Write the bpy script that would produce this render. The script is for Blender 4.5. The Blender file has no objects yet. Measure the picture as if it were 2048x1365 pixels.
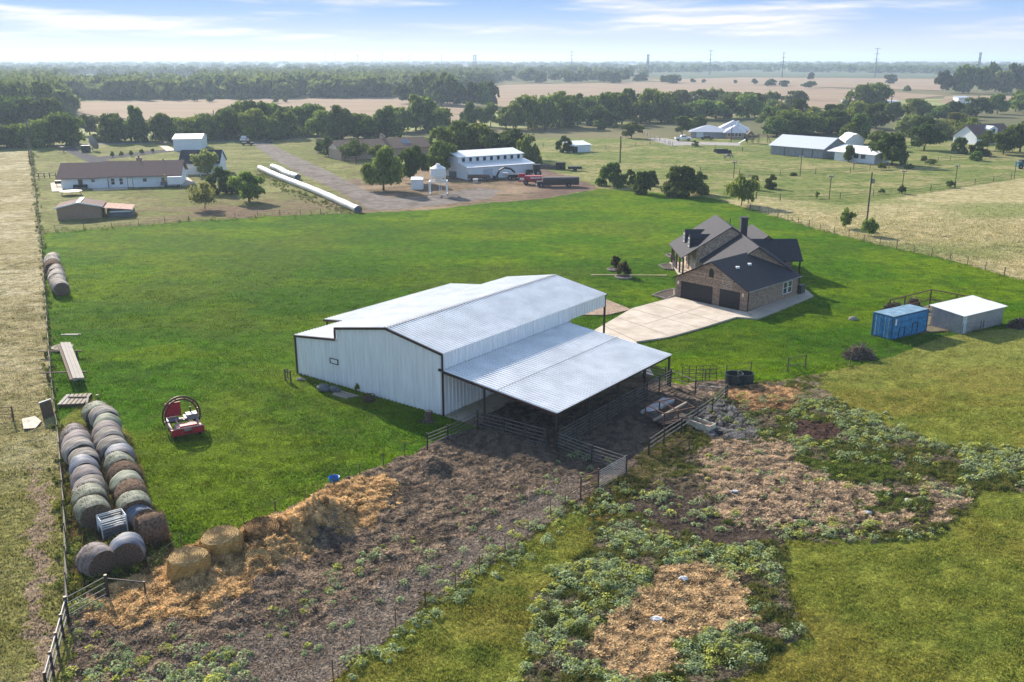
import bpy, math, random
import numpy as np
from mathutils import Vector, Matrix
random.seed(7); RNG=np.random.default_rng(11)
S=bpy.context.scene; COL=S.collection
# ------------------------------------------------------------------ survey: camera model and ground points measured off the photograph
F=1862.;HC=28.;YH=118.;CX,CY=1024.,682.5
PT=math.atan((CY-YH)/F);PC,PS=math.cos(PT),math.sin(PT)
def G(x,y,z=0.):
    u=(x-CX)/F;v=(y-CY)/F
    d=(u,PC-v*PS,-PS-v*PC);t=(z-HC)/d[2]
    return Vector((d[0]*t,d[1]*t,z))
def PX(X,Y,Z=0.):
    Z=Z-HC;zc=Y*PC-Z*PS;yc=-(Y*PS+Z*PC)
    return CX+F*X/zc,CY+F*yc/zc
def DEP(p): return p[1]*PC-(p[2]-HC)*PS
def HT(bx,by,ty):
    g=G(bx,by);lo,hi=0.,150.
    for _ in range(50):
        m=(lo+hi)/2
        if PX(g.x,g.y,m)[1]>ty: lo=m
        else: hi=m
    return lo
# ------------------------------------------------------------------ numpy value noise
def vn(x,y,seed=0):
    x=np.asarray(x,float);y=np.asarray(y,float)
    xi=np.floor(x).astype(np.int64);yi=np.floor(y).astype(np.int64);fx=x-xi;fy=y-yi
    fx=fx*fx*(3-2*fx);fy=fy*fy*(3-2*fy)
    def h(a,b):
        n=(a*374761393+b*668265263+seed*1442695041)&0x7fffffff
        n=((n^(n>>13))*1274126177)&0x7fffffff
        n=(n^(n>>16))&0xffff
        return n/65535.
    return (h(xi,yi)*(1-fx)+h(xi+1,yi)*fx)*(1-fy)+(h(xi,yi+1)*(1-fx)+h(xi+1,yi+1)*fx)*fy
def fbm(x,y,seed=0,o=4):
    s=0;a=.5;n=0
    for i in range(o):
        s=s+a*vn(x*2**i+17.3*i,y*2**i-9.1*i,seed+i);n+=a;a*=.5
    return s/n
def inpoly(px,py,poly):
    r=np.zeros(px.shape,bool);n=len(poly);j=n-1
    for i in range(n):
        xi,yi=poly[i];xj,yj=poly[j]
        if yi!=yj:
            c=((yi>py)!=(yj>py))&(px<(xj-xi)*(py-yi)/(yj-yi)+xi);r^=c
        j=i
    return r
# ------------------------------------------------------------------ materials
MATS={}
def _new(name):
    m=bpy.data.materials.new(name);m.use_nodes=True;nt=m.node_tree;nt.nodes.clear()
    o=nt.nodes.new('ShaderNodeOutputMaterial');return m,nt,o
def N(nt,t,**k):
    n=nt.nodes.new('ShaderNode'+t)
    for a,b in k.items():
        if a in n.inputs.keys(): n.inputs[a].default_value=b
        else: setattr(n,a,b)
    return n
def c4(c): return (c[0],c[1],c[2],1)
def mat(name,col,rough=.7,metal=0.,var=.2,scale=2.,col2=None,bump=0.,bscale=15.,stretch=(1,1,1),rnd=0.,spec=.3):
    if name in MATS: return MATS[name]
    m,nt,o=_new(name);L=nt.links.new
    b=N(nt,'BsdfPrincipled');b.inputs['Roughness'].default_value=rough;b.inputs['Metallic'].default_value=metal
    b.inputs['Specular IOR Level'].default_value=spec
    tc=N(nt,'TexCoord');mp=N(nt,'Mapping');mp.inputs['Scale'].default_value=stretch;L(tc.outputs['Object'],mp.inputs[0])
    n1=N(nt,'TexNoise',Scale=scale,Detail=6.,Roughness=.65);L(mp.outputs[0],n1.inputs['Vector'])
    r=N(nt,'ValToRGB');r.color_ramp.elements[0].position=.37;r.color_ramp.elements[1].position=.63
    a=col2 if col2 else [x*(1+var) for x in col];c0=[x*(1-var) for x in col] if not col2 else col
    r.color_ramp.elements[0].color=c4(c0);r.color_ramp.elements[1].color=c4(a)
    L(n1.outputs['Fac'],r.inputs[0]);out=r.outputs[0]
    if rnd:
        oi=N(nt,'ObjectInfo');mr=N(nt,'MapRange');mr.inputs['To Min'].default_value=1-rnd;mr.inputs['To Max'].default_value=1+rnd
        L(oi.outputs['Random'],mr.inputs[0]);mx=N(nt,'VectorMath',operation='SCALE');L(out,mx.inputs[0]);L(mr.outputs[0],mx.inputs['Scale']);out=mx.outputs[0]
    L(out,b.inputs['Base Color'])
    if bump:
        n2=N(nt,'TexNoise',Scale=bscale,Detail=4.);L(mp.outputs[0],n2.inputs['Vector'])
        bp=N(nt,'Bump',Strength=bump,Distance=.05);L(n2.outputs['Fac'],bp.inputs['Height']);L(bp.outputs[0],b.inputs['Normal'])
    L(b.outputs[0],o.inputs[0]);MATS[name]=m;return m
def brickmat(name,c1,c2,cm,scale=1.,bw=.22,rh=.075,ms=.012,rough=.85):
    m,nt,o=_new(name);L=nt.links.new;b=N(nt,'BsdfPrincipled',Roughness=rough)
    tc=N(nt,'TexCoord');sx=N(nt,'SeparateXYZ');L(tc.outputs['Object'],sx.inputs[0])
    ad=N(nt,'Math',operation='ADD');L(sx.outputs[0],ad.inputs[0]);L(sx.outputs[1],ad.inputs[1])
    cb=N(nt,'CombineXYZ');L(ad.outputs[0],cb.inputs[0]);L(sx.outputs[2],cb.inputs[1])
    bt=N(nt,'TexBrick');bt.inputs['Color1'].default_value=c4(c1);bt.inputs['Color2'].default_value=c4(c2);bt.inputs['Mortar'].default_value=c4(cm)
    bt.inputs['Scale'].default_value=scale;bt.inputs['Brick Width'].default_value=bw;bt.inputs['Row Height'].default_value=rh;bt.inputs['Mortar Size'].default_value=ms
    L(cb.outputs[0],bt.inputs['Vector'])
    n=N(nt,'TexNoise',Scale=5.,Detail=6.);L(tc.outputs['Object'],n.inputs['Vector'])
    mr=N(nt,'MapRange');mr.inputs['From Min'].default_value=.3;mr.inputs['From Max'].default_value=.7;mr.inputs['To Min'].default_value=.6;mr.inputs['To Max'].default_value=1.5
    L(n.outputs['Fac'],mr.inputs[0]);v=N(nt,'VectorMath',operation='SCALE');L(bt.outputs['Color'],v.inputs[0]);L(mr.outputs[0],v.inputs['Scale'])
    L(v.outputs[0],b.inputs['Base Color']);L(b.outputs[0],o.inputs[0]);MATS[name]=m;return m
def groundmat(name,fs=5.,fv=.45,bump=.6,rough=.95,cs=.9,cv=.25):
    m,nt,o=_new(name);L=nt.links.new;b=N(nt,'BsdfPrincipled',Roughness=rough);b.inputs['Specular IOR Level'].default_value=.02
    at=N(nt,'Attribute',attribute_name='Col');ge=N(nt,'NewGeometry')
    n=N(nt,'TexNoise',Scale=fs,Detail=8.,Roughness=.7);L(ge.outputs['Position'],n.inputs['Vector'])
    mr=N(nt,'MapRange');mr.inputs['From Min'].default_value=.3;mr.inputs['From Max'].default_value=.7;mr.inputs['To Min'].default_value=1-fv;mr.inputs['To Max'].default_value=1+fv
    L(n.outputs['Fac'],mr.inputs[0])
    n3=N(nt,'TexNoise',Scale=cs,Detail=6.,Roughness=.6);L(ge.outputs['Position'],n3.inputs['Vector'])
    m3=N(nt,'MapRange');m3.inputs['From Min'].default_value=.3;m3.inputs['From Max'].default_value=.7;m3.inputs['To Min'].default_value=1-cv;m3.inputs['To Max'].default_value=1+cv
    L(n3.outputs['Fac'],m3.inputs[0]);mm=N(nt,'Math',operation='MULTIPLY');L(mr.outputs[0],mm.inputs[0]);L(m3.outputs[0],mm.inputs[1])
    v=N(nt,'VectorMath',operation='SCALE');L(at.outputs['Color'],v.inputs[0]);L(mm.outputs[0],v.inputs['Scale'])
    L(v.outputs[0],b.inputs['Base Color'])
    bp=N(nt,'Bump',Strength=bump,Distance=.12);L(n.outputs['Fac'],bp.inputs['Height']);L(bp.outputs[0],b.inputs['Normal'])
    L(b.outputs[0],o.inputs[0]);MATS[name]=m;return m
def leafmat(name,c1,c2,trans=.52,rnd=.4,attr=False):
    m,nt,o=_new(name);L=nt.links.new
    if attr:
        at=N(nt,'Attribute',attribute_name='Col');out=at.outputs['Color']
    else:
        ge=N(nt,'NewGeometry');r=N(nt,'ValToRGB');r.color_ramp.elements[0].color=c4(c1);r.color_ramp.elements[1].color=c4(c2)
        L(ge.outputs['Random Per Island'],r.inputs[0])
        oi=N(nt,'ObjectInfo');hs=N(nt,'HueSaturation')
        m1=N(nt,'MapRange');m1.inputs['To Min'].default_value=1-rnd;m1.inputs['To Max'].default_value=1+rnd;L(oi.outputs['Random'],m1.inputs[0]);L(m1.outputs[0],hs.inputs['Value'])
        m2=N(nt,'MapRange');m2.inputs['To Min'].default_value=.515;m2.inputs['To Max'].default_value=.475
        w=N(nt,'Math',operation='MULTIPLY');w.inputs[1].default_value=7.31;L(oi.outputs['Random'],w.inputs[0]);w2=N(nt,'Math',operation='FRACT');L(w.outputs[0],w2.inputs[0]);L(w2.outputs[0],m2.inputs[0]);L(m2.outputs[0],hs.inputs['Hue'])
        L(r.outputs[0],hs.inputs['Color']);out=hs.outputs[0]
    d=N(nt,'BsdfDiffuse');t=N(nt,'BsdfTranslucent');mx=N(nt,'MixShader');mx.inputs[0].default_value=trans
    L(out,d.inputs[0]);L(out,t.inputs[0]);L(d.outputs[0],mx.inputs[1]);L(t.outputs[0],mx.inputs[2]);L(mx.outputs[0],o.inputs[0])
    MATS[name]=m;return m
# palette
GALV=mat('galvalume_sheet',(.78,.785,.80),.42,.12,.09,.5,spec=.5)
WALLM=mat('white_metal_siding',(.75,.77,.80),.5,.0,.08,.9,stretch=(3,3,.25))
TRIM=mat('brown_trim',(.045,.024,.02),.5,.1,.2)
PIPE=mat('dark_pipe',(.05,.044,.043),.55,.4,.3,4)
RAILM=mat('worn_rail_pipe',(.13,.12,.115),.7,.05,.3,4)
PIPEL=mat('light_pipe',(.24,.24,.25),.6,.1,.2,4)
WIREM=mat('weathered_wire',(.12,.11,.10),.6,.4,.1)
POSTM=mat('weathered_post',(.11,.085,.065),.9,0,.3,6)
CREO=mat('creosote_pole',(.075,.062,.055),.9,0,.3,3)
WOODL=mat('weathered_wood',(.30,.25,.20),.9,0,.3,6,stretch=(1,8,8))
WOODD=mat('dark_wood',(.12,.085,.06),.9,0,.3,6)
CONC=mat('concrete',(.42,.36,.30),.9,0,.12,.5,bump=.1)
WHITE=mat('white_paint',(.72,.74,.76),.6,0,.05,2)
WHITEV=mat('white_vinyl_siding',(.66,.71,.78),.65,0,.06,1.5)
BLACK=mat('black_paint',(.015,.015,.017),.45,0,.2)
RUBBER=mat('rubber',(.02,.02,.02),.9,0,.2)
GLASS=mat('window_glass',(.03,.035,.045),.12,0,.3,spec=.7)
SHDARK=mat('charcoal_shingles',(.040,.040,.050),.85,0,.35,9,bump=.4,bscale=25,spec=.25)
SHBRN=mat('brown_shingles',(.165,.105,.092),.95,0,.25,7,bump=.4,bscale=25)
SHTAN=mat('tan_brown_shingles',(.17,.115,.085),.95,0,.25,5)
BRICK=brickmat('brown_brick',(.31,.195,.13),(.14,.088,.065),(.33,.265,.215),1.,.24,.1,.012)
BRICKL=brickmat('tan_brick',(.38,.27,.19),(.26,.18,.13),(.4,.34,.3),1.,.3,.12,.015)
GDOOR=mat('dark_garage_door',(.022,.020,.024),.5,0,.15)
BLUEC=mat('container_blue',(.045,.22,.46),.55,.05,.35,2.5,bump=.1)
BLUER=mat('container_roof_blue',(.16,.27,.37),.6,.1,.3,1.5)
GREYSH=mat('grey_shed_sheet',(.32,.33,.36),.5,.2,.12,2)
RUST=mat('rusty_sheet',(.30,.11,.06),.85,.1,.5,2,col2=(.42,.3,.26))
REDM=mat('red_machine_paint',(.34,.022,.038),.45,.1,.3,5)
REDF=mat('faded_red_paint',(.42,.27,.27),.6,.05,.3,6)
GREYM=mat('bare_grey_metal',(.22,.22,.24),.5,.4,.3,5)
BROWNB=mat('brown_bus_paint',(.035,.022,.024),.55,.1,.4,4)
STRAW=mat('straw',(.40,.25,.09),1.,0,.4,6,bump=1.,bscale=14,stretch=(1,1,3),spec=.05)
STRAWD=mat('old_straw',(.20,.12,.055),1.,0,.45,5,bump=1.,bscale=12,spec=.05)
STRAWP=mat('straw_spiral_top',(.36,.25,.12),1.,0,.4,14,bump=.8,spec=.05)
HAYEND=mat('hay_end',(.115,.082,.062),1.,0,.4,8,bump=1.,bscale=18,rnd=.25,spec=.05)
W_GREEN=mat('green_net_wrap',(.085,.115,.08),.75,0,.3,2.2,col2=(.26,.26,.20),bump=.4,stretch=(1.9,.35,.35),rnd=.15)
W_GREY=mat('grey_net_wrap',(.085,.07,.06),.85,0,.3,2.2,col2=(.38,.35,.32),bump=.5,stretch=(1.9,.35,.35),rnd=.15)
W_PINK=mat('pinkish_net_wrap',(.125,.09,.075),.8,0,.3,2.0,col2=(.28,.25,.265),bump=.4,stretch=(1.9,.35,.35),rnd=.15)
W_BLUE=mat('blue_banded_wrap',(.06,.11,.20),.7,0,.3,2.0,col2=(.26,.23,.22),bump=.4,stretch=(1.9,.35,.35),rnd=.1)
W_BROWN=mat('bare_hay_side',(.14,.095,.068),1.,0,.5,6,bump=1.,bscale=12,rnd=.2,spec=.05)
PLAST=mat('white_bag_plastic',(.50,.51,.53),.45,0,.08,1.)
BLUEB=mat('blue_bucket_plastic',(.01,.20,.62),.4,0,.08)
BARK=mat('bark',(.10,.075,.055),.95,0,.3,5)
STONE=mat('pale_stone',(.34,.29,.24),.9,0,.3,5,bump=.4)
SOIL=mat('dark_mulch',(.06,.045,.035),1.,0,.4,6,bump=.6)
TANKM=mat('dark_green_tank',(.018,.03,.032),.5,0,.3)
RUSTP=mat('rusty_pipe',(.12,.062,.045),.8,.2,.3,5)
TANS=mat('tan_board_siding',(.27,.19,.135),.9,0,.2,2,stretch=(6,6,.4))
BLUEROOF=mat('blue_grey_metal_roof',(.42,.45,.52),.5,.2,.06)
ASPH=mat('asphalt',(.055,.055,.06),.95,0,.2,1.)
ROADM=mat('road_chipseal',(.17,.165,.165),.95,0,.15,.3)
PANEL=mat('solar_panel',(.10,.13,.20),.3,.1,.2)
LAMPG=mat('lamp_glass',(.9,.75,.55),.3,0,.05)
HORSE=mat('horse_coat_brown_white',(.11,.055,.035),.8,0,.1,1.1,col2=(.62,.56,.5))
TOWERM=mat('galvanised_tower',(.16,.17,.20),.6,.3,.1)
HIDE=mat('mud_brown',(.08,.06,.05),1.,0,.4,4,bump=.6)
TARP=mat('grey_tarp',(.10,.11,.13),.6,0,.3,3,bump=.4,bscale=5)
BOARD=mat('grey_plank',(.30,.275,.25),.85,0,.25,3,stretch=(8,.6,8))
SHIP=mat('pale_wrap_litter',(.5,.52,.56),.6,0,.2)
LEAF1=leafmat('leaf_dark',(.045,.08,.018),(.15,.205,.044))
LEAF2=leafmat('leaf_mid',(.068,.115,.024),(.20,.265,.055))
LEAF3=leafmat('leaf_pale',(.12,.155,.045),(.26,.28,.09))
LEAFF=leafmat('leaf_far',(.05,.085,.026),(.14,.18,.055),.45)
LEAFD=leafmat('leaf_magnolia',(.035,.030,.012),(.13,.12,.055))
WEEDM=leafmat('weed_leaf',None,None,.3,attr=True)
GRASSM=leafmat('grass_blade',None,None,.3,attr=True)
TWIG=leafmat('dry_brush',(.10,.078,.06),(.30,.25,.20),.1)
# ------------------------------------------------------------------ mesh helpers
def npmesh(name,V,Q=None,T=None,col=None,smooth=False):
    me=bpy.data.meshes.new(name);V=np.asarray(V,np.float32)
    nq=0 if Q is None else len(Q);ntr=0 if T is None else len(T)
    me.vertices.add(len(V));me.vertices.foreach_set('co',V.ravel())
    idx=[];
    if nq: idx.append(np.asarray(Q,np.int32).ravel())
    if ntr: idx.append(np.asarray(T,np.int32).ravel())
    idx=np.concatenate(idx);me.loops.add(len(idx));me.loops.foreach_set('vertex_index',idx)
    st=np.concatenate([np.arange(nq)*4,nq*4+np.arange(ntr)*3]).astype(np.int32)
    me.polygons.add(nq+ntr);me.polygons.foreach_set('loop_start',st)
    if smooth: me.polygons.foreach_set('use_smooth',np.ones(nq+ntr,bool))
    me.update(calc_edges=True)
    if col is not None:
        a=me.color_attributes.new('Col','FLOAT_COLOR','POINT')
        c=np.ones((len(V),4),np.float32);c[:,:3]=col;a.data.foreach_set('color',c.ravel())
    return me
def link(name,me,m=None,parent=None,loc=None):
    o=bpy.data.objects.new(name,me);COL.objects.link(o)
    if m is not None: me.materials.append(m)
    if parent: o.parent=parent
    if loc is not None: o.location=loc
    return o
class MB:
    def __init__(s): s.v=[];s.f=[]
    def add(s,vs,fs):
        k=len(s.v);s.v+=[tuple(x) for x in vs];s.f+=[tuple(i+k for i in f) for f in fs];return s
    def box(s,x0,x1,y0,y1,z0,z1):
        return s.add([(x0,y0,z0),(x1,y0,z0),(x1,y1,z0),(x0,y1,z0),(x0,y0,z1),(x1,y0,z1),(x1,y1,z1),(x0,y1,z1)],
            [(0,3,2,1),(4,5,6,7),(0,1,5,4),(1,2,6,5),(2,3,7,6),(3,0,4,7)])
    def bar(s,p,q,wd,h=None,up=(0,0,1)):
        p=Vector(p);q=Vector(q);h=h or wd;d=(q-p).normalized();a=d.cross(Vector(up))
        if a.length<1e-4:a=d.cross(Vector((1,0,0)))
        a.normalize();b=a.cross(d);a=a*wd/2;b=b*h/2
        vs=[p-a-b,p+a-b,p+a+b,p-a+b,q-a-b,q+a-b,q+a+b,q-a+b]
        return s.add(vs,[(0,3,2,1),(4,5,6,7),(0,1,5,4),(1,2,6,5),(2,3,7,6),(3,0,4,7)])
    def tube(s,p,q,r,n=8,r2=None):
        p=Vector(p);q=Vector(q);r2=r if r2 is None else r2;d=(q-p).normalized();a=d.cross(Vector((0,0,1)))
        if a.length<1e-3:a=Vector((1,0,0))
        a.normalize();b=a.cross(d);vs=[]
        for c,rr in((p,r),(q,r2)):
            for i in range(n):
                t=2*math.pi*i/n;vs.append(c+a*rr*math.cos(t)+b*rr*math.sin(t))
        return s.add(vs,[(i,(i+1)%n,n+(i+1)%n,n+i) for i in range(n)]+[tuple(range(n))[::-1],tuple(range(n,2*n))])
    def path(s,pts,r,n=8):
        for i in range(len(pts)-1): s.tube(pts[i],pts[i+1],r,n)
        return s
    def lathe(s,prof,n=24,c=(0,0,0)):
        vs=[];fs=[]
        for r,z in prof:
            for i in range(n):
                t=2*math.pi*i/n;vs.append((c[0]+r*math.cos(t),c[1]+r*math.sin(t),c[2]+z))
        for k in range(len(prof)-1):
            for i in range(n): fs.append((k*n+i,k*n+(i+1)%n,(k+1)*n+(i+1)%n,(k+1)*n+i))
        fs.append(tuple(range(n))[::-1]);fs.append(tuple(range((len(prof)-1)*n,len(prof)*n)))
        return s.add(vs,fs)
    def prism(s,poly,d):      # extrude a 3-D polygon by vector d
        n=len(poly);p=[Vector(x) for x in poly];d=Vector(d)
        return s.add(p+[x+d for x in p],[tuple(range(n))[::-1],tuple(range(n,2*n))]+[(i,(i+1)%n,n+(i+1)%n,n+i) for i in range(n)])
    def slab(s,a,b,c,d,t):    # four-corner sheet with thickness t downwards
        return s.prism([a,b,c,d],(0,0,-t))
    def ribs(s,a,b,c,d,sp=.36,h=.085,w=.08,t=.02):
        # ribbed sheet: a->b across the ribs, a->d along them; thickness t behind
        a,b,c,d=map(Vector,(a,b,c,d));n=max(2,int(round((b-a).length/sp)));nn=(b-a).cross(d-a).normalized()
        L=(b-a).length;pr=[(0,0)]
        for i in range(n):
            m=(i+.5)/n*L;pr+=[(m-w,0),(m-w*.5,h),(m+w*.5,h),(m+w,0)]
        pr.append((L,0));k=len(pr);vs=[]
        for (e0,e1) in((a,b),(d,c)):
            for x,y in pr: vs.append(e0.lerp(e1,x/L)+nn*y)
        for (e0,e1) in((a,b),(d,c)):
            for x,y in pr: vs.append(e0.lerp(e1,x/L)-nn*t)
        fs=[(i,i+1,k+i+1,k+i) for i in range(k-1)]+[(2*k+i,3*k+i,3*k+i+1,2*k+i+1) for i in range(k-1)]
        fs+=[(i+1,i,2*k+i,2*k+i+1) for i in range(k-1)]+[(k+i,k+i+1,3*k+i+1,3*k+i) for i in range(k-1)]
        fs+=[(0,k,3*k,2*k),(k-1,3*k-1,4*k-1,2*k-1)][:1]+[(k-1,3*k-1,4*k-1,2*k-1)]
        return s.add(vs,fs)
    def ball(s,c,r,n=10,sq=(1,1,1),j=0.):
        vs=[];fs=[];m=max(4,n//2)
        for k in range(m+1):
            ph=math.pi*k/m
            for i in range(n):
                t=2*math.pi*i/n;q=1+random.uniform(-j,j)
                vs.append((c[0]+r*sq[0]*q*math.sin(ph)*math.cos(t),c[1]+r*sq[1]*q*math.sin(ph)*math.sin(t),c[2]+r*sq[2]*q*math.cos(ph)))
        for k in range(m):
            for i in range(n): fs.append((k*n+i,(k+1)*n+i,(k+1)*n+(i+1)%n,k*n+(i+1)%n))
        return s.add(vs,fs)
    def build(s,name,m,parent=None,smooth=False,loc=None):
        me=bpy.data.meshes.new(name);me.from_pydata([tuple(v) for v in s.v],[],s.f);me.update()
        if smooth:
            me.polygons.foreach_set('use_smooth',[True]*len(me.polygons))
        return link(name,me,m,parent,loc)
def tag(o,label,cat,group=None):
    o['label']=label;o['category']=cat
    if group:o['group']=group
    return o
def thing(name,label,cat,loc=(0,0,0),rz=0.,group=None):
    o=bpy.data.objects.new(name,None);COL.objects.link(o);o.location=loc;o.rotation_euler=(0,0,rz);o.empty_display_size=.3
    return tag(o,label,cat,group)
def struct(o): o['kind']='structure';return o
def stuff(o,label,cat):
    o['kind']='stuff';return tag(o,label,cat)
def copytree(o,parent=None):
    c=o.copy();COL.objects.link(c);c.parent=parent
    for ch in list(o.children): copytree(ch,c)
    return c
def ang(a,b): return math.atan2(b[1]-a[1],b[0]-a[0])
# ------------------------------------------------------------------ camera, sun, sky, haze
cam=bpy.data.cameras.new('Camera');co=bpy.data.objects.new('Camera',cam);COL.objects.link(co)
co.location=(0,0,HC);co.rotation_euler=(math.pi/2-PT,0,0);cam.sensor_width=36;cam.lens=F/2048*36;cam.clip_end=60000;cam.clip_start=.5
S.camera=co
SEL=math.radians(27.);SAZ=math.radians(-32.)
sd=Vector((math.sin(SAZ)*math.cos(SEL),math.cos(SAZ)*math.cos(SEL),math.sin(SEL)))
sl=bpy.data.lights.new('Sun','SUN');so=bpy.data.objects.new('Sun',sl);COL.objects.link(so)
sl.energy=5.0;sl.angle=math.radians(.53);sl.color=(1.,.90,.76);so.rotation_euler=(-sd).to_track_quat('-Z','Y').to_euler();so.location=(-60,90,80)
W=bpy.data.worlds.new('World');S.world=W;W.use_nodes=True;nt=W.node_tree;nt.nodes.clear();L=nt.links.new
wo=N(nt,'OutputWorld');bg=N(nt,'Background');bg.inputs['Strength'].default_value=.115
sky=N(nt,'TexSky',sky_type='NISHITA');sky.sun_disc=False;sky.sun_elevation=SEL;sky.sun_rotation=SAZ;sky.air_density=1.2;sky.dust_density=1.;sky.altitude=200
tc=N(nt,'TexCoord');sx=N(nt,'SeparateXYZ');L(tc.outputs['Generated'],sx.inputs[0])
# low band of sky seen above the horizon: pale at the horizon, blue above
rp=N(nt,'ValToRGB');e=rp.color_ramp.elements
e[0].position=0;e[0].color=c4((3.35,3.5,4.1));e[1].position=1;e[1].color=c4((1.0,2.1,4.6))
for p,c in((.012,(3.25,3.5,4.2)),(.028,(2.45,3.05,4.2)),(.046,(1.7,2.6,4.2)),(.066,(1.25,2.15,4.1)),(.25,(1.1,2.2,4.6))):
    q=e.new(p);q.color=c4(c)
L(sx.outputs[2],rp.inputs[0])
bm=N(nt,'MapRange');bm.inputs['From Min'].default_value=.07;bm.inputs['From Max'].default_value=.16;bm.inputs['To Min'].default_value=1;bm.inputs['To Max'].default_value=0;L(sx.outputs[2],bm.inputs[0])
mx=N(nt,'MixRGB');L(bm.outputs[0],mx.inputs[0]);L(sky.outputs[0],mx.inputs[1]);L(rp.outputs[0],mx.inputs[2])
# long flat banks of cloud low over the horizon (direction: azimuth, elevation)
az=N(nt,'Math',operation='ARCTAN2');L(sx.outputs[0],az.inputs[0]);L(sx.outputs[1],az.inputs[1])
def cloudn(dz):
    a2=N(nt,'Math',operation='ADD');a2.inputs[1].default_value=dz;L(sx.outputs[2],a2.inputs[0])
    cc=N(nt,'CombineXYZ');L(az.outputs[0],cc.inputs[0]);L(a2.outputs[0],cc.inputs[1])
    cm=N(nt,'Mapping');cm.inputs['Scale'].default_value=(4.2,36.,1);cm.inputs['Location'].default_value=(CLX,CLY,0);cm.inputs['Rotation'].default_value=(0,0,.012);L(cc.outputs[0],cm.inputs[0])
    cn=N(nt,'TexNoise',Scale=1.,Detail=10.,Roughness=.52,Distortion=.15);L(cm.outputs[0],cn.inputs['Vector']);return cn
CLX,CLY=12.3,8.1
cn=cloudn(0.);cn2=cloudn(.003)
hi0=N(nt,'MapRange');hi0.inputs['From Min'].default_value=.075;hi0.inputs['From Max'].default_value=.14;L(sx.outputs[2],hi0.inputs[0])
def mth(op,a,b):
    n=N(nt,'Math',operation=op)
    for i,v in enumerate((a,b)):
        if isinstance(v,(int,float)): n.inputs[i].default_value=v
        else: L(v,n.inputs[i])
    return n.outputs[0]
bump=None      # where the cloud banks stand: azimuth, elevation, half widths, weight, slope
for A0,Z0,SA,SZ,WG,SL in((.26,.037,.17,.017,.24,-.02),(.05,.024,.15,.0065,.20,-.02),(-.44,.040,.13,.010,.22,-.06),(-.27,.024,.12,.007,.2,-.07),(-.5,.021,.09,.006,.17,0.),(.42,.05,.05,.004,.1,0.),(-.08,.052,.05,.003,.1,0)):
    da=mth('SUBTRACT',az.outputs[0],A0);dz=mth('SUBTRACT',mth('SUBTRACT',sx.outputs[2],Z0),mth('MULTIPLY',da,SL))
    q=mth('ADD',mth('POWER',mth('ABSOLUTE',mth('DIVIDE',da,SA),0),2.),mth('POWER',mth('ABSOLUTE',mth('DIVIDE',dz,SZ),0),2.))
    w=mth('MULTIPLY',mth('EXPONENT',mth('MULTIPLY',q,-1.),0),WG);bump=w if bump is None else mth('ADD',bump,w)
far=mth('MULTIPLY',hi0.outputs[0],.10);bump=mth('ADD',mth('SUBTRACT',bump,.09),far)
cr=N(nt,'MapRange',interpolation_type='SMOOTHSTEP');cr.inputs['From Min'].default_value=.42;cr.inputs['From Max'].default_value=.68;L(mth('ADD',cn.outputs['Fac'],bump),cr.inputs[0])
lo=N(nt,'MapRange');lo.inputs['From Min'].default_value=.004;lo.inputs['From Max'].default_value=.022;L(sx.outputs[2],lo.inputs[0])
hi=N(nt,'MapRange');hi.inputs['From Min'].default_value=.1;hi.inputs['From Max'].default_value=.3;hi.inputs['To Min'].default_value=1;hi.inputs['To Max'].default_value=0;L(sx.outputs[2],hi.inputs[0])
cf=N(nt,'Math',operation='MULTIPLY');L(cr.outputs[0],cf.inputs[0]);L(lo.outputs[0],cf.inputs[1])
cq=N(nt,'Math',operation='MULTIPLY');L(cf.outputs[0],cq.inputs[0]);L(hi.outputs[0],cq.inputs[1])
sb=N(nt,'Math',operation='SUBTRACT');L(cn.outputs['Fac'],sb.inputs[0]);L(cn2.outputs['Fac'],sb.inputs[1])
sm=N(nt,'MapRange');sm.inputs['From Min'].default_value=-.05;sm.inputs['From Max'].default_value=.05;L(sb.outputs[0],sm.inputs[0])
cl=N(nt,'ValToRGB');cl.color_ramp.elements[0].position=.1;cl.color_ramp.elements[0].color=c4((3.2,3.5,4.1));cl.color_ramp.elements[1].position=.85;cl.color_ramp.elements[1].color=c4((4.75,4.6,4.45));L(sm.outputs[0],cl.inputs[0])
m2=N(nt,'MixRGB');L(cq.outputs[0],m2.inputs[0]);L(mx.outputs[0],m2.inputs[1]);L(cl.outputs[0],m2.inputs[2])
L(m2.outputs[0],bg.inputs[0]);L(bg.outputs[0],wo.inputs[0])
S.view_settings.view_transform='Standard';S.view_settings.look='None';S.view_settings.exposure=.95;S.view_settings.gamma=1
S.cycles.max_bounces=5;S.cycles.diffuse_bounces=3;S.cycles.glossy_bounces=2;S.cycles.transparent_max_bounces=4;S.cycles.volume_bounces=0
hm,hnt,ho=_new('haze_air');pv=N(hnt,'VolumePrincipled');pv.inputs['Color'].default_value=c4((.62,.78,1.));pv.inputs['Density'].default_value=.00019;pv.inputs['Anisotropy'].default_value=.25
hnt.links.new(pv.outputs[0],ho.inputs['Volume'])
hz=MB().box(-14000,14000,-300,26000,-1.6,75.).build('haze',hm);stuff(hz,'thin pale blue haze lying over the far fields and woods','haze')
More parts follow.
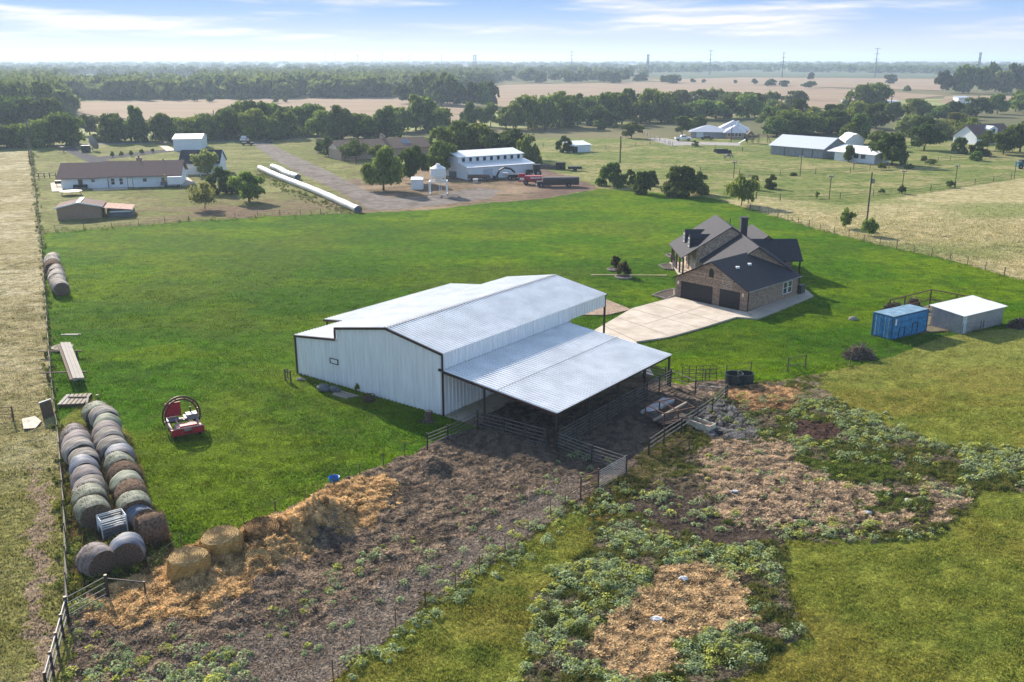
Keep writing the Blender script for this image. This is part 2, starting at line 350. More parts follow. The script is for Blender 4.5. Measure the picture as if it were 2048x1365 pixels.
# ------------------------------------------------------------------ ground: near sheet cut into its kinds
LAWN=[(80,468),(330,447),(560,432),(725,427),(860,420),(985,406),(1090,398),(1200,378),(1300,385),(1420,397),(1500,418),(1640,460),(1760,490),(1900,520),(2048,562),(2500,660),(2500,720),(2048,655),(1960,664),(1890,674),(1780,716),(1700,735),(1600,756),(1500,768),(1440,760),(1340,775),(1250,800),(1113,895),(960,858),(905,868),(850,895),(810,915),(660,975),(560,1030),(440,1080),(350,1102),(300,1010),(262,870),(180,790),(118,850),(100,760)]
HAYF=[(-900,300),(62,303),(75,420),(82,480),(88,560),(102,760),(118,880),(130,1040),(137,1190),(150,1600),(-2000,1600)]
BALEG=[(116,868),(192,850),(262,880),(300,1010),(350,1102),(290,1140),(215,1170),(140,1215),(130,1040),(118,880)]
FARM=[(905,868),(960,856),(1113,893),(1250,800),(1340,772),(1440,762),(1500,766),(1600,756),(1650,748),(1640,775),(1720,840),(1880,890),(2048,905),(2200,960),(2048,980),(1960,985),(1900,1050),(1850,1080),(1700,1085),(1560,1080),(1590,1200),(1590,1290),(1500,1340),(1390,1420),(1040,1420),(1050,1330),(1080,1180),(1190,1080),(1160,1010),(1010,1110),(870,1200),(740,1300),(640,1385),(600,1440),(140,1440),(140,1215),(215,1170),(290,1140),(350,1102),(440,1080),(560,1030),(660,975),(810,915),(850,895)]
NYARD=[(62,303),(300,290),(505,284),(640,278),(860,395),(990,404),(725,428),(560,433),(330,448),(80,469),(75,420)]
DIRT=[(640,345),(690,362),(745,352),(830,332),(905,352),(1000,345),(1070,332),(1120,348),(1190,372),(1190,380),(1090,399),(985,407),(860,421),(725,428),(690,415),(760,415),(735,398),(690,380)]
GRAV=[(502,286),(532,284),(560,298),(602,318),(662,346),(730,380),(780,395),(840,396),(905,384),(960,376),(1000,382),(985,397),(900,408),(800,419),(740,421),(700,395),(650,370),(600,347),(548,320)]
DRY=[(1440,402),(1520,392),(1690,412),(1800,395),(2048,357),(2700,270),(2700,700),(2500,660),(2048,562),(1900,520),(1760,490),(1640,460),(1500,420)]
ASPHD=[(118,297),(152,293),(163,305),(200,314),(300,302),(345,300),(345,304),(300,309),(216,319),(214,330),(190,332),(150,312)]
ROADP=[(-900,330),(0,298.5),(155,291),(300,287.5),(512,282),(644,276.5),(860,268),(1041,260.5),(1194,255),(1284,250.5),(1500,243.5),(1750,233),(1946,227.5),(2300,215),(2300,212.5),(1946,225),(1750,230.5),(1500,241),(1284,248),(1194,252.5),(1041,258),(860,265),(644,273.5),(512,279),(300,284.5),(155,288),(0,295),(-900,326)]
RDRV=[(1276,262),(1290,262),(1330,277),(1375,284),(1480,286),(1480,292),(1400,290),(1340,292),(1300,280)]
# material patches inside the yard (albedo only)
STRAWG=[(150,1215),(215,1182),(345,1112),(430,1086),(560,1036),(650,988),(720,962),(790,962),(800,985),(740,1060),(640,1080),(560,1140),(470,1200),(400,1250),(250,1262),(190,1245)]
DMUD=[(900,868),(960,850),(1000,790),(1150,700),(1330,715),(1345,772),(1410,790),(1390,830),(1300,880),(1255,952),(1170,965),(1000,930),(920,900)]
SANDG=[(230,1440),(420,1290),(500,1262),(600,1268),(690,1215),(800,1170),(880,1110),(960,1060),(1060,1000),(1130,950),(1190,985),(1010,1115),(870,1205),(740,1305),(600,1440)]
STONES=[(1375,835),(1440,800),(1510,850),(1515,885),(1440,880),(1390,868)]
ORST=[(1440,785),(1500,770),(1600,775),(1595,815),(1510,825),(1460,805)]
TANST=[(1390,895),(1440,885),(1580,882),(1600,940),(1700,965),(1800,985),(1920,985),(1900,1035),(1780,1050),(1600,1060),(1480,1050),(1400,985)]
CIRC=[(1160,1300),(1225,1225),(1330,1140),(1400,1112),(1470,1150),(1510,1240),(1360,1290),(1335,1345),(1270,1375),(1190,1325)]
MUDR=[(1200,1000),(1270,960),(1400,985),(1480,1045),(1700,1065),(1550,1085),(1450,1100),(1320,1060)]
BRGR=[(1600,925),(1660,912),(1790,925),(1790,960),(1720,975),(1640,955)]
BRG2=[(1720,1000),(1790,985),(1860,1000),(1850,1040),(1770,1045)]
SOILP=[(1580,840),(1650,845),(1700,880),(1640,885),(1590,872)]
OLIVB=[(1280,910),(1440,895),(1420,950),(1300,1000),(1255,960)]
OLB2=[(1180,1000),(1260,985),(1250,1040),(1130,1060),(1090,1140),(1060,1230),(1040,1420),(640,1420),(760,1300),(900,1180),(1020,1100)]
GRASSD=[(1240,880),(1330,840),(1400,885),(1330,950),(1250,1000)]
PATH=[(60,900),(95,1010),(95,1200),(105,1420),(60,1420),(55,1200),(70,1010)]
O0=(-5.61,71.13)
def jit(px,py,x,y,s,seed):
    k=np.clip((py-YH)/700.,.05,1.4)
    a=(fbm(x*1.1,y*1.1,seed,3)-.5)*2.4+(vn(x*4.,y*4.,seed+7)-.5)*.8
    b=(fbm(x*1.1,y*1.1,seed+31,3)-.5)*2.4+(vn(x*4.,y*4.,seed+38)-.5)*.8
    return px+a*s*k,py+b*s*k*.6
def lerp(a,b,t): return a+(b-a)*t[:,None]
def colv(*c): return np.array(c,float)
CLS=['pasture','lawn','hay_field','bale_strip','farmyard','neighbour_yard','dirt_yard','gravel_drive','dry_field','paddock','asphalt_drive','road','ranch_drive']
def classify(x,y):
    px,py=PX(x,y,0.);c=np.zeros(x.shape,int)
    ax,ay=jit(px,py,x,y,5.,3);bx,by=jit(px,py,x,y,13.,5)
    c[(y>140)]=9
    for k,pl,(jx,jy) in((5,NYARD,(ax,ay)),(8,DRY,(ax,ay)),(6,DIRT,(bx,by)),(1,LAWN,(ax,ay)),(2,HAYF,(ax,ay)),(3,BALEG,(ax,ay)),(4,FARM,(bx,by)),(7,GRAV,(ax,ay)),(10,ASPHD,(px,py)),(12,RDRV,(px,py)),(11,ROADP,(px,py))):
        c[inpoly(jx,jy,pl)]=k
    # farmyard edge against the lawn follows the fence, not the wide jitter
    c[(c==4)&inpoly(ax,ay,LAWN)]=1
    bu=(x-O0[0])*.605+(y-O0[1])*.796;bw=-(x-O0[0])*.796+(y-O0[1])*.605
    c[(bu>-.2)&(bu<18.6)&(bw<-2.4)&(bw>-13)&(bw+bu*.0>-13)]=4
    return c
def albedo(x,y,c):
    px,py=PX(x,y,0.);n=len(x)
    f1=fbm(x*.09,y*.16,41,4);f2=fbm(x*.55,y*.8,52,4);f3=fbm(x*2.3,y*2.3,63,3);f0=fbm(x*.03,y*.05,77,3)
    s=lambda v,a,b:np.clip((v-a)/(b-a),0,1)
    C=np.tile(colv(.175,.19,.034),(n,1))
    # pasture: olive with golden and green drifts
    C=lerp(C,np.tile(colv(.195,.165,.036),(n,1)),s(f1,.48,.68)*.7);C=lerp(C,np.tile(colv(.10,.135,.022),(n,1)),s(f2,.52,.75)*.7);C=lerp(C,np.tile(colv(.265,.265,.08),(n,1)),s(y,75,105)*.85)
    m=c==1;l=np.tile(colv(.055,.132,.002),(n,1));l=lerp(l,np.tile(colv(.105,.172,.003),(n,1)),s(f1,.42,.62));l=lerp(l,np.tile(colv(.02,.058,.005),(n,1)),s(f2,.50,.70)*.45);l=lerp(l,np.tile(colv(.026,.07,.006),(n,1)),s(f0,.52,.66)*.4);l=lerp(l,np.tile(colv(.02,.055,.004),(n,1)),s(f3,.58,.75)*.55);l=lerp(l,np.tile(colv(.10,.11,.02),(n,1)),s(fbm(x*.05,y*.05,141,4),.56,.66)*.25);l=lerp(l,np.tile(colv(.17,.19,.014),(n,1)),s(f3,.6,.8)*.3);C[m]=l[m]
    m=c==2;l=np.tile(colv(.30,.255,.135),(n,1));l=lerp(l,np.tile(colv(.40,.35,.22),(n,1)),s(f1,.45,.62));l=lerp(l,np.tile(colv(.19,.165,.075),(n,1)),s(f2,.5,.7)*.85);g=s(-y,-80,-52);l=lerp(l,np.tile(colv(.17,.165,.045),(n,1)),g*.85);l=lerp(l,np.tile(colv(.10,.105,.03),(n,1)),s(f3,.55,.75)*.5)
    jx,jy=jit(px,py,x,y,22.,9);pa=inpoly(jx,jy,PATH).astype(float);l=lerp(l,np.tile(colv(.27,.20,.145),(n,1)),pa*.85);C[m]=l[m]
    m=c==3;l=np.tile(colv(.09,.09,.028),(n,1));l=lerp(l,np.tile(colv(.15,.105,.045),(n,1)),s(f2,.45,.6));C[m]=l[m]
    m=(c==5);l=np.tile(colv(.15,.17,.05),(n,1));l=lerp(l,np.tile(colv(.21,.215,.08),(n,1)),s(f1,.45,.62));l=lerp(l,np.tile(colv(.12,.09,.055),(n,1)),s(f2,.5,.68)*.7);bp=s(-(py-330-(px-330)*.0),-130,-60)*s(px,330,520);l=lerp(l,np.tile(colv(.16,.115,.075),(n,1)),np.clip(s(py,385,420)*s(px,180,420)*1.0,0,1)*s(f1,.3,.55));C[m]=l[m]
    m=c==6;l=np.tile(colv(.20,.14,.10),(n,1));l=lerp(l,np.tile(colv(.12,.10,.055),(n,1)),s(f2,.45,.6));l=lerp(l,np.tile(colv(.30,.22,.15),(n,1)),s(f1,.5,.65)*.7);l=lerp(l,np.tile(colv(.13,.085,.075),(n,1)),s(px,1040,1100)*.7);C[m]=l[m]
    m=c==7;l=np.tile(colv(.205,.18,.165),(n,1));l=lerp(l,np.tile(colv(.14,.12,.105),(n,1)),s(f2,.45,.65));C[m]=l[m]
    m=c==8;l=np.tile(colv(.33,.29,.145),(n,1));l=lerp(l,np.tile(colv(.42,.36,.20),(n,1)),s(f2,.45,.6));l=lerp(l,np.tile(colv(.19,.22,.075),(n,1)),s(f0,.45,.6)*.8);l=lerp(l,np.tile(colv(.17,.16,.06),(n,1)),s(f3,.5,.7)*.5);C[m]=l[m]
    m=c==9;l=np.tile(colv(.17,.195,.062),(n,1));l=lerp(l,np.tile(colv(.27,.245,.11),(n,1)),s(f1,.45,.62));l=lerp(l,np.tile(colv(.085,.13,.03),(n,1)),s(f2,.5,.68)*.8);C[m]=l[m]
    C[c==10]=(.07,.07,.078);C[c==11]=(.21,.21,.22);C[c==12]=(.34,.32,.31)
    # farmyard patches
    m=c==4
    if m.any():
        l=np.tile(colv(.145,.112,.088),(n,1));l=lerp(l,np.tile(colv(.40,.30,.21),(n,1)),s(f3,.42,.62)*.9);l=lerp(l,np.tile(colv(.05,.038,.03),(n,1)),s(f2,.54,.7)*.6)
        k=inpoly(px,py,[(1000,1440),(1040,1000),(1250,960),(1300,880),(1500,740),(2500,700),(2500,1500)])
        gq=lerp(np.tile(colv(.125,.125,.034),(n,1)),np.tile(colv(.075,.095,.024),(n,1)),s(f3,.45,.6));l[k]=lerp(l,gq,1-s(f2,.5,.62)*.85)[k]
        def P(poly,c1,c2,sj,seed,lo=.42,hi=.62,fl=None):
            jx,jy=jit(px,py,x,y,sj,seed);k=inpoly(jx,jy,poly);q=lerp(np.tile(colv(*c1),(n,1)),np.tile(colv(*c2),(n,1)),s(f3 if fl is None else fl,lo,hi));l[k]=q[k]
        P(SANDG,(.235,.185,.145),(.33,.27,.215),26,101,.35,.65)
        P(MUDR,(.06,.045,.036),(.11,.085,.065),26,102)
        P(STRAWG,(.28,.175,.08),(.68,.47,.235),24,103,.3,.55)
        P(TANST,(.15,.11,.08),(.54,.405,.27),28,104,.38,.55)
        P(ORST,(.12,.07,.04),(.42,.26,.13),14,105,.38,.55)
        P(CIRC,(.20,.135,.075),(.62,.45,.25),20,106,.35,.55)
        P(BRGR,(.075,.105,.02),(.125,.155,.032),30,107);P(BRG2,(.09,.085,.035),(.11,.14,.032),34,108,.4,.55)
        P(SOILP,(.055,.033,.026),(.09,.055,.045),10,109)
        P(GRASSD,(.085,.09,.025),(.12,.10,.045),22,110);P(OLB2,(.10,.105,.022),(.17,.135,.032),22,114)
        P(DMUD,(.10,.077,.06),(.20,.155,.118),12,111)
        P(STONES,(.05,.045,.042),(.27,.255,.245),8,112,.5,.58)
        C[m]=l[m]
    return C
def amp(x,y,c):
    px,py=PX(x,y,0.);a=np.full(x.shape,.09)
    a[c==1]=.055;a[(c==8)]=.05;a[c==2]=.12;a[c==3]=.15;a[(c>=5)&(c!=8)]=.10;a[c==7]=.04;a[c>=10]=.0
    m=c==4
    if m.any():
        jx,jy=jit(px,py,x,y,20.,103)
        v=np.full(x.shape,.28);v[inpoly(jx,jy,STRAWG)]=.34;v[inpoly(jx,jy,SANDG)]=.06;v[inpoly(jx,jy,DMUD)]=.17;v[inpoly(jx,jy,GRASSD)]=.1;v[inpoly(jx,jy,MUDR)]=.12;v[inpoly(jx,jy,OLB2)]=.1
        a[m]=v[m]
    return a
PILES=[]   # (x,y,r,h) loose straw heaps
for (px,py,r,h) in((470,1135,1.6,.55),(560,1070,2.2,.9),(625,1055,1.9,1.7),(655,1045,1.6,1.45),(590,1072,1.6,1.1),(680,1030,1.6,.8),(520,1135,1.3,.55),(500,1095,1.6,.5),(720,1010,3.,.35),(700,985,2.6,.45),(760,980,2.2,.25),(868,940,1.3,.75),(850,938,1.2,.5),(838,935,1.1,.35),(400,1165,2.2,.4),(440,1130,2.,.6),(540,1100,2.4,.8),(600,1062,2.2,.9),(1000,890,2.5,.35),(960,880,1.5,.4),(440,1180,3.,.2),(1030,905,2.,.2)):
    g=G(px,py);PILES.append((g.x,g.y,r,h))
def height(x,y,a):
    n=(fbm(x*1.6,y*1.6,201,2)-.30)*1.1+(fbm(x*3.7,y*3.7,211,3)-.35)*.9
    z=a*np.clip(n,0,1.6);zp=0.
    for (X,Y,r,h) in PILES:
        d2=((x-X)**2+(y-Y)**2)/(r*r);k=np.exp(-d2*1.6);zp=np.maximum(zp,h*k)
    return z+zp*(.45+.8*fbm(x*2.4,y*2.4,5,3)+.35*vn(x*6,y*6,8))
NEAR={}
def zone(x0,x1,y0,y1,res):
    nx=int((x1-x0)/res)+1;ny=int((y1-y0)/res)+1
    xs=np.linspace(x0,x1,nx);ys=np.linspace(y0,y1,ny);X,Y=np.meshgrid(xs,ys);x=X.ravel();y=Y.ravel()
    # keep only what the site needs: a wedge wider than the view
    c=classify(x,y);a=amp(x,y,c).reshape(ny,nx)
    b=a.copy()
    for _ in range(3):
        b[1:-1,1:-1]=(a[1:-1,1:-1]+a[:-2,1:-1]+a[2:,1:-1]+a[1:-1,:-2]+a[1:-1,2:])/5;a=b.copy()
    z=height(x,y,b.ravel())
    hs=(np.abs(x-X.mean())*0);C=albedo(x,y,c);V=np.stack([x,y,z],1)
    cx=(X[:-1,:-1]+X[1:,1:]).ravel()/2;cy=(Y[:-1,:-1]+Y[1:,1:]).ravel()/2
    cc=c.reshape(ny,nx)[:-1,:-1].ravel()
    i=(np.arange(ny-1)[:,None]*nx+np.arange(nx-1)[None,:]).ravel();Q=np.stack([i,i+1,i+nx+1,i+nx],1)
    wedge=(np.abs(cx)<cy*.72+14)
    for k in range(len(CLS)):
        m=(cc==k)&wedge
        if not m.any(): continue
        q=Q[m];u,inv=np.unique(q.ravel(),return_inverse=True)
        NEAR.setdefault(k,[]).append((V[u],inv.reshape(-1,4),C[u]))
zone(-52,52,33,75,.1);zone(-94,100,75,142,.2);zone(-250,250,142,350,.75)
GM={1:groundmat('lawn_grass',6.,.75,.9,cv=.4),2:groundmat('dry_grass',4.,.6,.9,cv=.35),4:groundmat('yard_litter',7.,.6,1.),7:groundmat('gravel',9.,.3,.4),0:groundmat('pasture_grass',5.,.6,.9,cv=.35)}
NM={3:'weedy_ground'}
for k,parts in NEAR.items():
    V=[];Q=[];C=[];o=0
    for v,q,c in parts: V.append(v);Q.append(q+o);C.append(c);o+=len(v)
    g=GM.get(k,GM[7] if k in(6,7,10,11,12) else (GM[2] if k in(8,) else GM[0]))
    struct(link(NM.get(k,CLS[k]),npmesh(CLS[k],np.concatenate(V),np.concatenate(Q),None,np.concatenate(C),True),g))
# base ground to the horizon and the flat fields beyond the road
def flat(name,polypx,z,m,kind=True):
    mb=MB();p=[G(x,y) for x,y in polypx];mb.add([(q.x,q.y,z) for q in p],[tuple(range(len(p)))]);o=mb.build(name,m)
    if o.data.polygons[0].normal.z<0: o.data.flip_normals()
    return struct(o)
FARG=mat('far_grassland',(.085,.10,.045),1.,0,.3,.004,col2=(.17,.15,.08),spec=.05)
FTAN=mat('stubble',(.255,.19,.135),1.,0,.1,.012,col2=(.32,.24,.165),stretch=(1,3,1),spec=.05)
FPALE=mat('pale_grass',(.24,.25,.11),1.,0,.2,.03,spec=.05)
FGRN=mat('far_crop',(.10,.125,.075),1.,0,.2,.01,spec=.05)
struct(MB().add([(-13500,20,-.35),(13500,20,-.35),(13500,25500,-.35),(-13500,25500,-.35)],[(0,1,2,3)]).build('ground',FARG))
flat('far_paddock',[(-600,300),(0,292),(155,286),(512,277),(860,263),(1284,246),(1750,228),(2300,210),(2300,195),(1500,200),(900,225),(0,250)],-.2,FPALE)
flat('stubble_field',[(118,210),(135,203),(330,200),(520,197),(800,193),(905,205),(965,214),(975,245),(700,258),(400,250),(200,232),(125,220)],-.1,FTAN)
flat('stubble_field',[(905,180),(1010,170),(1300,164),(1570,171),(1890,191),(1800,201),(1640,210),(1440,235),(1100,240),(1000,224),(962,208)],-.1,FTAN)
flat('stubble_field',[(1290,160),(1480,155),(1880,158),(1885,181),(1600,173),(1330,164)],-.1,FTAN)
flat('stubble_field',[(1890,193),(2300,190),(2300,203),(2040,210),(1940,216),(1880,205)],-.1,FTAN)
flat('stubble_field',[(1450,208),(1640,207),(1700,210),(1560,230),(1500,228)],-.06,FTAN)
flat('far_field',[(135,158),(395,155.5),(392,163),(142,166)],-.1,FTAN)
flat('far_field',[(1290,147),(1420,141.5),(2300,146),(2300,157),(1880,156),(1480,153.5),(1330,159)],-.1,FGRN)
flat('green_verge',[(130,196),(330,193),(560,191),(800,190),(800,193.5),(520,197.5),(330,200.5),(125,204)],-.06,FPALE)
# ------------------------------------------------------------------ grass blades (real, sampled over each near sheet)
def blades(k,n,h0,h1,wd,ymax,name,label,dark=1.):
    P=[];C=[]
    for v,q,c in NEAR[k]:
        ctr=v[q].mean(1)
        ar=np.linalg.norm(np.cross(v[q[:,1]]-v[q[:,0]],v[q[:,3]]-v[q[:,0]]),axis=1)
        w=ar/np.clip(ctr[:,1],40,None)**1.3*np.clip((ymax-ctr[:,1])/35.,0,1)
        if k==4: cc0=c[q[:,0]];w=w*(cc0[:,1]>cc0[:,0]*.93)
        P.append((ctr,c[q[:,0]],w,np.sqrt(ar)))
    ctr=np.concatenate([p[0] for p in P]);cc=np.concatenate([p[1] for p in P]);w=np.concatenate([p[2] for p in P]);sz=np.concatenate([p[3] for p in P])
    if w.sum()==0:return
    i=RNG.choice(len(ctr),n,p=w/w.sum());b=ctr[i].copy();b[:,:2]+=(RNG.random((n,2))-.5)*sz[i][:,None];b[:,2]-=.02
    cl=fbm(b[:,0]*.8,b[:,1]*.8,91,3);h=(h0+(h1-h0)*RNG.random(n)*np.clip((cl-.3)*3,.2,1.3))
    t=RNG.random(n)*6.283;dx=np.cos(t)*wd*.5;dy=np.sin(t)*wd*.5;ln=(RNG.random((n,2))-.5)*h[:,None]*1.1
    V=np.stack([np.stack([b[:,0]-dx,b[:,1]-dy,b[:,2]],1),np.stack([b[:,0]+dx,b[:,1]+dy,b[:,2]],1),np.stack([b[:,0]+ln[:,0],b[:,1]+ln[:,1],b[:,2]+h],1)],1).reshape(-1,3)
    col=cc[i]*(dark*1.35*(.65+.8*RNG.random(n)))[:,None];T=np.arange(3*n).reshape(-1,3)
    stuff(link(name,npmesh(name,V,None,T,np.repeat(col,3,0)),GRASSM),label,'grass')
blades(1,260000,.05,.20,.10,140,'lawn_grass','bright green mown grass covering the big lawn round the metal barn')
blades(0,320000,.05,.20,.07,140,'pasture_grass','olive and golden rough grass in the pasture right of the corral')
blades(2,110000,.06,.22,.11,140,'field_grass','dry tan grass of the mown field left of the wire fence')
blades(3,14000,.15,.6,.10,140,'strip_grass','rank weedy grass growing between the stored hay bales')
blades(8,60000,.10,.30,.20,190,'dry_grass','tall pale dry grass in the field behind the brick house')
def litter(n):   # loose straw stalks and clods on the yard
    P=[(v[q].mean(1),c[q[:,0]],v,q) for v,q,c in NEAR[4]];ctr=np.concatenate([p[0] for p in P]);cc=np.concatenate([p[1] for p in P])
    lum=cc.sum(1);w=np.clip(lum-.12,.01,None)/ctr[:,1];i=RNG.choice(len(ctr),n,p=w/w.sum());b=ctr[i]+(RNG.random((n,3))-.5)*(.1,.1,0.)
    t=RNG.random(n)*6.283;l=.06+.15*RNG.random(n);d=np.stack([np.cos(t)*l,np.sin(t)*l,(RNG.random(n)-.25)*l],1);p=np.stack([-np.sin(t)*.022,np.cos(t)*.022,np.zeros(n)],1)
    z=np.array([0,0,.015]);V=np.stack([b-d-p+z,b-d+p+z,b+d+p+z,b+d-p+z],1).reshape(-1,3)
    col=np.repeat(cc[i]*(.7+1.0*RNG.random(n)**1.5)[:,None],4,0)
    stuff(link('straw_litter',npmesh('straw_litter',V,np.arange(4*n).reshape(-1,4),None,col),GRASSM),'loose straw stalks and trampled litter strewn over the farmyard','straw')
blades(4,120000,.06,.26,.08,140,'yard_grass','olive grass growing between the weeds of the trampled yard')
litter(260000)
# ------------------------------------------------------------------ broad-leaved weeds
def weeds(name,label,polys,seedn,leaf=.10,upr=False):
    r=np.random.default_rng(seedn);B=[]
    for poly,dens,hole in polys:
        g=[G(x,y) for x,y in poly];x0=min(p.x for p in g);x1=max(p.x for p in g);y0=min(p.y for p in g);y1=max(p.y for p in g)
        n=int((x1-x0)*(y1-y0)*dens*1.7);x=r.uniform(x0,x1,n);y=r.uniform(y0,y1,n);px,py=PX(x,y,0.);jx,jy=jit(px,py,x,y,20.,seedn)
        k=inpoly(jx,jy,poly)&(fbm(x*.6,y*.6,seedn+5,3)>.40)
        for h in hole: k&=~inpoly(jx,jy,h)
        B.append(np.stack([x[k],y[k]],1))
    B=np.concatenate(B);n=len(B);V=[];C=[]
    pr=.13+.34*r.random(n)**2.2;mixc=r.random(n)
    for i in range(n):
        R=pr[i]*(.7 if upr else 1);H=R*(2.2 if upr else 1.05);m=int(26+95*R)
        th=r.random(m)*6.283;u=np.sqrt(r.random(m));px=R*u*np.cos(th);py=R*u*np.sin(th);pz=H*(1-.75*u*u)*(.55+.45*r.random(m)) if not upr else H*r.random(m)*(1.1-u*.4)
        c=np.stack([B[i,0]+px,B[i,1]+py,.05+pz],1);l=leaf*(.65+.7*r.random(m));al=th+r.normal(0,.7,m);tl=r.normal(.25,.4,m)
        d=np.stack([np.cos(al)*np.cos(tl),np.sin(al)*np.cos(tl),-np.sin(tl)],1)*l[:,None];s=np.stack([-np.sin(al),np.cos(al),r.normal(0,.35,m)],1)*(l*.36)[:,None]
        V.append(np.stack([c-d*.6,c+s,c+d*.7,c-s],1).reshape(-1,3))
        f=r.random(m);base=np.array([.20,.27,.09])*(1-f[:,None])+np.array([.46,.52,.30])*f[:,None] if not upr else np.array([.11,.15,.03])*(1-f[:,None])+np.array([.24,.26,.07])*f[:,None]
        C.append(np.repeat(base*(.75+.5*r.random())*np.array([1+.25*(mixc[i]>.7),1+.1*(mixc[i]>.7),1-.45*(mixc[i]>.7)]),4,0))
    V=np.concatenate(V);C=np.concatenate(C);stuff(link(name,npmesh(name,V,np.arange(len(V)).reshape(-1,4),None,C),WEEDM),label,'weeds')
RING=[(1045,1340),(1080,1180),(1190,1080),(1250,1040),(1390,1090),(1440,1095),(1530,1080),(1590,1200),(1590,1270),(1500,1330),(1400,1365),(1380,1440),(1020,1440)]
weeds('weeds','dense pale green broadleaf weeds ringing the straw patch at the front',[(RING,7.5,[CIRC])],301)
weeds('weeds','pale green broadleaf weeds in bands across the right pasture',[([(1590,800),(1660,795),(1760,835),(1880,890),(1900,940),(1800,925),(1690,935),(1590,905),(1560,880),(1600,850)],4.,[SOILP]),([(1880,890),(2048,900),(2200,960),(2048,980),(1940,960),(1890,930)],6.5,[]),([(1780,950),(1960,960),(1960,1000),(1850,1000)],2.5,[]),([(1480,1045),(1700,1050),(1880,1060),(1850,1085),(1560,1085)],2.6,[])],302)
weeds('weeds','scattered pale green weeds along the wire fence and muddy pen',[([(670,1350),(760,1270),(900,1160),(1040,1060),(1150,1000),(1180,1020),(1060,1110),(920,1210),(800,1310),(720,1380)],1.9,[]),([(150,1270),(480,1230),(700,1120),(930,1010),(1100,940),(1150,970),(960,1100),(760,1230),(620,1330),(480,1400),(160,1440)],.75,[]),([(150,1330),(480,1290),(470,1440),(150,1440)],2.2,[]),([(1190,990),(1280,970),(1420,1010),(1500,1060),(1300,1070),(1180,1070)],1.7,[]),([(1100,895),(1250,930),(1230,990),(1150,965)],.5,[]),([(1400,790),(1590,800),(1580,880),(1460,880)],.7,[]),([(1400,900),(1600,900),(1850,1000),(1800,1060),(1400,1000)],.5,[]),([(140,1200),(205,1185),(200,1240),(145,1260)],4.,[])],303)
weeds('tall_weeds','tall yellowish green weeds among the hay bales by the corner fence',[([(105,960),(150,1000),(185,1080),(280,1080),(340,1100),(320,1140),(215,1180),(140,1210),(128,1040)],4.,[]),([(215,960),(240,960),(250,1010),(220,1020)],6.,[]),([(110,850),(128,850),(175,1010),(150,1030)],3.,[])],304,.12,True)
# ------------------------------------------------------------------ building helpers
def RAY(px,py,p0,n):
    u=(px-CX)/F;v=(py-CY)/F;d=Vector((u,PC-v*PS,-PS-v*PC));o=Vector((0,0,HC));n=Vector(n);p0=Vector(p0)
    return o+d*((p0-o).dot(n)/d.dot(n))
def loc_of(t,p):
    c,s=math.cos(t.rotation_euler[2]),math.sin(t.rotation_euler[2]);q=Vector(p)-t.location
    return Vector((q.x*c+q.y*s,-q.x*s+q.y*c,q.z))
def wbuild(mb,name,m,t,smooth=False):     # mesh given in world coordinates, stored in its thing's frame
    mb.v=[tuple(loc_of(t,v)) for v in mb.v];return mb.build(name,m,t,smooth)
def ribwall(mb,p,d,n,Ln,bot,top,sp=.45,h=.055,w=.06,t=.04):
    p=Vector(p);d=Vector(d);n=Vector(n);k=max(1,int(round(Ln/sp)));pr=[(0,0)]
    for i in range(k):
        m=(i+.5)/k*Ln;pr+=[(m-w,0),(m-w*.5,h),(m+w*.5,h),(m+w,0)]
    pr.append((Ln,0));q=len(pr);Z=Vector((0,0,1));vs=[]
    for fn in(bot,top):
        for s,e in pr: vs.append(p+d*s+n*e+Z*fn(s))
    for fn in(bot,top):
        for s,e in pr: vs.append(p+d*s-n*t+Z*fn(s))
    fs=[]
    for i in range(q-1): fs+=[(i,i+1,q+i+1,q+i),(2*q+i,3*q+i,3*q+i+1,2*q+i+1),(q+i,q+i+1,3*q+i+1,3*q+i),(i+1,i,2*q+i,2*q+i+1)]
    fs+=[(0,q,3*q,2*q),(q-1,3*q-1,4*q-1,2*q-1)]
    mb.add(vs,fs);return mb
def roofrib(mb,a,b,c,d,**k):
    a,b,c,d=map(Vector,(a,b,c,d))
    if (b-a).cross(d-a).z<0: a,b,c,d=b,a,d,c
    return mb.ribs(a,b,c,d,**k)
def window(t,P,a,n,w,h,fm=None,gm=None,mull=True,fw=.07,name='window'):
    # window frame on a wall: P lower centre, a along the wall, n outward; pane is its sub-part
    P=Vector(P);a=Vector(a);n=Vector(n);z=Vector((0,0,1));m=MB()
    def bx(s0,s1,z0,z1,e0,e1,mm):
        q=[P+a*s+z*k+n*e for e in(e0,e1) for (s,k) in((s0,z0),(s1,z0),(s1,z1),(s0,z1))]
        mm.add(q,[(0,3,2,1),(4,5,6,7),(0,1,5,4),(1,2,6,5),(2,3,7,6),(3,0,4,7)])
    x=w/2;bx(-x,x,0,fw,-.02,.05,m);bx(-x,x,h-fw,h,-.02,.05,m);bx(-x,-x+fw,fw,h-fw,-.02,.05,m);bx(x-fw,x,fw,h-fw,-.02,.05,m)
    if mull: bx(-x+fw,x-fw,h*.5-.025,h*.5+.025,-.02,.04,m)
    f=m.build(name,fm or WHITE,t);g=MB();bx(-x+fw,x-fw,fw,h-fw,-.02,.012,g);g.build('pane',gm or GLASS,f);return f
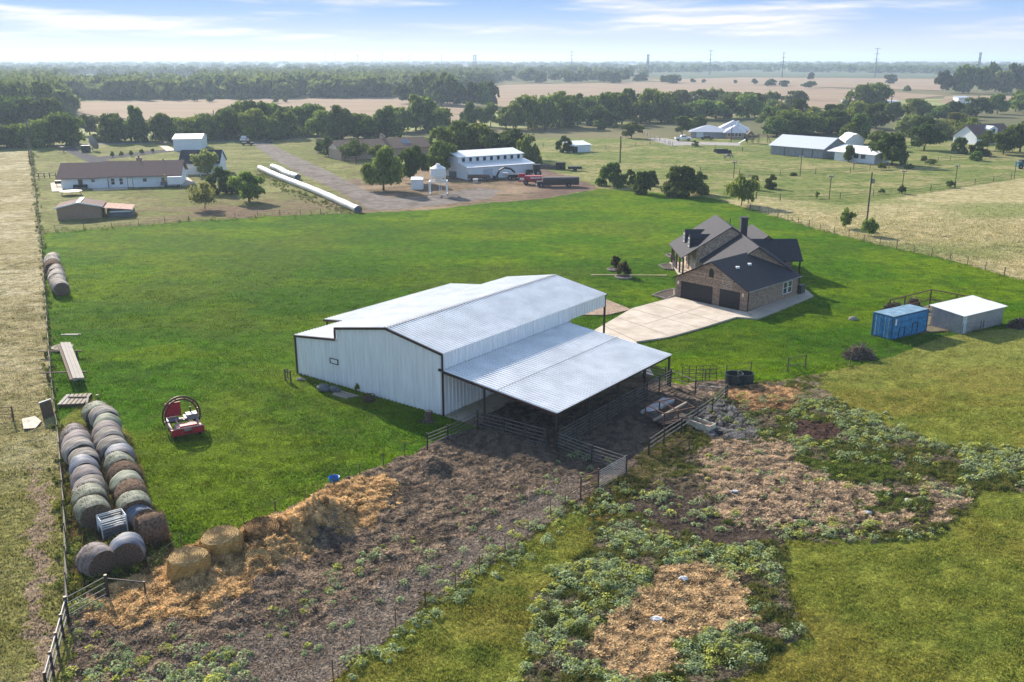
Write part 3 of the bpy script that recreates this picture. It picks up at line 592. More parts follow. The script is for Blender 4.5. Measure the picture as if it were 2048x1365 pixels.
def door(t,P,a,n,w,h,m,name='door',handle=True,rows=0):
    P=Vector(P);a=Vector(a);n=Vector(n);z=Vector((0,0,1));mb=MB()
    def bx(s0,s1,z0,z1,e0,e1,mm):
        q=[P+a*s+z*k+n*e for e in(e0,e1) for (s,k) in((s0,z0),(s1,z0),(s1,z1),(s0,z1))]
        mm.add(q,[(0,3,2,1),(4,5,6,7),(0,1,5,4),(1,2,6,5),(2,3,7,6),(3,0,4,7)])
    if rows:
        for i in range(rows): bx(-w/2,w/2,h*i/rows+.012,h*(i+1)/rows-.012,-.02,.03,mb)
        bx(-w/2,w/2,0,h,-.03,.012,mb)
    else: bx(-w/2,w/2,0,h,-.02,.035,mb)
    d=mb.build(name,m,t)
    if handle:
        k=MB();bx(w*.36,w*.36+.06,h*.46,h*.46+.14,.036,.09,k);k.build('handle',GREYM,d)
    return d
def gable(wall,roof,p0,d,Ln,hw,ez,rz,ov=.35,th=.12,ovd=None,walls=True):
    # p0 centre of near end; ridge runs along d
    p0=Vector(p0);d=Vector(d).normalized();n=Vector((-d.y,d.x,0));z=Vector((0,0,1));sl=(rz-ez)/hw
    if walls:
        P=[p0-n*hw,p0+n*hw,p0+n*hw+z*(ez-.02),p0+z*(rz-.06),p0-n*hw+z*(ez-.02)];wall.prism(P,d*Ln)
    o=ov if ovd is None else ovd
    for s in(1,-1):
        e=p0+n*s*(hw+ov)+z*(ez-sl*ov);r=p0+z*rz;a=[r-d*o,r+d*(Ln+o),e+d*(Ln+o),e-d*o]
        roof.prism([x+z*th for x in a] if s>0 else [x+z*th for x in a][::-1],(0,0,-th))
X1,Y1,Z1=Vector((1,0,0)),Vector((0,1,0)),Vector((0,0,1))
# ------------------------------------------------------------------ the metal barn
O=G(887,833);BA=math.atan2(.796,.605)
barn=thing('metal_barn','large white metal barn with ribbed galvanised roofs and open lean-to porch','barn',O,BA)
MB().box(-.0,18.7,.05,17.85,-.3,.10).box(0,18.5,-2.6,.0,-.3,.07).build('floor_slab',CONC,barn)
def gtop(s):
    y=s
    if y<=6.2: return 5.37+(6.45-5.37)*y/6.2
    if y<=12.4: return 6.45-(6.45-5.37)*(y-6.2)/6.2
    return 4.32-(4.32-3.68)*(y-12.4)/5.5
m=MB();m2=MB()
ribwall(m,(0,0,0),Y1,-X1,6.2,lambda s:0,lambda s:gtop(s)-.05);ribwall(m,(0,6.2,0),Y1,-X1,6.2,lambda s:0,lambda s:gtop(6.2+min(s,6.199))-.05)
ribwall(m,(0,12.42,0),Y1,-X1,5.48,lambda s:0,lambda s:gtop(12.42+s)-.05);m.build('gable_wall',WALLM,barn)
m=MB();ribwall(m,(.05,-.01,0),X1,-Y1,18.6,lambda s:0,lambda s:3.86);m.build('side_wall',WALLM,barn)
m=MB();ribwall(m,(.05,-.01,0),X1,-Y1,24.75,lambda s:3.98 if s<18.5 else 4.12,lambda s:5.34);m.build('upper_wall_band',WALLM,barn)
m=MB();ribwall(m,(.05,12.42,0),X1,Y1,24.75,lambda s:4.25,lambda s:5.34);ribwall(m,(6.0,12.46,0),X1,Y1,12.6,lambda s:0,lambda s:4.2);ribwall(m,(.05,17.92,0),X1,Y1,5.95,lambda s:0,lambda s:3.63);ribwall(m,(6.04,12.5,0),Y1,X1,5.4,lambda s:0,lambda s:gtop(12.5+s)-.08)
ribwall(m,(18.68,.05,0),Y1,X1,6.15,lambda s:0,lambda s:gtop(s)-.08);ribwall(m,(18.68,6.2,0),Y1,X1,6.15,lambda s:0,lambda s:gtop(6.2+s)-.08);m.build('rear_wall',WALLM,barn)
m=MB();roofrib(m,(-.12,6.2,6.47),(24.9,6.2,6.47),(24.9,-.1,5.37),(-.12,-.1,5.37));m.build('main_roof',GALV,barn)
m=MB();roofrib(m,(-.12,6.2,6.47),(24.9,6.2,6.47),(24.9,12.5,5.37),(-.12,12.5,5.37));m.build('main_roof',GALV,barn)
m=MB();roofrib(m,(-.1,12.48,4.34),(6.05,12.48,4.34),(6.05,18.05,3.70),(-.1,18.05,3.70));roofrib(m,(6.05,12.48,4.34),(25.2,12.48,4.34),(25.2,20.9,3.36),(6.05,20.9,3.36));m.build('porch_roof',GALV,barn)
MB().bar((-.1,-5.65,3.535),(17.95,-5.65,3.535),.05,.02).build('roof_lap',GREYM,barn)
m=MB();roofrib(m,(-.1,-.06,3.95),(18.0,-.06,3.95),(17.9,-11.25,2.92),(-.1,-11.25,2.92));m.build('lean_to_roof',GALV,barn)
MB().bar((-.13,6.2,6.53),(24.92,6.2,6.53),.34,.02).build('ridge_cap',GREYM,barn)
m=MB()
for a,b in(((-.15,-.12,5.33),(-.15,6.2,6.42)),((-.15,6.2,6.42),(-.15,12.5,5.33)),((-.15,12.42,5.25),(-.15,12.42,4.4)),((-.13,12.5,4.29),(-.13,18.07,3.65)),((-.13,-.1,3.88),(-.13,-11.27,2.84)),((24.95,-.1,5.3),(24.95,6.2,6.4)),((24.95,6.2,6.4),(24.95,12.5,5.3)),((6.0,18.1,3.62),(6.0,20.9,3.3))): MB().bar(a,b,.09,.2).build('trim',TRIM,barn)
for a,b in(((-.06,-.05,0),(-.06,-.05,5.3)),((-.06,17.96,0),(-.06,17.96,3.6))): MB().bar(a,b,.12,.12).build('corner_trim',TRIM,barn)
m=MB().bar((-.1,-11.1,2.78),(17.9,-11.1,2.78),.1,.2)
for x in(4.5,9,13.4): m.bar((x,-.05,3.76),(x,-11.05,2.74),.1,.2)
for y in(-2.5,-5,-7.5,-9.5): m.bar((0,y,3.70+y*.092),(17.9,y,3.70+y*.092),.06,.14)
m.build('lean_to_frame',TRIM,barn)
for x in(.15,4.6,9.1,13.4,17.7): MB().bar((x,-11.1,-.1),(x,-11.1,2.7),.14).build('post',PIPE,barn)
for x,y in((24.7,.0),(24.7,12.4)): MB().bar((x,y,-.1),(x,y,5.28),.16).build('post',TRIM,barn)
for x in(6.3,12.5,18.8,25): MB().bar((x,20.7,-.1),(x,20.7,3.3),.14).build('post',TRIM,barn)
for x in(.15,6.5): MB().bar((x,-4.2 if x<1 else -5.6,0),(x,-4.2 if x<1 else -5.6,3.4),.12).build('post',PIPE,barn)
p=loc_of(barn,RAY(669,724,O,Vector((math.cos(BA),math.sin(BA),0))));window(barn,(-.035,p.y,p.z-.2),-Y1,-X1,1.05,.5,BLACK,WHITE,False,.06)
p=loc_of(barn,RAY(881,740,O,Vector((math.cos(BA),math.sin(BA),0))));MB().box(-.16,-.03,p.y-.12,p.y+.12,p.z-.1,p.z+.1).build('wall_lamp',BLACK,barn)
def BP(x,y,z=0.):   # barn frame -> world
    c,s=math.cos(BA),math.sin(BA);return Vector((O.x+x*c-y*s,O.y+x*s+y*c,z))
# cattle equipment in the lean-to shade
def panel(name,label,a,b,z0,z1,nr,m,r=.025,posts=2,cat='livestock panel',group=None):
    a=Vector(a);b=Vector(b);t=thing(name,label,cat,a,ang(a,b),group);Ln=(b-a).to_2d().length;dz=b.z-a.z
    mb=MB()
    for i in range(nr):
        z=z0+(z1-z0)*i/(nr-1);mb.tube((0,0,z),(Ln,0,z+dz),r,6)
    mb.build('rails',m,t)
    for i in range(posts): s=Ln*i/(posts-1);MB().tube((s,0,z0-.1),(s,0,z1+dz*i/(posts-1)),r*1.15,6).build('upright',m,t)
    return t
t=thing('cattle_chute','dark squeeze chute frame under the lean-to roof edge','cattle chute',BP(5.8,-6.2),BA)
m=MB()
for x in(0,1.2,2.4):
    for y in(0,1.1): m.bar((x,y,0),(x,y,2.1),.1)
m.build('frame',PIPE,t);m=MB()
for z in(.3,.7,1.1,1.5,1.9): m.bar((0,0,z),(2.4,0,z),.05,.12).bar((0,1.1,z),(2.4,1.1,z),.05,.12)
m.build('side_bars',PIPE,t);m=MB()
for y in(.1,.35,.6,.85): m.bar((2.45,y,.1),(2.45,y,2.0),.05,.14)
m.build('head_gate',GREYM,t)
panel('livestock_panel','pale galvanised panel standing beside the dark chute under the lean-to',BP(8.8,-6.4),BP(11.5,-6.0),.3,1.6,7,PIPEL)
# ------------------------------------------------------------------ brick house
hs=thing('brick_house','brown brick house with dark shingle roofs and angled double garage','house',(28.5,117,0))
gA=G(1350,595);gB=G(1493,625.6);gf=(gA-gB).normalized();gr=Vector((gf.y,-gf.x,0));GL=11.3
wl,rf=MB(),MB()
gable(wl,rf,(gA+gB)/2,gr,GL,5.03,2.55,5.15,.3)
wbuild(wl,'garage_wall',BRICK,hs);wbuild(rf,'garage_roof',SHDARK,hs)
wl,rf=MB(),MB();gable(wl,rf,(30.1,112.2,0),(0,1,0),10.5,4.9,2.6,5.95,.35);wbuild(wl,'wall',BRICK,hs);wbuild(rf,'middle_roof',SHDARK,hs)
wl,rf=MB(),MB();gable(wl,rf,(28.75,121.1,0),(-.0,1,0),9.6,6.3,2.78,6.85,.1,ovd=.25,walls=False)
wl.prism([(24.4,121.1,0),(35,121.1,0),(35,121.1,2.76),(28.75,121.1,6.75),(24.4,121.1,4.02)],(0,9.6,0));wbuild(wl,'wall',BRICKL,hs);wbuild(rf,'main_roof',SHDARK,hs)
rf=MB();gable(None,rf,(30.6,123.6,0),(1,0,0),7.5,3.2,2.6,4.75,.2,walls=False);wbuild(rf,'rear_porch_roof',SHDARK,hs)
wl,rf=MB(),MB();gable(wl,rf,(34.4,123.8,0),(0,1,0),8.6,3.6,2.6,5.2,.3);wbuild(wl,'wall',BRICK,hs);wbuild(rf,'rear_wing_roof',SHDARK,hs)
for x,y in((38.0,120.6),(38.0,126.6),(36.0,120.6)): wbuild(MB().bar((x,y,0),(x,y,2.5),.2),'porch_post',TRIM,hs)
ch=wbuild(MB().box(30.1,30.95,121.4,122.3,3,7.95).box(30.0,31.05,121.3,122.4,7.95,8.1),'chimney',SHDARK,hs)
wbuild(MB().lathe([(.2,8.1),(.22,8.5),(.38,8.75),(.38,8.85),(.1,8.95)],10,(30.5,121.85,0)),'chimney_cap',BLACK,ch)
wbuild(MB().tube((28.9,122.6,6.6),(28.9,122.6,7.8),.05),'vent_pipe',BLACK,hs)
for yd in(123.4,127.0):                                     # two dormers facing the front porch
    x0=23.75;z0=2.78+(x0-22.45)*.645
    w_=MB().prism([(x0,yd-.62,z0),(x0,yd+.62,z0),(x0,yd+.62,z0+1.45),(x0,yd,z0+1.95),(x0,yd-.62,z0+1.45)],(3.2,0,0));dm=wbuild(w_,'dormer',SHDARK,hs)
    r_=MB();gable(None,r_,(x0-.15,yd,z0),(1,0,0),3.6,.66,1.45,2.05,.14,.08,ovd=0,walls=False);r_.v=[(a,b,c+z0*0) for a,b,c in r_.v]
    r_.v=[(a,b,c) for a,b,c in r_.v];wbuild(r_,'dormer_roof',SHDARK,dm)
    q=loc_of(hs,(x0-.0,yd,z0+.25));window(hs,q,-Y1,-X1,.8,1.15,WHITE,GLASS)
for yy in(121.4,123.9,126.4,128.9,130.3): wbuild(MB().bar((22.75,yy,0),(22.75,yy,2.75),.2),'porch_column',TRIM,hs)
wbuild(MB().box(22.5,24.35,121.2,130.6,0,.22),'porch_floor',CONC,hs);wbuild(MB().bar((22.55,121.0,2.7),(22.55,130.8,2.7),.2,.2),'fascia',STONE,hs)
for yy in(122.3,124.6,127.6): window(hs,loc_of(hs,(24.38,yy,.9)),-Y1,-X1,1.0,1.5,WHITE)
door(hs,loc_of(hs,(24.38,126.1,.22)),-Y1,-X1,1.0,2.1,WOODD)
for s,wd in((2.1,3.9),(0,0)):
    pass
for s0,s1 in((4.75,9.25),(1.0,3.75)):
    P=gB+gf*(s0+s1)/2-gr*.0;door(hs,loc_of(hs,P),gf*-1,-gr,s1-s0,2.2,GDOOR,'garage_door',False,4)
P=gB+gf*5.03;P=Vector((P.x,P.y,3.35))-gr*.02;m=MB();pts=[]
for s,z in((-.3,0),(.3,0),(.3,.7),(.18,.95),(0,1.05),(-.18,.95),(-.3,.7)): pts.append(P+gf*s+Z1*z)
wbuild(m.prism(pts,-gr*.05),'gable_vent',BLACK,hs)
for s in(.55,9.6):
    q=gB+gf*s-gr*.12;wbuild(MB().lathe([(.05,1.75),(.11,1.85),(.13,2.1),(.04,2.2)],8,(q.x,q.y,0)),'wall_lantern',LAMPG,hs)
for s in(8.3,9.4):
    q=gB+gr*s;window(hs,loc_of(hs,(q.x,q.y,.75)),gr,-gf,.95,1.5,WHITE)
for s,k in((2.6,.35),(5.2,.4)):
    q=gB+gr*s+gf*3.2;z=2.55+2.6*(3.2/5.03)+.1;wbuild(MB().box(q.x-.2,q.x+.2,q.y-.2,q.y+.2,z,z+.22),'roof_vent',WHITE,hs)
q=gB+gr*.05;q2=gB+gr*GL-gf*.1
for q in(q,q2): wbuild(MB().bar((q.x+.08,q.y,0),(q.x+.08,q.y,2.5),.1),'downspout',TRIM,hs)
a=gB-gf*.32-gr*.3+Z1*2.45;b=a+gr*(GL+.6);wbuild(MB().bar(a,b,.12,.12),'gutter',GREYM,hs)
# flag on the porch column
t=thing('flag','small red white and blue striped flag hanging on the front porch column','flag',(22.6,124.0,1.55),math.radians(200))
MB().tube((0,0,0),(.95,0,1.0),.025,6).build('pole',WOODL,t)
FR,FW,FB=mat('flag_red',(.35,.02,.03),.8),mat('flag_white',(.75,.75,.74),.8),mat('flag_blue',(.02,.035,.16),.8)
def fq(s,k): return (.95-s*.45-.0,.03*math.sin(s*6+k*3),1.0-s*.95-k*.0-.0)
def fl(u0,u1,v0,v1,m,nm,off=0.):
    mb=MB()
    for o in(0,): 
        n=8;vs=[];fs=[]
        for i in range(n+1):
            u=u0+(u1-u0)*i/n
            for v in(v0,v1):
                x=.9-.55*v;z=.95-.55*v-1.25*u;y=.05*math.sin(u*7+v*2)+off;vs.append((x,y,z))
        for i in range(n): fs.append((2*i,2*i+2,2*i+3,2*i+1))
        mb.add(vs,fs)
    return mb.build(nm,m,t)
st=MB();st2=MB()
for i in range(13): fl(0,1,i/13,(i+1)/13,FR if i%2==0 else FW,'red_stripe' if i%2==0 else 'white_stripe')
cb=fl(0,.4,0,7/13,FB,'blue_canton',-.012);fl(0,.4,0,7/13,FB,'blue_canton',.012)
m=MB()
for r_ in range(5):
    for c_ in range(5):
        u=.04+.08*c_;v=.05+.1*r_
        for off in(-.02,.02):
            x=.9-.55*v;z=.95-.55*v-1.25*u;y=.05*math.sin(u*7+v*2)+off;pts=[]
            for k in range(10):
                rr=.03 if k%2==0 else .013;aa=k*math.pi/5;pts.append((x+rr*math.cos(aa)*.7,y,z+rr*math.sin(aa)))
            m.add(pts,[tuple(range(10))])
m.build('stars',FW,cb)
# concrete drive and walks
def slabpx(name,poly,z,m,h=.3):
    p=[G(x,y) for x,y in poly];mb=MB().prism([(q.x,q.y,z) for q in p],(0,0,-h));o=mb.build(name,m)
    return struct(o)
drv=[BP(18.9,-1.2),BP(18.9,13),BP(26,13)]
poly=[G(1350,597),G(1493,628),G(1500,634),G(1514,640),G(1472,637.5),G(1400,660),G(1336,678),G(1272,687)]+[BP(18.9,-9),BP(18.9,12.3),BP(24.9,12.3),BP(25.2,3),G(1264,620)]
mb=MB().prism([(q.x,q.y,.2) for q in poly],(0,0,-.5));struct(mb.build('driveway',mat('driveway_concrete',(.43,.365,.30),.95,0,.2,.45,col2=(.58,.515,.44),bump=.15,spec=.1)))
poly=[G(1493.5,627.5),G(1588,592),G(1596,570),G(1627,595),G(1536,633),G(1514,640.5)]
mb=MB().prism([(q.x,q.y,.195) for q in poly],(0,0,-.5));struct(mb.build('side_walk',CONC))
for a,b in(((1395,640),(1290,668)),((1287,622),(1400,660)),((1336,600),(1470,637))):
    pass
m=MB();
for a,b in(((1262,621),(1402,660)),((1200,652),(1272,686)),((1302,609),(1440,648)),((1421,612),(1290,652)),((1230,637),(1335,674))):
    p,q=G(*a),G(*b);m.bar((p.x,p.y,.2),(q.x,q.y,.2),.07,.012)
struct(m.build('driveway_joint',mat('joint_dark',(.16,.12,.10),.9)))
m=MB();p,q=G(1182,551),G(1335,552);d=(q-p)
m.slab((p.x,p.y+.25,.11),(q.x,q.y+.25,.11),(q.x,q.y-.35,.11),(p.x,p.y-.35,.11),.3);struct(m.build('stone_walk',mat('walk_grassy_stone',(.10,.14,.02),.95,0,.4,.9,col2=(.27,.22,.13))))
slabpx('gravel_patch',[(1150,632),(1200,600),(1215,602),(1240,612),(1262,621),(1215,632)],.13,mat('brown_gravel',(.30,.215,.16),1.,0,.3,3.))
def ringbed(px,py,r,label,n=26):
    g=G(px,py);t=thing('flower_bed',label,'flower bed',g);m=MB()
    for i in range(n):
        a=2*math.pi*i/n;m.ball((r*math.cos(a),r*math.sin(a),.14),.17,8,(1,1,.9),.12)
    m.build('stone_edging',STONE,t);MB().lathe([(r*1.0,.0),(r*.8,.18),(.01,.24)],18).build('soil',SOIL,t);return t
ringbed(1247,556,1.05,'stone ringed bed under the nearer magnolia on the lawn');ringbed(1230,541,.95,'stone ringed bed under the farther magnolia on the lawn')
def bedline(pts,label):
    g=[G(*p) for p in pts];c=sum(g,Vector())/len(g);t=thing('flower_bed',label,'flower bed',c);m=MB()
    for i in range(len(g)):
        a,b=g[i],g[(i+1)%len(g)];k=max(2,int((b-a).length/.3))
        for j in range(k): m.ball(a.lerp(b,j/k)-c+Z1*.15,.17,7,(1,1,.9),.12)
    m.build('stone_edging',STONE,t);MB().prism([q-c+Z1*.16 for q in g],(0,0,-.3)).build('soil',SOIL,t)
bedline([(1319,533),(1330,540),(1346,541),(1345,532),(1332,530)],'scalloped stone edged bed nearest the porch steps')
bedline([(1331,513),(1340,517),(1348,514),(1340,510)],'small stone edged bed at the porch end, farthest back')
bedline([(1306,593),(1330,584),(1349,581),(1349,594),(1333,601)],'long stone edged bed of gravel beside the garage corner')
t=thing('air_conditioner','dark outdoor air conditioning unit on the side walk','air conditioner',G(1598,589)+Z1*.18,ang(gB,gB+gr))
MB().box(-.5,.5,-.5,.5,.05,1.0).build('casing',TANKM,t)
m=MB()
for i in range(7): m.box(-.52,.52,-.52,.52,.12+i*.12,.14+i*.12)
m.build('louvres',GREYM,t);MB().lathe([(.48,1.0),(.5,1.06),(.42,1.06),(.1,1.02)],16).build('fan_guard',BLACK,t)
# ------------------------------------------------------------------ container, grey shed, dog run
A,B_,C_=G(1745,671),G(1782,681.5),G(1852,664)
ct=thing('shipping_container','blue shipping container with pale roof and locking bars','shipping container',B_,ang(B_,C_))
Lc,Wc,Hc=(C_-B_).length,2.42,2.55
m=MB();
ribwall(m,(.1,.03,.15),X1,-Y1,Lc-.2,lambda s:0,lambda s:Hc-.3,sp=.28,h=.04,w=.09);ribwall(m,(.1,Wc-.03,.15),X1,Y1,Lc-.2,lambda s:0,lambda s:Hc-.3,sp=.28,h=.04,w=.09);ribwall(m,(Lc-.03,.1,.15),Y1,X1,Wc-.2,lambda s:0,lambda s:Hc-.3,sp=.28,h=.04,w=.09)
m.build('side_panels',BLUEC,ct);MB().box(.02,Lc-.02,.02,Wc-.02,Hc-.06,Hc).build('roof',BLUER,ct)
m=MB()
for x in(.05,Lc-.05):
    for y in(.05,Wc-.05): m.bar((x,y,0),(x,y,Hc-.06),.14)
for z in(.07,Hc-.12):
    for y in(.05,Wc-.05): m.bar((.12,y,z),(Lc-.12,y,z),.12,.14)
    for x in(.05,Lc-.05): m.bar((x,.12,z),(x,Wc-.12,z),.12,.14)
m.build('frame',mat('container_dark_blue',(.03,.10,.20),.6,0,.3),ct)
for y0,y1 in((.14,Wc/2-.02),(Wc/2+.02,Wc-.14)):
    m=MB().box(.0,.06,y0,y1,.16,Hc-.2)
    for k in range(7): m.box(-.025,.0,y0+.06,y1-.06,.24+k*.31,.42+k*.31)
    d=m.build('door',BLUEC,ct);mm=MB()
    for f in(.3,.7): mm.tube((-.06,y0+(y1-y0)*f,.15),(-.06,y0+(y1-y0)*f,Hc-.2),.03,6)
    mm.build('locking_bar',mat('pale_blue_bar',(.35,.45,.55),.5,.3),d)
for px,ph in((1.15,1.15),(3.35,1.35)):
    m=MB();x=px
    m.bar((x,-.03,.2),(x,-.03,ph),.05);m.bar((x+.9,-.03,.2),(x+.9,-.03,ph),.05);m.bar((x,-.03,ph),(x+.9,-.03,ph),.05);m.build('hatch_frame',BLACK,ct)
MB().box(.35,.62,-.035,-.012,1.55,2.2).build('marking_panel',WHITE,ct);MB().box(4.4,4.8,-.035,-.012,1.7,1.78).build('marking_strip',BLACK,ct)
A,B_,C_=G(1877,655),G(1921,669.5),G(2003,648.5)
sh=thing('metal_shed','low grey metal shed with pale single pitch roof beside the container','shed',B_,ang(B_,C_))
Ls=(C_-B_).length;Ws=3.6
m=MB();ribwall(m,(0,0,0),X1,-Y1,Ls,lambda s:0,lambda s:2.05,sp=.35,h=.025);ribwall(m,(0,Ws,0),X1,Y1,Ls,lambda s:0,lambda s:2.3,sp=.35,h=.025);ribwall(m,(0,0,0),Y1,-X1,Ws,lambda s:0,lambda s:2.05+.25*s/Ws,sp=.35,h=.025);ribwall(m,(Ls,0,0),Y1,X1,Ws,lambda s:0,lambda s:2.05+.25*s/Ws,sp=.35,h=.025);m.build('wall',GREYSH,sh)
m=MB();roofrib(m,(-.25,-.3,2.08),(Ls+.25,-.3,2.08),(Ls+.25,Ws+.3,2.42),(-.25,Ws+.3,2.42),sp=.4,h=.02);m.build('roof',mat('pale_roof_sheet',(.70,.71,.72),.5,.1,.05),sh)
MB().box(.0,.75,-.05,-.028,.05,2.0).build('pale_panel',mat('pale_blue_panel',(.42,.50,.56),.6),sh)
MB().bar((.12,-.06,0.05),(.12,-.06,1.2),.05).build('door_edge',BLACK,sh);MB().bar((4.0,-.05,.1),(4.0,-.05,1.0),.05).build('downspout',BLACK,sh)
t=thing('dog_run','rusty pipe framed mesh dog run behind the container and shed','animal pen',G(1858,620))
P=[G(1770,612),G(1858,620),G(1920,617),G(1990,630)];P=[G(1777,616),G(1806,613),G(1858,601),G(1909,612),G(1962,624)];
# posts stand where their feet are measured; tops share one height
P=[G(1776,640),G(1806,632),G(1858,618),G(1909,628),G(1972,640)];m=MB();h=2.3
for p in P: wbuild(MB().tube(p,p+Z1*h,.09,6),'post',RUSTP,t)
for z in(h,h*.5,.1):
    for a,b in zip(P,P[1:]): m.tube(a+Z1*z,b+Z1*z,.065,6)
wbuild(m,'rails',RUSTP,t);m=MB()
for a,b in zip(P,P[1:]):
    k=int((b-a).length/.35)
    for i in range(k): q=a.lerp(b,i/k);m.tube(q+Z1*.1,q+Z1*h,.008,3)
wbuild(m,'mesh_wires',RUSTP,t)
poly=[G(1780,640),G(1858,612),G(1975,640),G(1925,662),G(1840,668)];struct(MB().prism([(q.x,q.y,.15) for q in poly],(0,0,-.3)).build('bare_ground',mat('pen_soil',(.10,.075,.06),1.,0,.35,1.5,col2=(.17,.15,.07))))
# ------------------------------------------------------------------ hay bales
def bale_mesh(seed,Ln=1.5,R=.97,n=32):
    r=random.Random(seed);k=7;v=[];f=[]
    for i in range(k+1):
        x=-Ln/2+Ln*i/k;e=min(i,k-i);rr=R*(.89 if e==0 else (.985 if e==1 else 1.02))*(1+r.uniform(-.015,.015))
        for j in range(n):
            a=2*math.pi*j/n;q=rr*(1+.035*math.sin(3*a+seed)+.015*math.sin(7*a+seed*2+i)+r.uniform(-.006,.006));z=R*.93+q*math.sin(a);v.append((x,q*math.cos(a)*1.03,max(z,0.0+.012*r.random())))
    for i in range(k):
        for j in range(n): f.append((i*n+j,i*n+(j+1)%n,(i+1)*n+(j+1)%n,(i+1)*n+j))
    me=bpy.data.meshes.new('net_wrap');me.from_pydata(v,[],[q[::-1] for q in f]);me.polygons.foreach_set('use_smooth',[True]*len(f));me.update()
    ends=[]
    for s in(0,k):
        ring=[v[s*n+j] for j in range(n)];x=-Ln/2 if s==0 else Ln/2;sg=-1 if s==0 else 1;vs=[];fs=[]
        for t,dx in((1.,0.),(.8,.03),(.5,.0),(.22,.02)):
            for p in ring: vs.append((x+sg*dx+r.uniform(-.015,.015)*(t<1),p[1]*t,(p[2]-R*.93)*t+R*.93))
        vs.append((x,0,R*.93))
        for q in range(3):
            for j in range(n):
                w=(q*n+j,q*n+(j+1)%n,(q+1)*n+(j+1)%n,(q+1)*n+j);fs.append(w if s else w[::-1])
        for j in range(n): w=(3*n+j,3*n+(j+1)%n,4*n);fs.append(w if s else w[::-1])
        m=bpy.data.meshes.new('end_face');m.from_pydata(vs,[],fs);m.polygons.foreach_set('use_smooth',[True]*len(fs));m.update();ends.append(m)
    return me,ends
BM=[bale_mesh(i) for i in range(5)]
def _fuzz(k=700,R=.99,Ln=1.5):
    th=RNG.random(k)*6.283;x=(RNG.random(k)-.5)*Ln;x=np.where(RNG.random(k)<.45,np.sign(x)*Ln*.5+RNG.normal(0,.03,k),x);cy,cz=np.cos(th),np.sin(th)
    q=np.where(np.abs(x)>Ln*.46,.9,1.0)*R;c=np.stack([x,q*cy*1.03,np.maximum(q*cz+R*.94,.02)],1);d=np.stack([RNG.normal(0,.09,k),cy*.05+RNG.normal(0,.07,k),cz*.05+RNG.normal(-.02,.07,k)],1);w=np.stack([np.full(k,.02),-cz*.02,cy*.02],1)
    V=np.stack([c-w,c+w,c+d],1).reshape(-1,3);me=npmesh('loose_hay',V,None,np.arange(3*k).reshape(-1,3),np.repeat(np.array([.22,.16,.10])*(.5+.9*RNG.random(k))[:,None],3,0));me.materials.append(GRASSM);return me
FUZZ=_fuzz()
def bale(p,rz,wrap,label,group=None,i=0,scale=(1,1,1),tilt=0.):
    t=thing('hay_bale',label,'hay bale',p,rz,group);t.rotation_euler=(tilt,0,rz);t.scale=scale
    me,ends=BM[i%5];me=me.copy();o=link('net_wrap',me,wrap,t)
    if wrap is W_BROWN or random.random()<.35: link('loose_hay',FUZZ,None,t)['kind']='stuff'
    for e in ends:
        if not e.materials: e.materials.append(HAYEND)
        link('end_face',e,None,t)
    return t
ORD=['front','second','third','fourth','fifth','sixth','seventh','eighth','ninth','tenth','eleventh','twelfth','thirteenth']
def row(fr,bk,spec,rowname,group,off=None):
    a,b=G(*fr),G(*bk);n=len(spec);rz=ang(a,b)
    for i,(w,ds) in enumerate(spec):
        p=a.lerp(b,(i+.5)/n);jx=random.uniform(-.2,.2);nn=Vector((-math.sin(rz),math.cos(rz),0));p=p+nn*jx
        bale(p,rz+random.uniform(-.16,.16),w,'%s hay bale, %s in %s'%(ds,('nearest' if i==0 else ORD[i]+' from the front'),rowname),group,i,(( (b-a).length/n/1.53),random.uniform(.93,1.06),random.uniform(.94,1.06)))
row((279,1050),(199,840),[(W_GREEN,'green rimmed brown ended'),(W_BROWN,'bare brown'),(W_GREEN,'green wrapped'),(W_BROWN,'shaggy bare brown'),(W_GREEN,'dull green wrapped'),(W_BLUE,'bright blue banded'),(W_GREY,'pale grey wrapped'),(W_GREY,'grey wrapped'),(W_PINK,'pinkish blue banded'),(W_GREEN,'faded green wrapped'),(W_GREY,'dark grey wrapped'),(W_GREEN,'dark green topped')],'the long right row','hay bales in the long right row')
row((191,1064),(155,888),[(W_GREEN,'grey green wrapped'),(W_GREEN,'smooth green wrapped'),(W_GREY,'grey wrapped dark rimmed'),(W_PINK,'pinkish grey wrapped'),(W_BLUE,'blue banded'),(W_GREY,'brownish grey wrapped'),(W_GREY,'pale grey wrapped'),(W_PINK,'pink and blue wrapped'),(W_PINK,'purple grey wrapped')],'the long left row','hay bales in the long left row')
row((124,594),(102,528),[(W_GREY,'pale grey wrapped dark ended'),(W_GREY,'white grey wrapped'),(W_GREY,'very pale wrapped'),(W_GREY,'leaning grey wrapped'),(W_BROWN,'brown topped'),(W_GREY,'grey wrapped'),(W_GREY,'dark faced grey')],'the short far row','hay bales in the short far row')
g=G(305,1082);bale(g,math.radians(35),W_BROWN,'tipped over purplish brown hay bale at the front end of the right row',None,2,(1,1,1),.25)
g=G(281,1052);bale(g,math.radians(-40),W_BLUE,'small blue wrapped hay bale squeezed behind the tipped brown one',None,1,(.8,.75,.75))
g=G(198,1146);bale(g,math.radians(140),W_PINK,'slumped pinkish blue wrapped hay bale nearest the corner fence, left of two',None,3,(1,.98,.9))
g=G(258,1128);bale(g,math.radians(-68),W_BLUE,'pale blue topped dark faced hay bale behind the corner fence, right of two',None,4,(.95,1,.95))
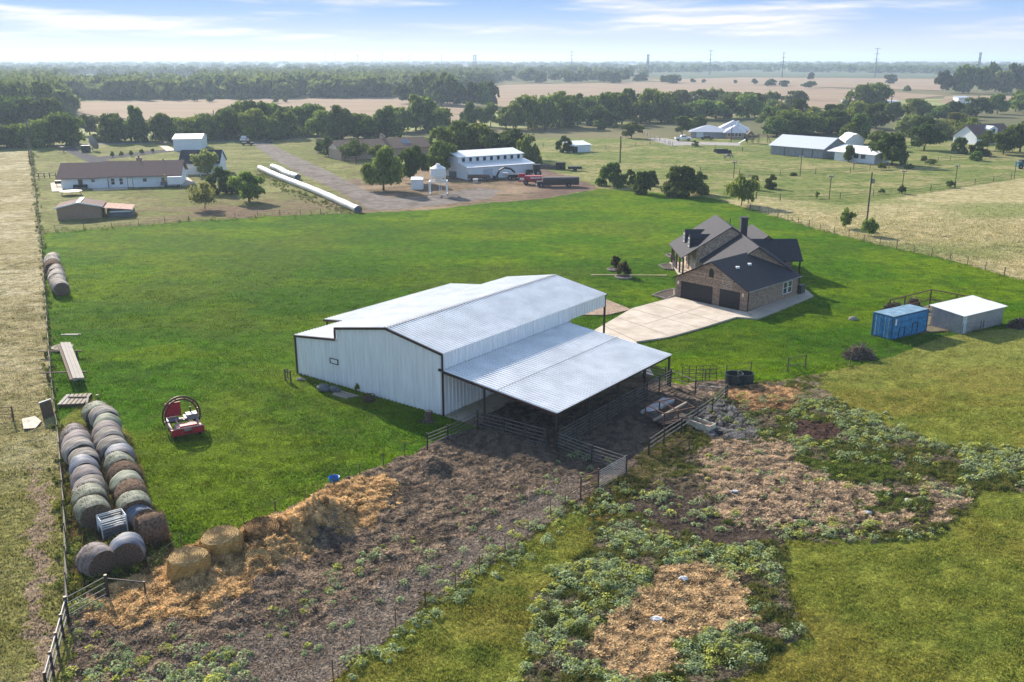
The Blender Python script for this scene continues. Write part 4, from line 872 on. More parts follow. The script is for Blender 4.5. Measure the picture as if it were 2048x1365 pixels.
def straw_bale(px,py,r,h,label,shaggy=.05,sd=1,mm=STRAW,tilt=(0,0)):
    rr=random.Random(sd);g=G(px,py);t=thing('straw_bale',label,'straw bale',g);t.rotation_euler=(tilt[0],tilt[1],0);n=40;v=[];f=[];prof=[(.96,-.1),(1.04,.1),(1.03,.35),(1.0,.6),(.99,.85),(.93,.97)]
    for i,(q,z) in enumerate(prof):
        for j in range(n):
            a=2*math.pi*j/n;w=r*q*(1+.03*math.sin(3*a+sd)+rr.uniform(-shaggy,shaggy));v.append((w*math.cos(a),w*math.sin(a),z*h+rr.uniform(-.03,.03)))
    for i in range(len(prof)-1):
        for j in range(n): f.append((i*n+j,i*n+(j+1)%n,(i+1)*n+(j+1)%n,(i+1)*n+j))
    MB().add(v,f).build('side',mm,t);m=MB();vs=[];fs=[];K=16
    for i in range(K+1):
        q=.93*r*(1-i/K*.98);zz=h*(.97+.04*math.sin(i/K*1.6))+(.025 if i%2 else -.02)
        for j in range(n): a=2*math.pi*j/n;vs.append((q*math.cos(a)*(1+.03*math.sin(3*a+sd)),q*math.sin(a)*(1+.03*math.sin(3*a+sd)),zz+rr.uniform(-.015,.015)))
    for i in range(K):
        for j in range(n): fs.append((i*n+j,i*n+(j+1)%n,(i+1)*n+(j+1)%n,(i+1)*n+j))
    m.add(vs,fs).build('spiral_top',STRAWP if mm is STRAW else STRAWD,t)
    k=900;th=RNG.random(k)*6.283;z=RNG.random(k)*h;R=r*1.01
    c=np.stack([R*np.cos(th),R*np.sin(th),z],1);d=np.stack([np.cos(th)*.04+RNG.normal(0,.07,k),np.sin(th)*.04+RNG.normal(0,.07,k),RNG.normal(-.03,.06,k)],1);s=np.stack([-np.sin(th),np.cos(th),np.zeros(k)],1)*.015
    V=np.stack([c-s,c+s,c+d],1).reshape(-1,3);cl=np.repeat((np.array([.42,.28,.11]) if mm is STRAW else np.array([.22,.14,.07]))*(.6+.7*RNG.random(k))[:,None],3,0)
    o=link('loose_straw',npmesh('loose_straw',V,None,np.arange(3*k).reshape(-1,3),cl),GRASSM,t);o['kind']='stuff';return t
straw_bale(380,1152,1.15,1.35,'upright golden straw bale with a spiral top, nearest the camera',.055,1)
straw_bale(448,1112,1.18,1.45,'upright golden straw bale just behind the nearest one',.085,2,tilt=(.05,-.06))
straw_bale(525,1088,1.1,1.3,'sagging darker straw bale, farthest of the three upright ones',.12,3,STRAWD,(.08,.12))
straw_bale(516,1132,.8,.7,'small broken straw bale fallen in front of the row',.1,4,STRAW,(.3,.2))
# ------------------------------------------------------------------ things on the lawn
a,b=G(345,884),G(410,872);t=thing('bale_wrapper','red bale wrapping machine with a tall hoop standing on the lawn','farm machine',a.lerp(b,.5),ang(a,b));w=(b-a).length/2
for s in(-1,1):
    MB().box(min(s*w,s*(w-.9)),max(s*w,s*(w-.9)),-.1,.1,.42,.92).build('front_bumper',REDM,t)
    MB().bar((s*(w-.12),0,.6),(s*(w-.12),3.0,.75),.16).build('side_rail',REDF,t);MB().bar((s*(w-.75),0.1,.75),(s*(w-.75),2.5,.85),.12).build('inner_rail',REDF,t)
    MB().box(min(s*(w-.05),s*(w-1.0)),max(s*(w-.05),s*(w-1.0)),2.2,3.1,.78,.88).build('side_deck',GREYM,t)
for x,y in((-w+.3,.5),(w-.3,.5),(-w+.25,2.6),(w-.25,2.6)):
    wh=MB().tube((x-.1,y,.3),(x+.1,y,.3),.3,14).build('wheel',RUBBER,t);MB().tube((x-.12,y,.3),(x+.12,y,.3),.14,10).build('rim',REDF,wh)
MB().box(-w+.9,w-.9,.1,2.0,.35,.5).build('bed',REDM,t)
for y in(.35,.8,1.25): MB().tube((-.75,y,.68),(.8,y,.68),.19,12).build('roller',REDF,t)
MB().box(-.5,.75,.15,.6,.85,1.05).build('front_cover',REDM,t);MB().tube((-1.0,-.05,.95),(1.1,-.05,.95),.06,8).build('front_bar',REDF,t)
m=MB()
for k in range(6): m.box(-1.05,.1,3.0+.05*(k%2),3.08+.05*(k%2),.9+k*.19,1.08+k*.19)
m.build('rear_panel',REDM,t);MB().box(-.85,.5,2.3,3.0,.62,.72).build('platform',BLACK,t);MB().box(.35,1.2,2.0,2.7,.75,1.2).build('engine_box',GREYM,t);MB().tube((.75,2.7,1.2),(.75,2.7,1.6),.06,8).build('exhaust',BLACK,t)
hp=MB()
for R in(1.42,1.22):
    pts=[(0+R*math.cos(x_),2.35,1.15+R*math.sin(x_)*1.08) for x_ in [math.radians(-25+230*i/28) for i in range(29)]];hp.path(pts,.075,6)
for i in range(8):
    x_=math.radians(-15+210*i/7);hp.bar((1.15*math.cos(x_),2.35,1.15+1.15*1.08*math.sin(x_)),(1.42*math.cos(x_),2.35,1.15+1.42*1.08*math.sin(x_)),.16,.1)
hp.build('hoop',mat('hoop_red_brown',(.10,.03,.025),.6,.1,.3),t)
a,b=G(207,1082),G(249,1070);t=thing('wire_crate','white slatted metal crate standing in front of the left bale row','crate',a,ang(a,b));w=1.45
m=MB()
for x in(0,w):
    for y in(0,1.0): m.bar((x,y,0),(x,y,1.3),.06)
m.build('frame',WHITE,t)
m=MB()
for z in(.75,.9,1.05,1.2,1.3):
    m.bar((0,0,z),(w,0,z),.03,.05).bar((0,1.0,z),(w,1.0,z),.03,.05).bar((0,0,z),(0,1.0,z),.03,.05).bar((w,0,z),(w,1.0,z),.03,.05)
m.build('slats',WHITE,t);m=MB()
for z in(.1,.28,.46,.62): m.box(.02,w-.02,.01,.05,z-.07,z+.07)
m.build('lower_boards',GREYM,t);MB().box(.05,w-.05,.05,.95,.08,.7).build('contents',TARP,t)
t=thing('bucket','bright blue plastic bucket lying by the lawn edge fence','bucket',G(669,972));m=MB();m.lathe([(.26,0),(.36,.62),(.39,.63),(.38,.68),(.34,.66),(.25,.05)],20);m.build('tub',BLUEB,t);MB().path([(.37*math.cos(i*math.pi/8),0,.62-.22*math.sin(i*math.pi/8)) for i in range(9)],.012,5).build('handle',GREYM,t)
# lumber by the fence
a,b=G(160,775),G(133,702);rz=ang(a,b);Ln=(b-a).length
for i,(px,py,lab) in enumerate(((128,758,'low wooden trestle under the near part of the plank stack'),(121,715,'low wooden trestle under the far part of the plank stack'))):
    g=G(px,py);t=thing('trestle',lab,'trestle',g,math.radians(4));MB().bar((-2.,0,.62),(2.2,0,.62),.16,.1).build('beam',WOODD,t)
    for x in(-1.4,1.6): MB().bar((x,0,0),(x,0,.56),.16,.16).build('leg',WOODD,t)
t=thing('plank_stack','long stack of pale grey planks lying over two trestles','lumber',a+Z1*.68,rz)
for k in range(3): MB().box(0,Ln,-.45+k*.31,-.16+k*.31,0+.05*(k%2),.18+.04*k).build('plank_bundle',BOARD,t)
MB().box(.1,Ln*.96,.5,.72,-.02,.14).build('dark_plank',WOODD,t)
g=G(152,806);t=thing('pallet_pile','pile of broken pallets and loose boards beside the hay bales','pallet',g,math.radians(8))
for k in range(6): MB().box(-1.1+k*.36,-.82+k*.36,-1.2,1.3,.3,.36).build('board',BOARD if k<2 else WOODL,t)
for y in(-1.,.1,1.2): MB().box(-1.1,1.0,y-.06,y+.06,.0,.29).build('bearer',WOODD,t)
MB().bar((-.7,.4,.42),(.9,.2,.42),.18,.06).build('loose_board',WOODD,t);MB().bar((1.25,-1.3,.3),(.95,.4,.5),.16,.06).build('loose_board',BOARD,t);MB().bar((1.4,1.3,.2),(1.7,.2,.5),.2,.06).build('loose_board',WOODL,t)
g=G(125,700);t=thing('cable_spool','round slatted wooden cable spool top lying by the fence','cable spool',g)
m=MB().lathe([(1.0,.25),(1.0,.33),(.8,.33),(.8,.25)],26);m.build('rim',WOODL,t)
for k in range(5): MB().box(-.8+k*.36,-.6+k*.36,-.75,.75,.26,.30).build('slat',BOARD if k%2 else WOODL,t)
MB().lathe([(.4,0),(.4,.25)],16).build('hub',WOODD,t)
tag(MB().box(-.9,.9,-.12,.12,0,.1).box(-.7,1.1,.15,.35,.0,.08).build('board',BOARD,None,loc=G(139,671)),'pair of loose grey boards lying on the grass behind the spool','board')
t=thing('propped_screen','dark board panel with a white edge leaning on the wire fence','panel',G(98,836),math.radians(62));t.rotation_euler=(math.radians(-8),0,math.radians(62));MB().box(-.5,.5,-.03,.03,0,1.4).build('board',WOODD,t);MB().box(-.53,.53,-.05,.05,1.4,1.47).build('edge',WHITE,t)
struct(MB().prism([(q.x,q.y,.17) for q in [G(44,842),G(70,836),G(84,846),G(72,860),G(48,862)]],(0,0,-.3)).build('puddle',mat('wet_mud',(.26,.24,.21),.6,0,.5,2.5,col2=(.10,.08,.055),spec=.1)))
t=thing('pipe_gate','rusty pipe gate standing at the far left in the dry field','gate',G(0,845),math.radians(8))
for x in(-2.2,1.05): MB().tube((x,0,0),(x,0,1.35),.07,8).build('post',RUSTP,t)
for z in(.35,.65,.95,1.25): MB().tube((-2.2,0,z),(1.05,0,z),.03,6).build('rail',RUSTP,t)
# against the barn gable
def bx(x,y): return BP(x,y)
g=G(571,762);t=thing('post_frame','small dark pipe frame on the grass left of the barn','frame',g,BA-math.pi/2)
for x in(0,.75): MB().bar((x,0,0),(x,0,1.15),.1).build('post',WOODD,t)
MB().bar((0,0,.95),(.75,0,.95),.09).build('rail',WOODD,t);MB().bar((0,0,.35),(.75,0,.35),.07).build('rail',WOODD,t);MB().bar((.35,0,.35),(.35,0,1.25),.08).build('centre_bar',WOODD,t)
tag(MB().ball((0,0,.1),.35,8,(1.3,.7,.5),.25).build('rock',STONE,None,loc=G(603,761)),'flat pale rock at the left corner of the barn','rock')
g=G(648,783);t=thing('tarp_roll','rolled grey tarp slumped against the barn gable','tarp',g,BA+math.pi/2);m=MB().ball((0,.0,.3),.5,14,(1.5,.9,.72),.08);m.build('roll',TARP,t,True);MB().ball((-1.0,-.35,.28),.45,12,(1.6,.8,.7),.1).build('folded_end',TARP,t,True)
g=G(690,792);t=thing('board_pile','pile of weathered boards lying along the barn gable','lumber',g,BA+math.pi/2)
for k in range(5): MB().box(-1.2+.1*k,1.2-.05*k,-.5+k*.22,-.32+k*.22,.02+.05*(k%2),.14+.05*(k%2)).build('board',WOODL if k%2 else BOARD,t)
g=G(738,803);t=thing('wire_basket','rusty round wire basket on the grass by the barn gable','basket',g);m=MB()
for z in(.05,.3,.55): m.path([(.55*math.cos(i*.4488),.45*math.sin(i*.4488),z) for i in range(15)],.03,5)
m.build('hoops',RUSTP,t)
for i in range(10): MB().tube((.55*math.cos(i*.628),.45*math.sin(i*.628),.05),(.55*math.cos(i*.628),.45*math.sin(i*.628),.6),.02,5).build('bar',RUSTP,t)
MB().ball((0,0,.2),.45,9,(1,.85,.5),.2).build('contents',HIDE,t)
g=G(858,842);t=thing('tree_stump','upright log stump with a pile of debris at the barn corner','stump',g);m=MB().lathe([(.36,0),(.32,.25),(.31,.8),(.29,.86)],14);m.build('log',WOODD,t);MB().lathe([(.29,.86),(.02,.88)],14).build('cut_top',WOODL,t)
for i in range(6): MB().ball((random.uniform(-.7,.8),random.uniform(-.7,-.1),.08),.22,7,(1.3,.9,.6),.25).build('debris',HIDE,t)
# ------------------------------------------------------------------ corral: pipe fences, gates, tanks, trough
def pipefence(name,label,pts,h,nr,m,r=.035,pr=.06,z0=.25,group=None,cat='fence',posts=True,top=None):
    m0=m;pts=[Vector(p) for p in pts];t=thing(name,label,cat,pts[0],0.,group);o=pts[0]
    if posts:
        for p in pts: MB().tube(p-o-Z1*.2,p-o+Z1*(h+.12),pr,8).build('post',m,t)
    for i in range(nr):
        z=z0+(h-z0)*i/max(1,nr-1);mb=MB();m=RAILM if m0 is PIPE else m0
        for a,b in zip(pts,pts[1:]): mb.tube(a-o+Z1*z,b-o+Z1*z,r,6)
        mb.build('rail',(top if top and i==nr-1 else m),t)
    return t
pipefence('pipe_fence','dark pipe fence along the lawn edge running up to the barn corner',[G(855,903),G(896,886),G(955,858)],1.35,5,PIPE)
pipefence('pipe_fence','dark pipe fence across the front of the lean-to in the barn shade',[G(955,858),G(1008,872),G(1050,884),G(1094,896)],1.45,5,PIPE)
pipefence('pipe_fence','long dark pipe fence under the low edge of the lean-to roof',[BP(.2,-11.35),BP(2.5,-11.35),BP(4.7,-11.35),BP(7,-11.35),BP(9.1,-11.35),BP(11.3,-11.35),BP(13.4,-11.35),BP(15.6,-11.35),BP(17.7,-11.35)],1.55,6,PIPE)
pipefence('pipe_fence','light railed pipe fence from the lean-to corner out to the pen gate',[G(1113,898),G(1183,925),G(1252,948)],1.3,5,PIPE)
tt=panel('pen_gate','wide shiny green grey tube gate at the pen corner by the wire fence',G(1252,948),G(1196,982),.15,1.4,9,PIPEL,.024,3,'gate')
pipefence('pipe_fence','short dark braced pipe fence where the wire fence meets the pen gate',[G(1196,984),G(1161,1000)],1.6,5,RUSTP)
panel('pen_brace','slanting brace pipe beside the pen gate post',G(1161,999)+Z1*0.,G(1130,1013)-Z1*.2,.1,.95,2,RUSTP,.035,2,'brace')
pipefence('pipe_fence','straight dark pipe fence on the right side of the watering lane',[G(1297,912),G(1327,891),G(1362,868),G(1394,847),G(1424,827),G(1453,798)],1.3,3,PIPE,.045,.065,.6)
panel('swing_gate','open rusty brown swing gate at the near end of the watering lane',G(1298,910),G(1378,903),.15,1.3,4,RUSTP,.028,2,'gate')
pipefence('pipe_fence','dark two rail pipe fence closing the far end of the watering lane',[G(1330,762),G(1390,790),G(1450,800)],1.25,2,PIPE,.035,.06,.65)
pipefence('pipe_fence','thin rail fence from the lean-to post along the lawn to the tanks',[BP(17.8,-11.2),G(1410,765),G(1452,758),G(1501,750)],1.2,2,POSTM,.025,.05,.7)
pipefence('pipe_fence','short wooden rail fence with tall posts right of the dark tanks',[G(1575,745),G(1610,738)],1.35,2,POSTM,.035,.07,.6)
pipefence('pipe_fence','dark pipe fence at the shaded back side of the lean-to pen',[BP(18.0,-2.5),BP(18,-5.5),BP(18,-8.4),BP(17.9,-11)],1.4,5,PIPE)
t=panel('leaning_gate','rusty grid gate leaning on the rail fence beside the lawn',G(1364,765),G(1432,764),.1,1.55,5,RUSTP,.028,6,'gate')
for i,(px,py,r,lab) in enumerate(((1467,768,.8,'squat dark green stock tank, left of two by the rail fence'),(1490,767,.72,'round dark stock tank with weeds beside it, right of two'))):
    t=thing('stock_tank',lab,'tank',G(px,py));MB().lathe([(r,0),(r*1.02,.5),(r,.95),(r*1.04,1.0),(r*.95,1.0),(r*.9,.5),(.05,.45)],22).build('tub',TANKM,t);MB().lathe([(r*1.03,.3),(r*1.05,.35),(r*1.03,.4)],22).build('hoop',TANKM,t)
a,b=G(1372,852),G(1418,868);t=thing('feed_trough','long white feed trough with rusty inside by the pipe fence','trough',a,ang(a,b));Lt=(b-a).length
m=MB().box(0,Lt,-.05,.03,.05,.62).box(0,Lt,.77,.85,.05,.62).box(0,.06,.03,.77,.05,.62).box(Lt-.06,Lt,.03,.77,.05,.62);m.build('sides',mat('off_white_trough',(.50,.46,.36),.6,0,.25,3),t);MB().box(.06,Lt-.06,.03,.77,.05,.4).build('feed',RUST,t)
m=MB().box(.2,.35,0,.8,-.1,.05);m.build('skid',WOODD,t);MB().box(Lt-.4,Lt-.25,0,.8,-.1,.05).build('skid',WOODD,t)
a,b=G(1290,842),G(1316,856);t=thing('feed_wagon','rusty open feed bunk frame standing in the muddy lane','feeder',a,ang(a,b));Wd=(b-a).length+.7
for x in(0,Wd):
    for y in(0,1.4,3.0): MB().bar((x,y,0),(x,y,1.45),.09).build('post',RUSTP,t)
for x in(0,Wd): MB().bar((x,0,.65),(x,3,.65),.08).build('rail',RUSTP,t);MB().bar((x,0,1.42),(x,3,1.42),.08).build('rail',RUSTP,t)
for y in(0,1.4,3.): MB().bar((0,y,1.42),(Wd,y,1.42),.07).build('cross_bar',RUSTP,t)
MB().box(.05,Wd-.05,.05,2.95,.38,.5).build('tray',HIDE,t);MB().bar((Wd*.55,-.2,.5),(Wd*.6,3.,1.5),.16).build('pole',WOODL,t)
m=MB();p=[BP(10.2,-12.6),BP(14.2,-12.5),BP(14.4,-13.6),BP(10.8,-13.5)];struct(MB().prism([(q.x,q.y,.28) for q in p],(0,0,-.5)).build('pale_slab',mat('pale_wet_concrete',(.34,.34,.36),.35,0,.4,1.5)))
tag(MB().bar((0,0,.3),(1.9,-.6,.3),.12,.08).build('board',BOARD,None,loc=G(1396,778)),'loose pale board on the bare ground inside the far pen','board')
# ------------------------------------------------------------------ wire fences
def wirefence(label,pts,step,h=1.2,nw=4,m=POSTM,pr=.04,wr=.012,name='wire_fence',fat=None):
    P=[G(*p) if len(p)==2 else Vector(p) for p in pts];t=thing(name,label,'fence',P[0]);o=P[0];Q=[]
    for a,b in zip(P,P[1:]):
        k=max(1,int(round((b-a).length/step)))
        Q+=[a.lerp(b,i/k) for i in range(k)]
    Q.append(P[-1])
    me=None
    for i,q in enumerate(Q[:100]):
        hh=h*random.uniform(.95,1.12);MB().tube(q-o-Z1*.2,q-o+Z1*hh,pr*(1 if i%6 else 1.5),5).build('post',m,t)
    for k in range(nw):
        z=.2+(h-.3)*k/max(1,nw-1);mb=MB()
        for a,b in zip(Q,Q[1:]): mb.tube(a-o+Z1*z,b-o+Z1*z,wr,3)
        mb.build('wire',WIREM,t)
    return t
wirefence('long wire fence on dark posts between dry field and lawn',[(62,303),(75,420),(82,480),(89,560),(103,760),(118,880),(131,1040),(137,1243)],3.4,1.25,5,POSTM,.05,.014)
wirefence('low wire fence on thin steel posts along the lawn edge by the straw',[(855,903),(810,915),(767,935),(720,957),(669,982),(612,1010),(552,1033),(490,1064),(430,1087),(365,1103),(300,1150)],4.,1.1,3,POSTM,.035,.010)
wirefence('wire fence on thin steel posts between muddy pen and weeds',[(1161,1000),(1101,1034),(1056,1078),(1010,1106),(959,1150),(911,1181),(851,1221),(792,1262),(723,1313),(667,1366),(610,1420)],5.,1.2,4,RUSTP,.03,.010)
wirefence('thin wire fence across the back of the lawn below the neighbour yard',[(80,469),(111,464),(330,447),(560,432),(722,427)],4.,1.1,3,POSTM,.04,.012)
wirefence('long sagging wire fence between lawn and pale dry field',[(1500,419),(1640,461),(1760,491),(1900,521),(2048,563),(2200,604)],3.6,1.15,3,POSTM,.05,.014)
wirefence('low wire fence from the rail posts past the container to the right edge',[(1610,738),(1700,733),(1780,715),(1890,673),(1960,663),(2048,655),(2150,645)],4.5,1.1,3,POSTM,.04,.012)
pc=G(137,1243);pipefence('corner_fence','black pipe corner fence with pale top rail at the lower left',[(pc.x,pc.y,0),(G(217,1198).x,G(217,1198).y,0)],1.35,4,PIPE,.03,.09,.35)
q=G(217,1198);m=thing('corner_fence','short dark rail running from the corner fence post into the weeds','fence',q);MB().tube((0,0,1.25),(2.0,.1,.95),.04,6).build('rail',PIPE,m);MB().tube((2.0,.1,-.1),(2.0,.1,1.0),.05,6).build('post',PIPE,m)
pipefence('corner_fence','pale railed pipe fence leading from the corner toward the viewer',[pc]+[pc+(Vector((-21.2,36.,0))-pc)*k/4 for k in(1,2,3,4)],1.3,3,PIPE,.045,.07,.45,top=PIPEL)
for px,py,lab in((163,1420,'bare pipe post at the bottom edge, left of two'),(205,1420,'bare pipe post at the bottom edge, right of two')):
    g=G(px,py);t=thing('fence_post',lab,'post',g);MB().tube((0,0,-.1),(0,0,1.45),.06,8).build('pipe',PIPEL,t);MB().lathe([(.07,1.45),(.03,1.5)],8).build('cap',PIPE,t)
# litter and small heaps
for px,py,s in((1470,988,.2),(1312,1245,.26),(1815,1005,.2),(1736,1030,.22),(1366,1163,.22)):
    tag(MB().ball((0,0,.18),s,9,(1.3,.8,.4),.35).build('plastic_wrap',SHIP,None,loc=G(px,py)),'%s scrap of pale net wrap lying on the %s'%({.2:'small',.26:'bluish'}.get(s,'crumpled'),'straw patch at the front' if py>1100 else 'trampled straw of the right pasture'),'litter','scraps of net wrap on the straw')
tag(MB().ball((0,0,.12),.45,10,(1.2,.8,.6),.2).build('rock',STONE,None,loc=G(1706,640)),'single pale rock on the lawn left of the container','rock')
# ------------------------------------------------------------------ neighbours' buildings
def FR(a,b): return ang(a,b),(b-a).to_2d().length
def mrow(t,name,m,boxes):
    for b in boxes: MB().box(*b).build(name,m,t)
# white ranch house
a,b=G(124,379),G(361,373);rz,Ln=FR(a,b)
t=thing('ranch_house','long low white house with brown shingle roof left of the bag silage','house',a,rz)
ez=HT(124,379,357);dp=11.;rzd=2.55
MB().prism([(0,0,0),(0,dp,0),(0,dp,ez),(0,dp/2,ez+rzd+.1),(0,0,ez)],(Ln,0,0)).build('wall',WHITEV,t)
for x0,x1,dz in((-.9,Ln*.32,0.),(Ln*.32,Ln+.6,.16)):
    m=MB()
    for s in(0,1):
        y=-.75 if s==0 else dp+.75;e=ez-.15+dz
        q=[(x0,y,e),(x1,y,e),(x1,dp/2,ez+rzd+.15+dz),(x0,dp/2,ez+rzd+.15+dz)];m.prism(q if s==0 else q[::-1],(0,0,.14))
    m.build('roof',SHBRN,t)
for f,w,h,z in((.16,.9,1.5,.6),(.265,.9,.7,1.4),(.43,.85,1.5,.7),(.50,.85,1.5,.7),(.70,1.0,.9,1.2),(.86,1.0,.9,1.2)): window(t,(Ln*f,-.03,z),X1,-Y1,w,h,TRIM if f<.2 else WHITE)
d=door(t,(Ln*.575,-.02,.1),X1,-Y1,1.0,2.0,WHITE);MB().box(Ln*.575-.6,Ln*.575+.6,-.03,-.005,.05,2.2).build('door_frame',BLACK,t)
MB().bar((Ln*.395,-.5,0),(Ln*.395,-.5,ez-.2),.14).build('porch_post',TRIM,t)
c=MB().box(Ln*.60,Ln*.645,dp*.62,dp*.7,ez+.6,ez+rzd+1.0).build('chimney',BRICK,t);MB().tube((Ln*.62,dp*.66,ez+rzd+1.0),(Ln*.62,dp*.66,ez+rzd+1.5),.2,8).build('chimney_cap',BLACK,c)
MB().tube((Ln*.84,dp*.52,ez+rzd),(Ln*.84,dp*.52,ez+rzd+.7),.12,6).build('roof_vent',BLACK,t)
for nm,pl in(('patio',[(101,368),(120,364),(126,382),(130,384),(104,385)]),('porch_slab',[(186,379),(255,376),(256,380),(186,383)]),('patio',[(357,358),(376,356),(391,368),(364,373)])): slabpx(nm,pl,.16,CONC)
def addbox(name,label,cat,px,py,parts,rz=0.,group=None):
    t=thing(name,label,cat,G(px,py),rz,group)
    for nm,m,bx in parts: MB().box(*bx).build(nm,m,t)
    return t
def grill(px,py,label):
    t=thing('grill',label,'grill',G(px,py)+Z1*.1,rz)
    for x in(-.5,.5): MB().bar((x,0,0),(x,0,.7),.09).build('leg',BLACK,t)
    MB().tube((-.8,0,.95),(.8,0,.95),.38,12).build('barrel',BLACK,t);MB().tube((.6,0,1.3),(.6,0,1.75),.08,8).build('stack_pipe',BLACK,t)
grill(119,374,'black barrel grill on the patio at the left end of the white house');grill(134,377,'black smoker grill standing against the white house wall')
addbox('bench','dark bench standing against the white house below the tall window','bench',161,379,[('seat',BLACK,(-1.5,1.5,-.3,.3,.4,.5)),('backrest',BLACK,(-1.5,1.5,.3,.38,.5,1.0)),('leg',BLACK,(-1.45,-1.35,-.3,.3,0,.39)),('leg',BLACK,(1.35,1.45,-.3,.3,0,.39))],rz)
t=addbox('tool_cart','cluttered grey trailer of tools parked at the right end of the white house','trailer',345,375,[('bed',GREYM,(-2.6,2.6,-.7,.7,.5,.65)),('cabinet',WHITE,(-.9,2.2,-.4,.7,.66,2.4)),('box',TARP,(-2.4,-1.2,-.6,.6,.66,1.3)),('yellow_boom',mat('yellow_paint',(.5,.33,.05),.5),(-1.6,-1.35,-.1,.1,.66,2.9))],rz)
for x in(-1.3,1.4): MB().tube((x,-.85,.36),(x,-.65,.36),.36,12).build('wheel',RUBBER,t)
g=G(143,391);t=thing('trampoline','round pale trampoline on the grass in front of the white house','trampoline',g)
MB().lathe([(2.15,.86),(2.25,.9),(2.2,.94),(1.9,.93),(.02,.9)],26).build('bed',mat('pale_tarp',(.5,.46,.4),.7),t)
for i in range(6):
    x,y=2.1*math.cos(i*1.047),2.1*math.sin(i*1.047);MB().bar((x,y,0),(x,y,.85),.07).build('leg',GREYM,t)
# rail fence at the house's left end
pipefence('rail_fence','short dark board fence from the wire fence to the white house',[G(68,358),G(78,357.5),G(89,357),G(100,356.5),G(112,356)],1.25,2,TRIM,.08,.1,.55)
# tan shed with rusty lean-to
a,b=G(116,441),G(205,437);rz,Ln=FR(a,b);t=thing('tan_shed','tan board shed with brown roof and white trim on the lawn boundary','shed',a,rz)
ez=HT(116,441,417);rr=ez+.75;D=6.
MB().prism([(0,0,0),(Ln,0,0),(Ln,0,ez),(Ln/2,0,rr),(0,0,ez)],(0,D,0)).build('wall',TANS,t)
for s in(0,1):
    x0,x1=(-.35,Ln/2) if s==0 else (Ln/2,Ln+.35);z0,z1=(ez-.05,rr+.08) if s==0 else (rr+.08,ez-.05)
    MB().prism([(x0,-.3,z0),(x1,-.3,z1),(x1,D+.3,z1),(x0,D+.3,z0)],(0,0,.1)).build('roof',SHBRN,t);MB().bar((x0,-.36,z0+.06),(x1,-.36,z1+.06),.06,.22).build('rake_trim',WHITE,t)
MB().bar((Ln/2,-.38,rr+.2),(Ln/2,D+.3,rr+.2),.7,.05).build('ridge_cap',WHITE,t)
MB().box(-.05,-.025,.1,D,.05,ez-.15).build('white_side',WHITEV,t)
t=thing('lean_to','rusty roofed white lean-to joined to the tan shed','shed',b+(b-a).normalized()*1.0,rz)
roofrib(MB(),(-1.4,-.4,ez-.1),(4.3,-.4,ez-.75),(4.3,D+.2,ez-.75),(-1.4,D+.2,ez-.1),sp=.35,h=.03).build('roof',RUST,t)
MB().box(.3,4.1,.5,D,.9,ez-1.0).build('wall',WHITEV,t);MB().box(.2,4.2,.3,D-.1,.0,.85).build('base',TARP,t);MB().bar((.1,0,0),(.1,0,ez-.5),.14).build('post',WOODD,t);MB().bar((4.1,0,0),(4.1,0,ez-1.0),.14).build('post',WOODD,t)
MB().box(-.2,.2,.7,D-1,.05,ez-.7).build('door',BLACK,t)
# white garage with dark roof, white workshop
a,b=G(362,350),G(449,349);rz,Ln=FR(a,b);Ln*=.9;t=thing('white_garage','white outbuilding with steep dark shingle roof beside the ranch house','garage',a,rz)
ez=HT(362,350,326);D=8.5;MB().prism([(0,0,0),(0,D,0),(0,D,ez),(0,D/2,ez+2.5),(0,0,ez)],(Ln,0,0)).build('wall',WHITEV,t)
for s in(0,1):
    q=[(-.4,-.5,ez-.25),(Ln+.3,-.5,ez-.25),(Ln+.3,D/2,ez+2.65),(-.4,D/2,ez+2.65)] if s==0 else [(Ln+.3,D+.5,ez-.25),(-.4,D+.5,ez-.25),(-.4,D/2,ez+2.65),(Ln+.3,D/2,ez+2.65)]
    MB().prism(q,(0,0,.14)).build('roof',SHDARK,t)
for s in(0,1): MB().bar((Ln+.34,-.5 if s==0 else D+.5,ez-.2),(Ln+.34,D/2,ez+2.7),.08,.2).build('rake_trim',WHITE,t)
a,b=G(348,302.5),G(404,301.5);rz,Ln=FR(a,b);t=thing('white_workshop','white metal workshop with a concrete pad near the road','workshop',a,rz)
ez=HT(348,302.5,279);D=16.
MB().prism([(0,0,0),(0,D,0),(0,D,ez),(0,D/2,ez+.9),(0,0,ez)],(Ln,0,0)).build('wall',WHITEV,t)
for s in(0,1):
    q=[(-.3,-.3,ez-.02),(Ln+.3,-.3,ez-.02),(Ln+.3,D/2,ez+.98),(-.3,D/2,ez+.98)] if s==0 else [(Ln+.3,D+.3,ez-.02),(-.3,D+.3,ez-.02),(-.3,D/2,ez+.98),(Ln+.3,D/2,ez+.98)]
    MB().prism(q,(0,0,.1)).build('roof',mat('white_roof_sheet',(.62,.65,.70),.5,.1,.04),t)
window(t,(-.03,10.5,1.4),Y1,-X1,1.0,1.0,BLACK);window(t,(-.03,7,1.4),Y1,-X1,1.0,1.0,BLACK);door(t,(-.03,3,0),Y1,-X1,1.1,3.2,BLACK);slabpx('workshop_pad',[(319,293),(336,292.5),(352,302),(333,303.5)],.16,CONC)
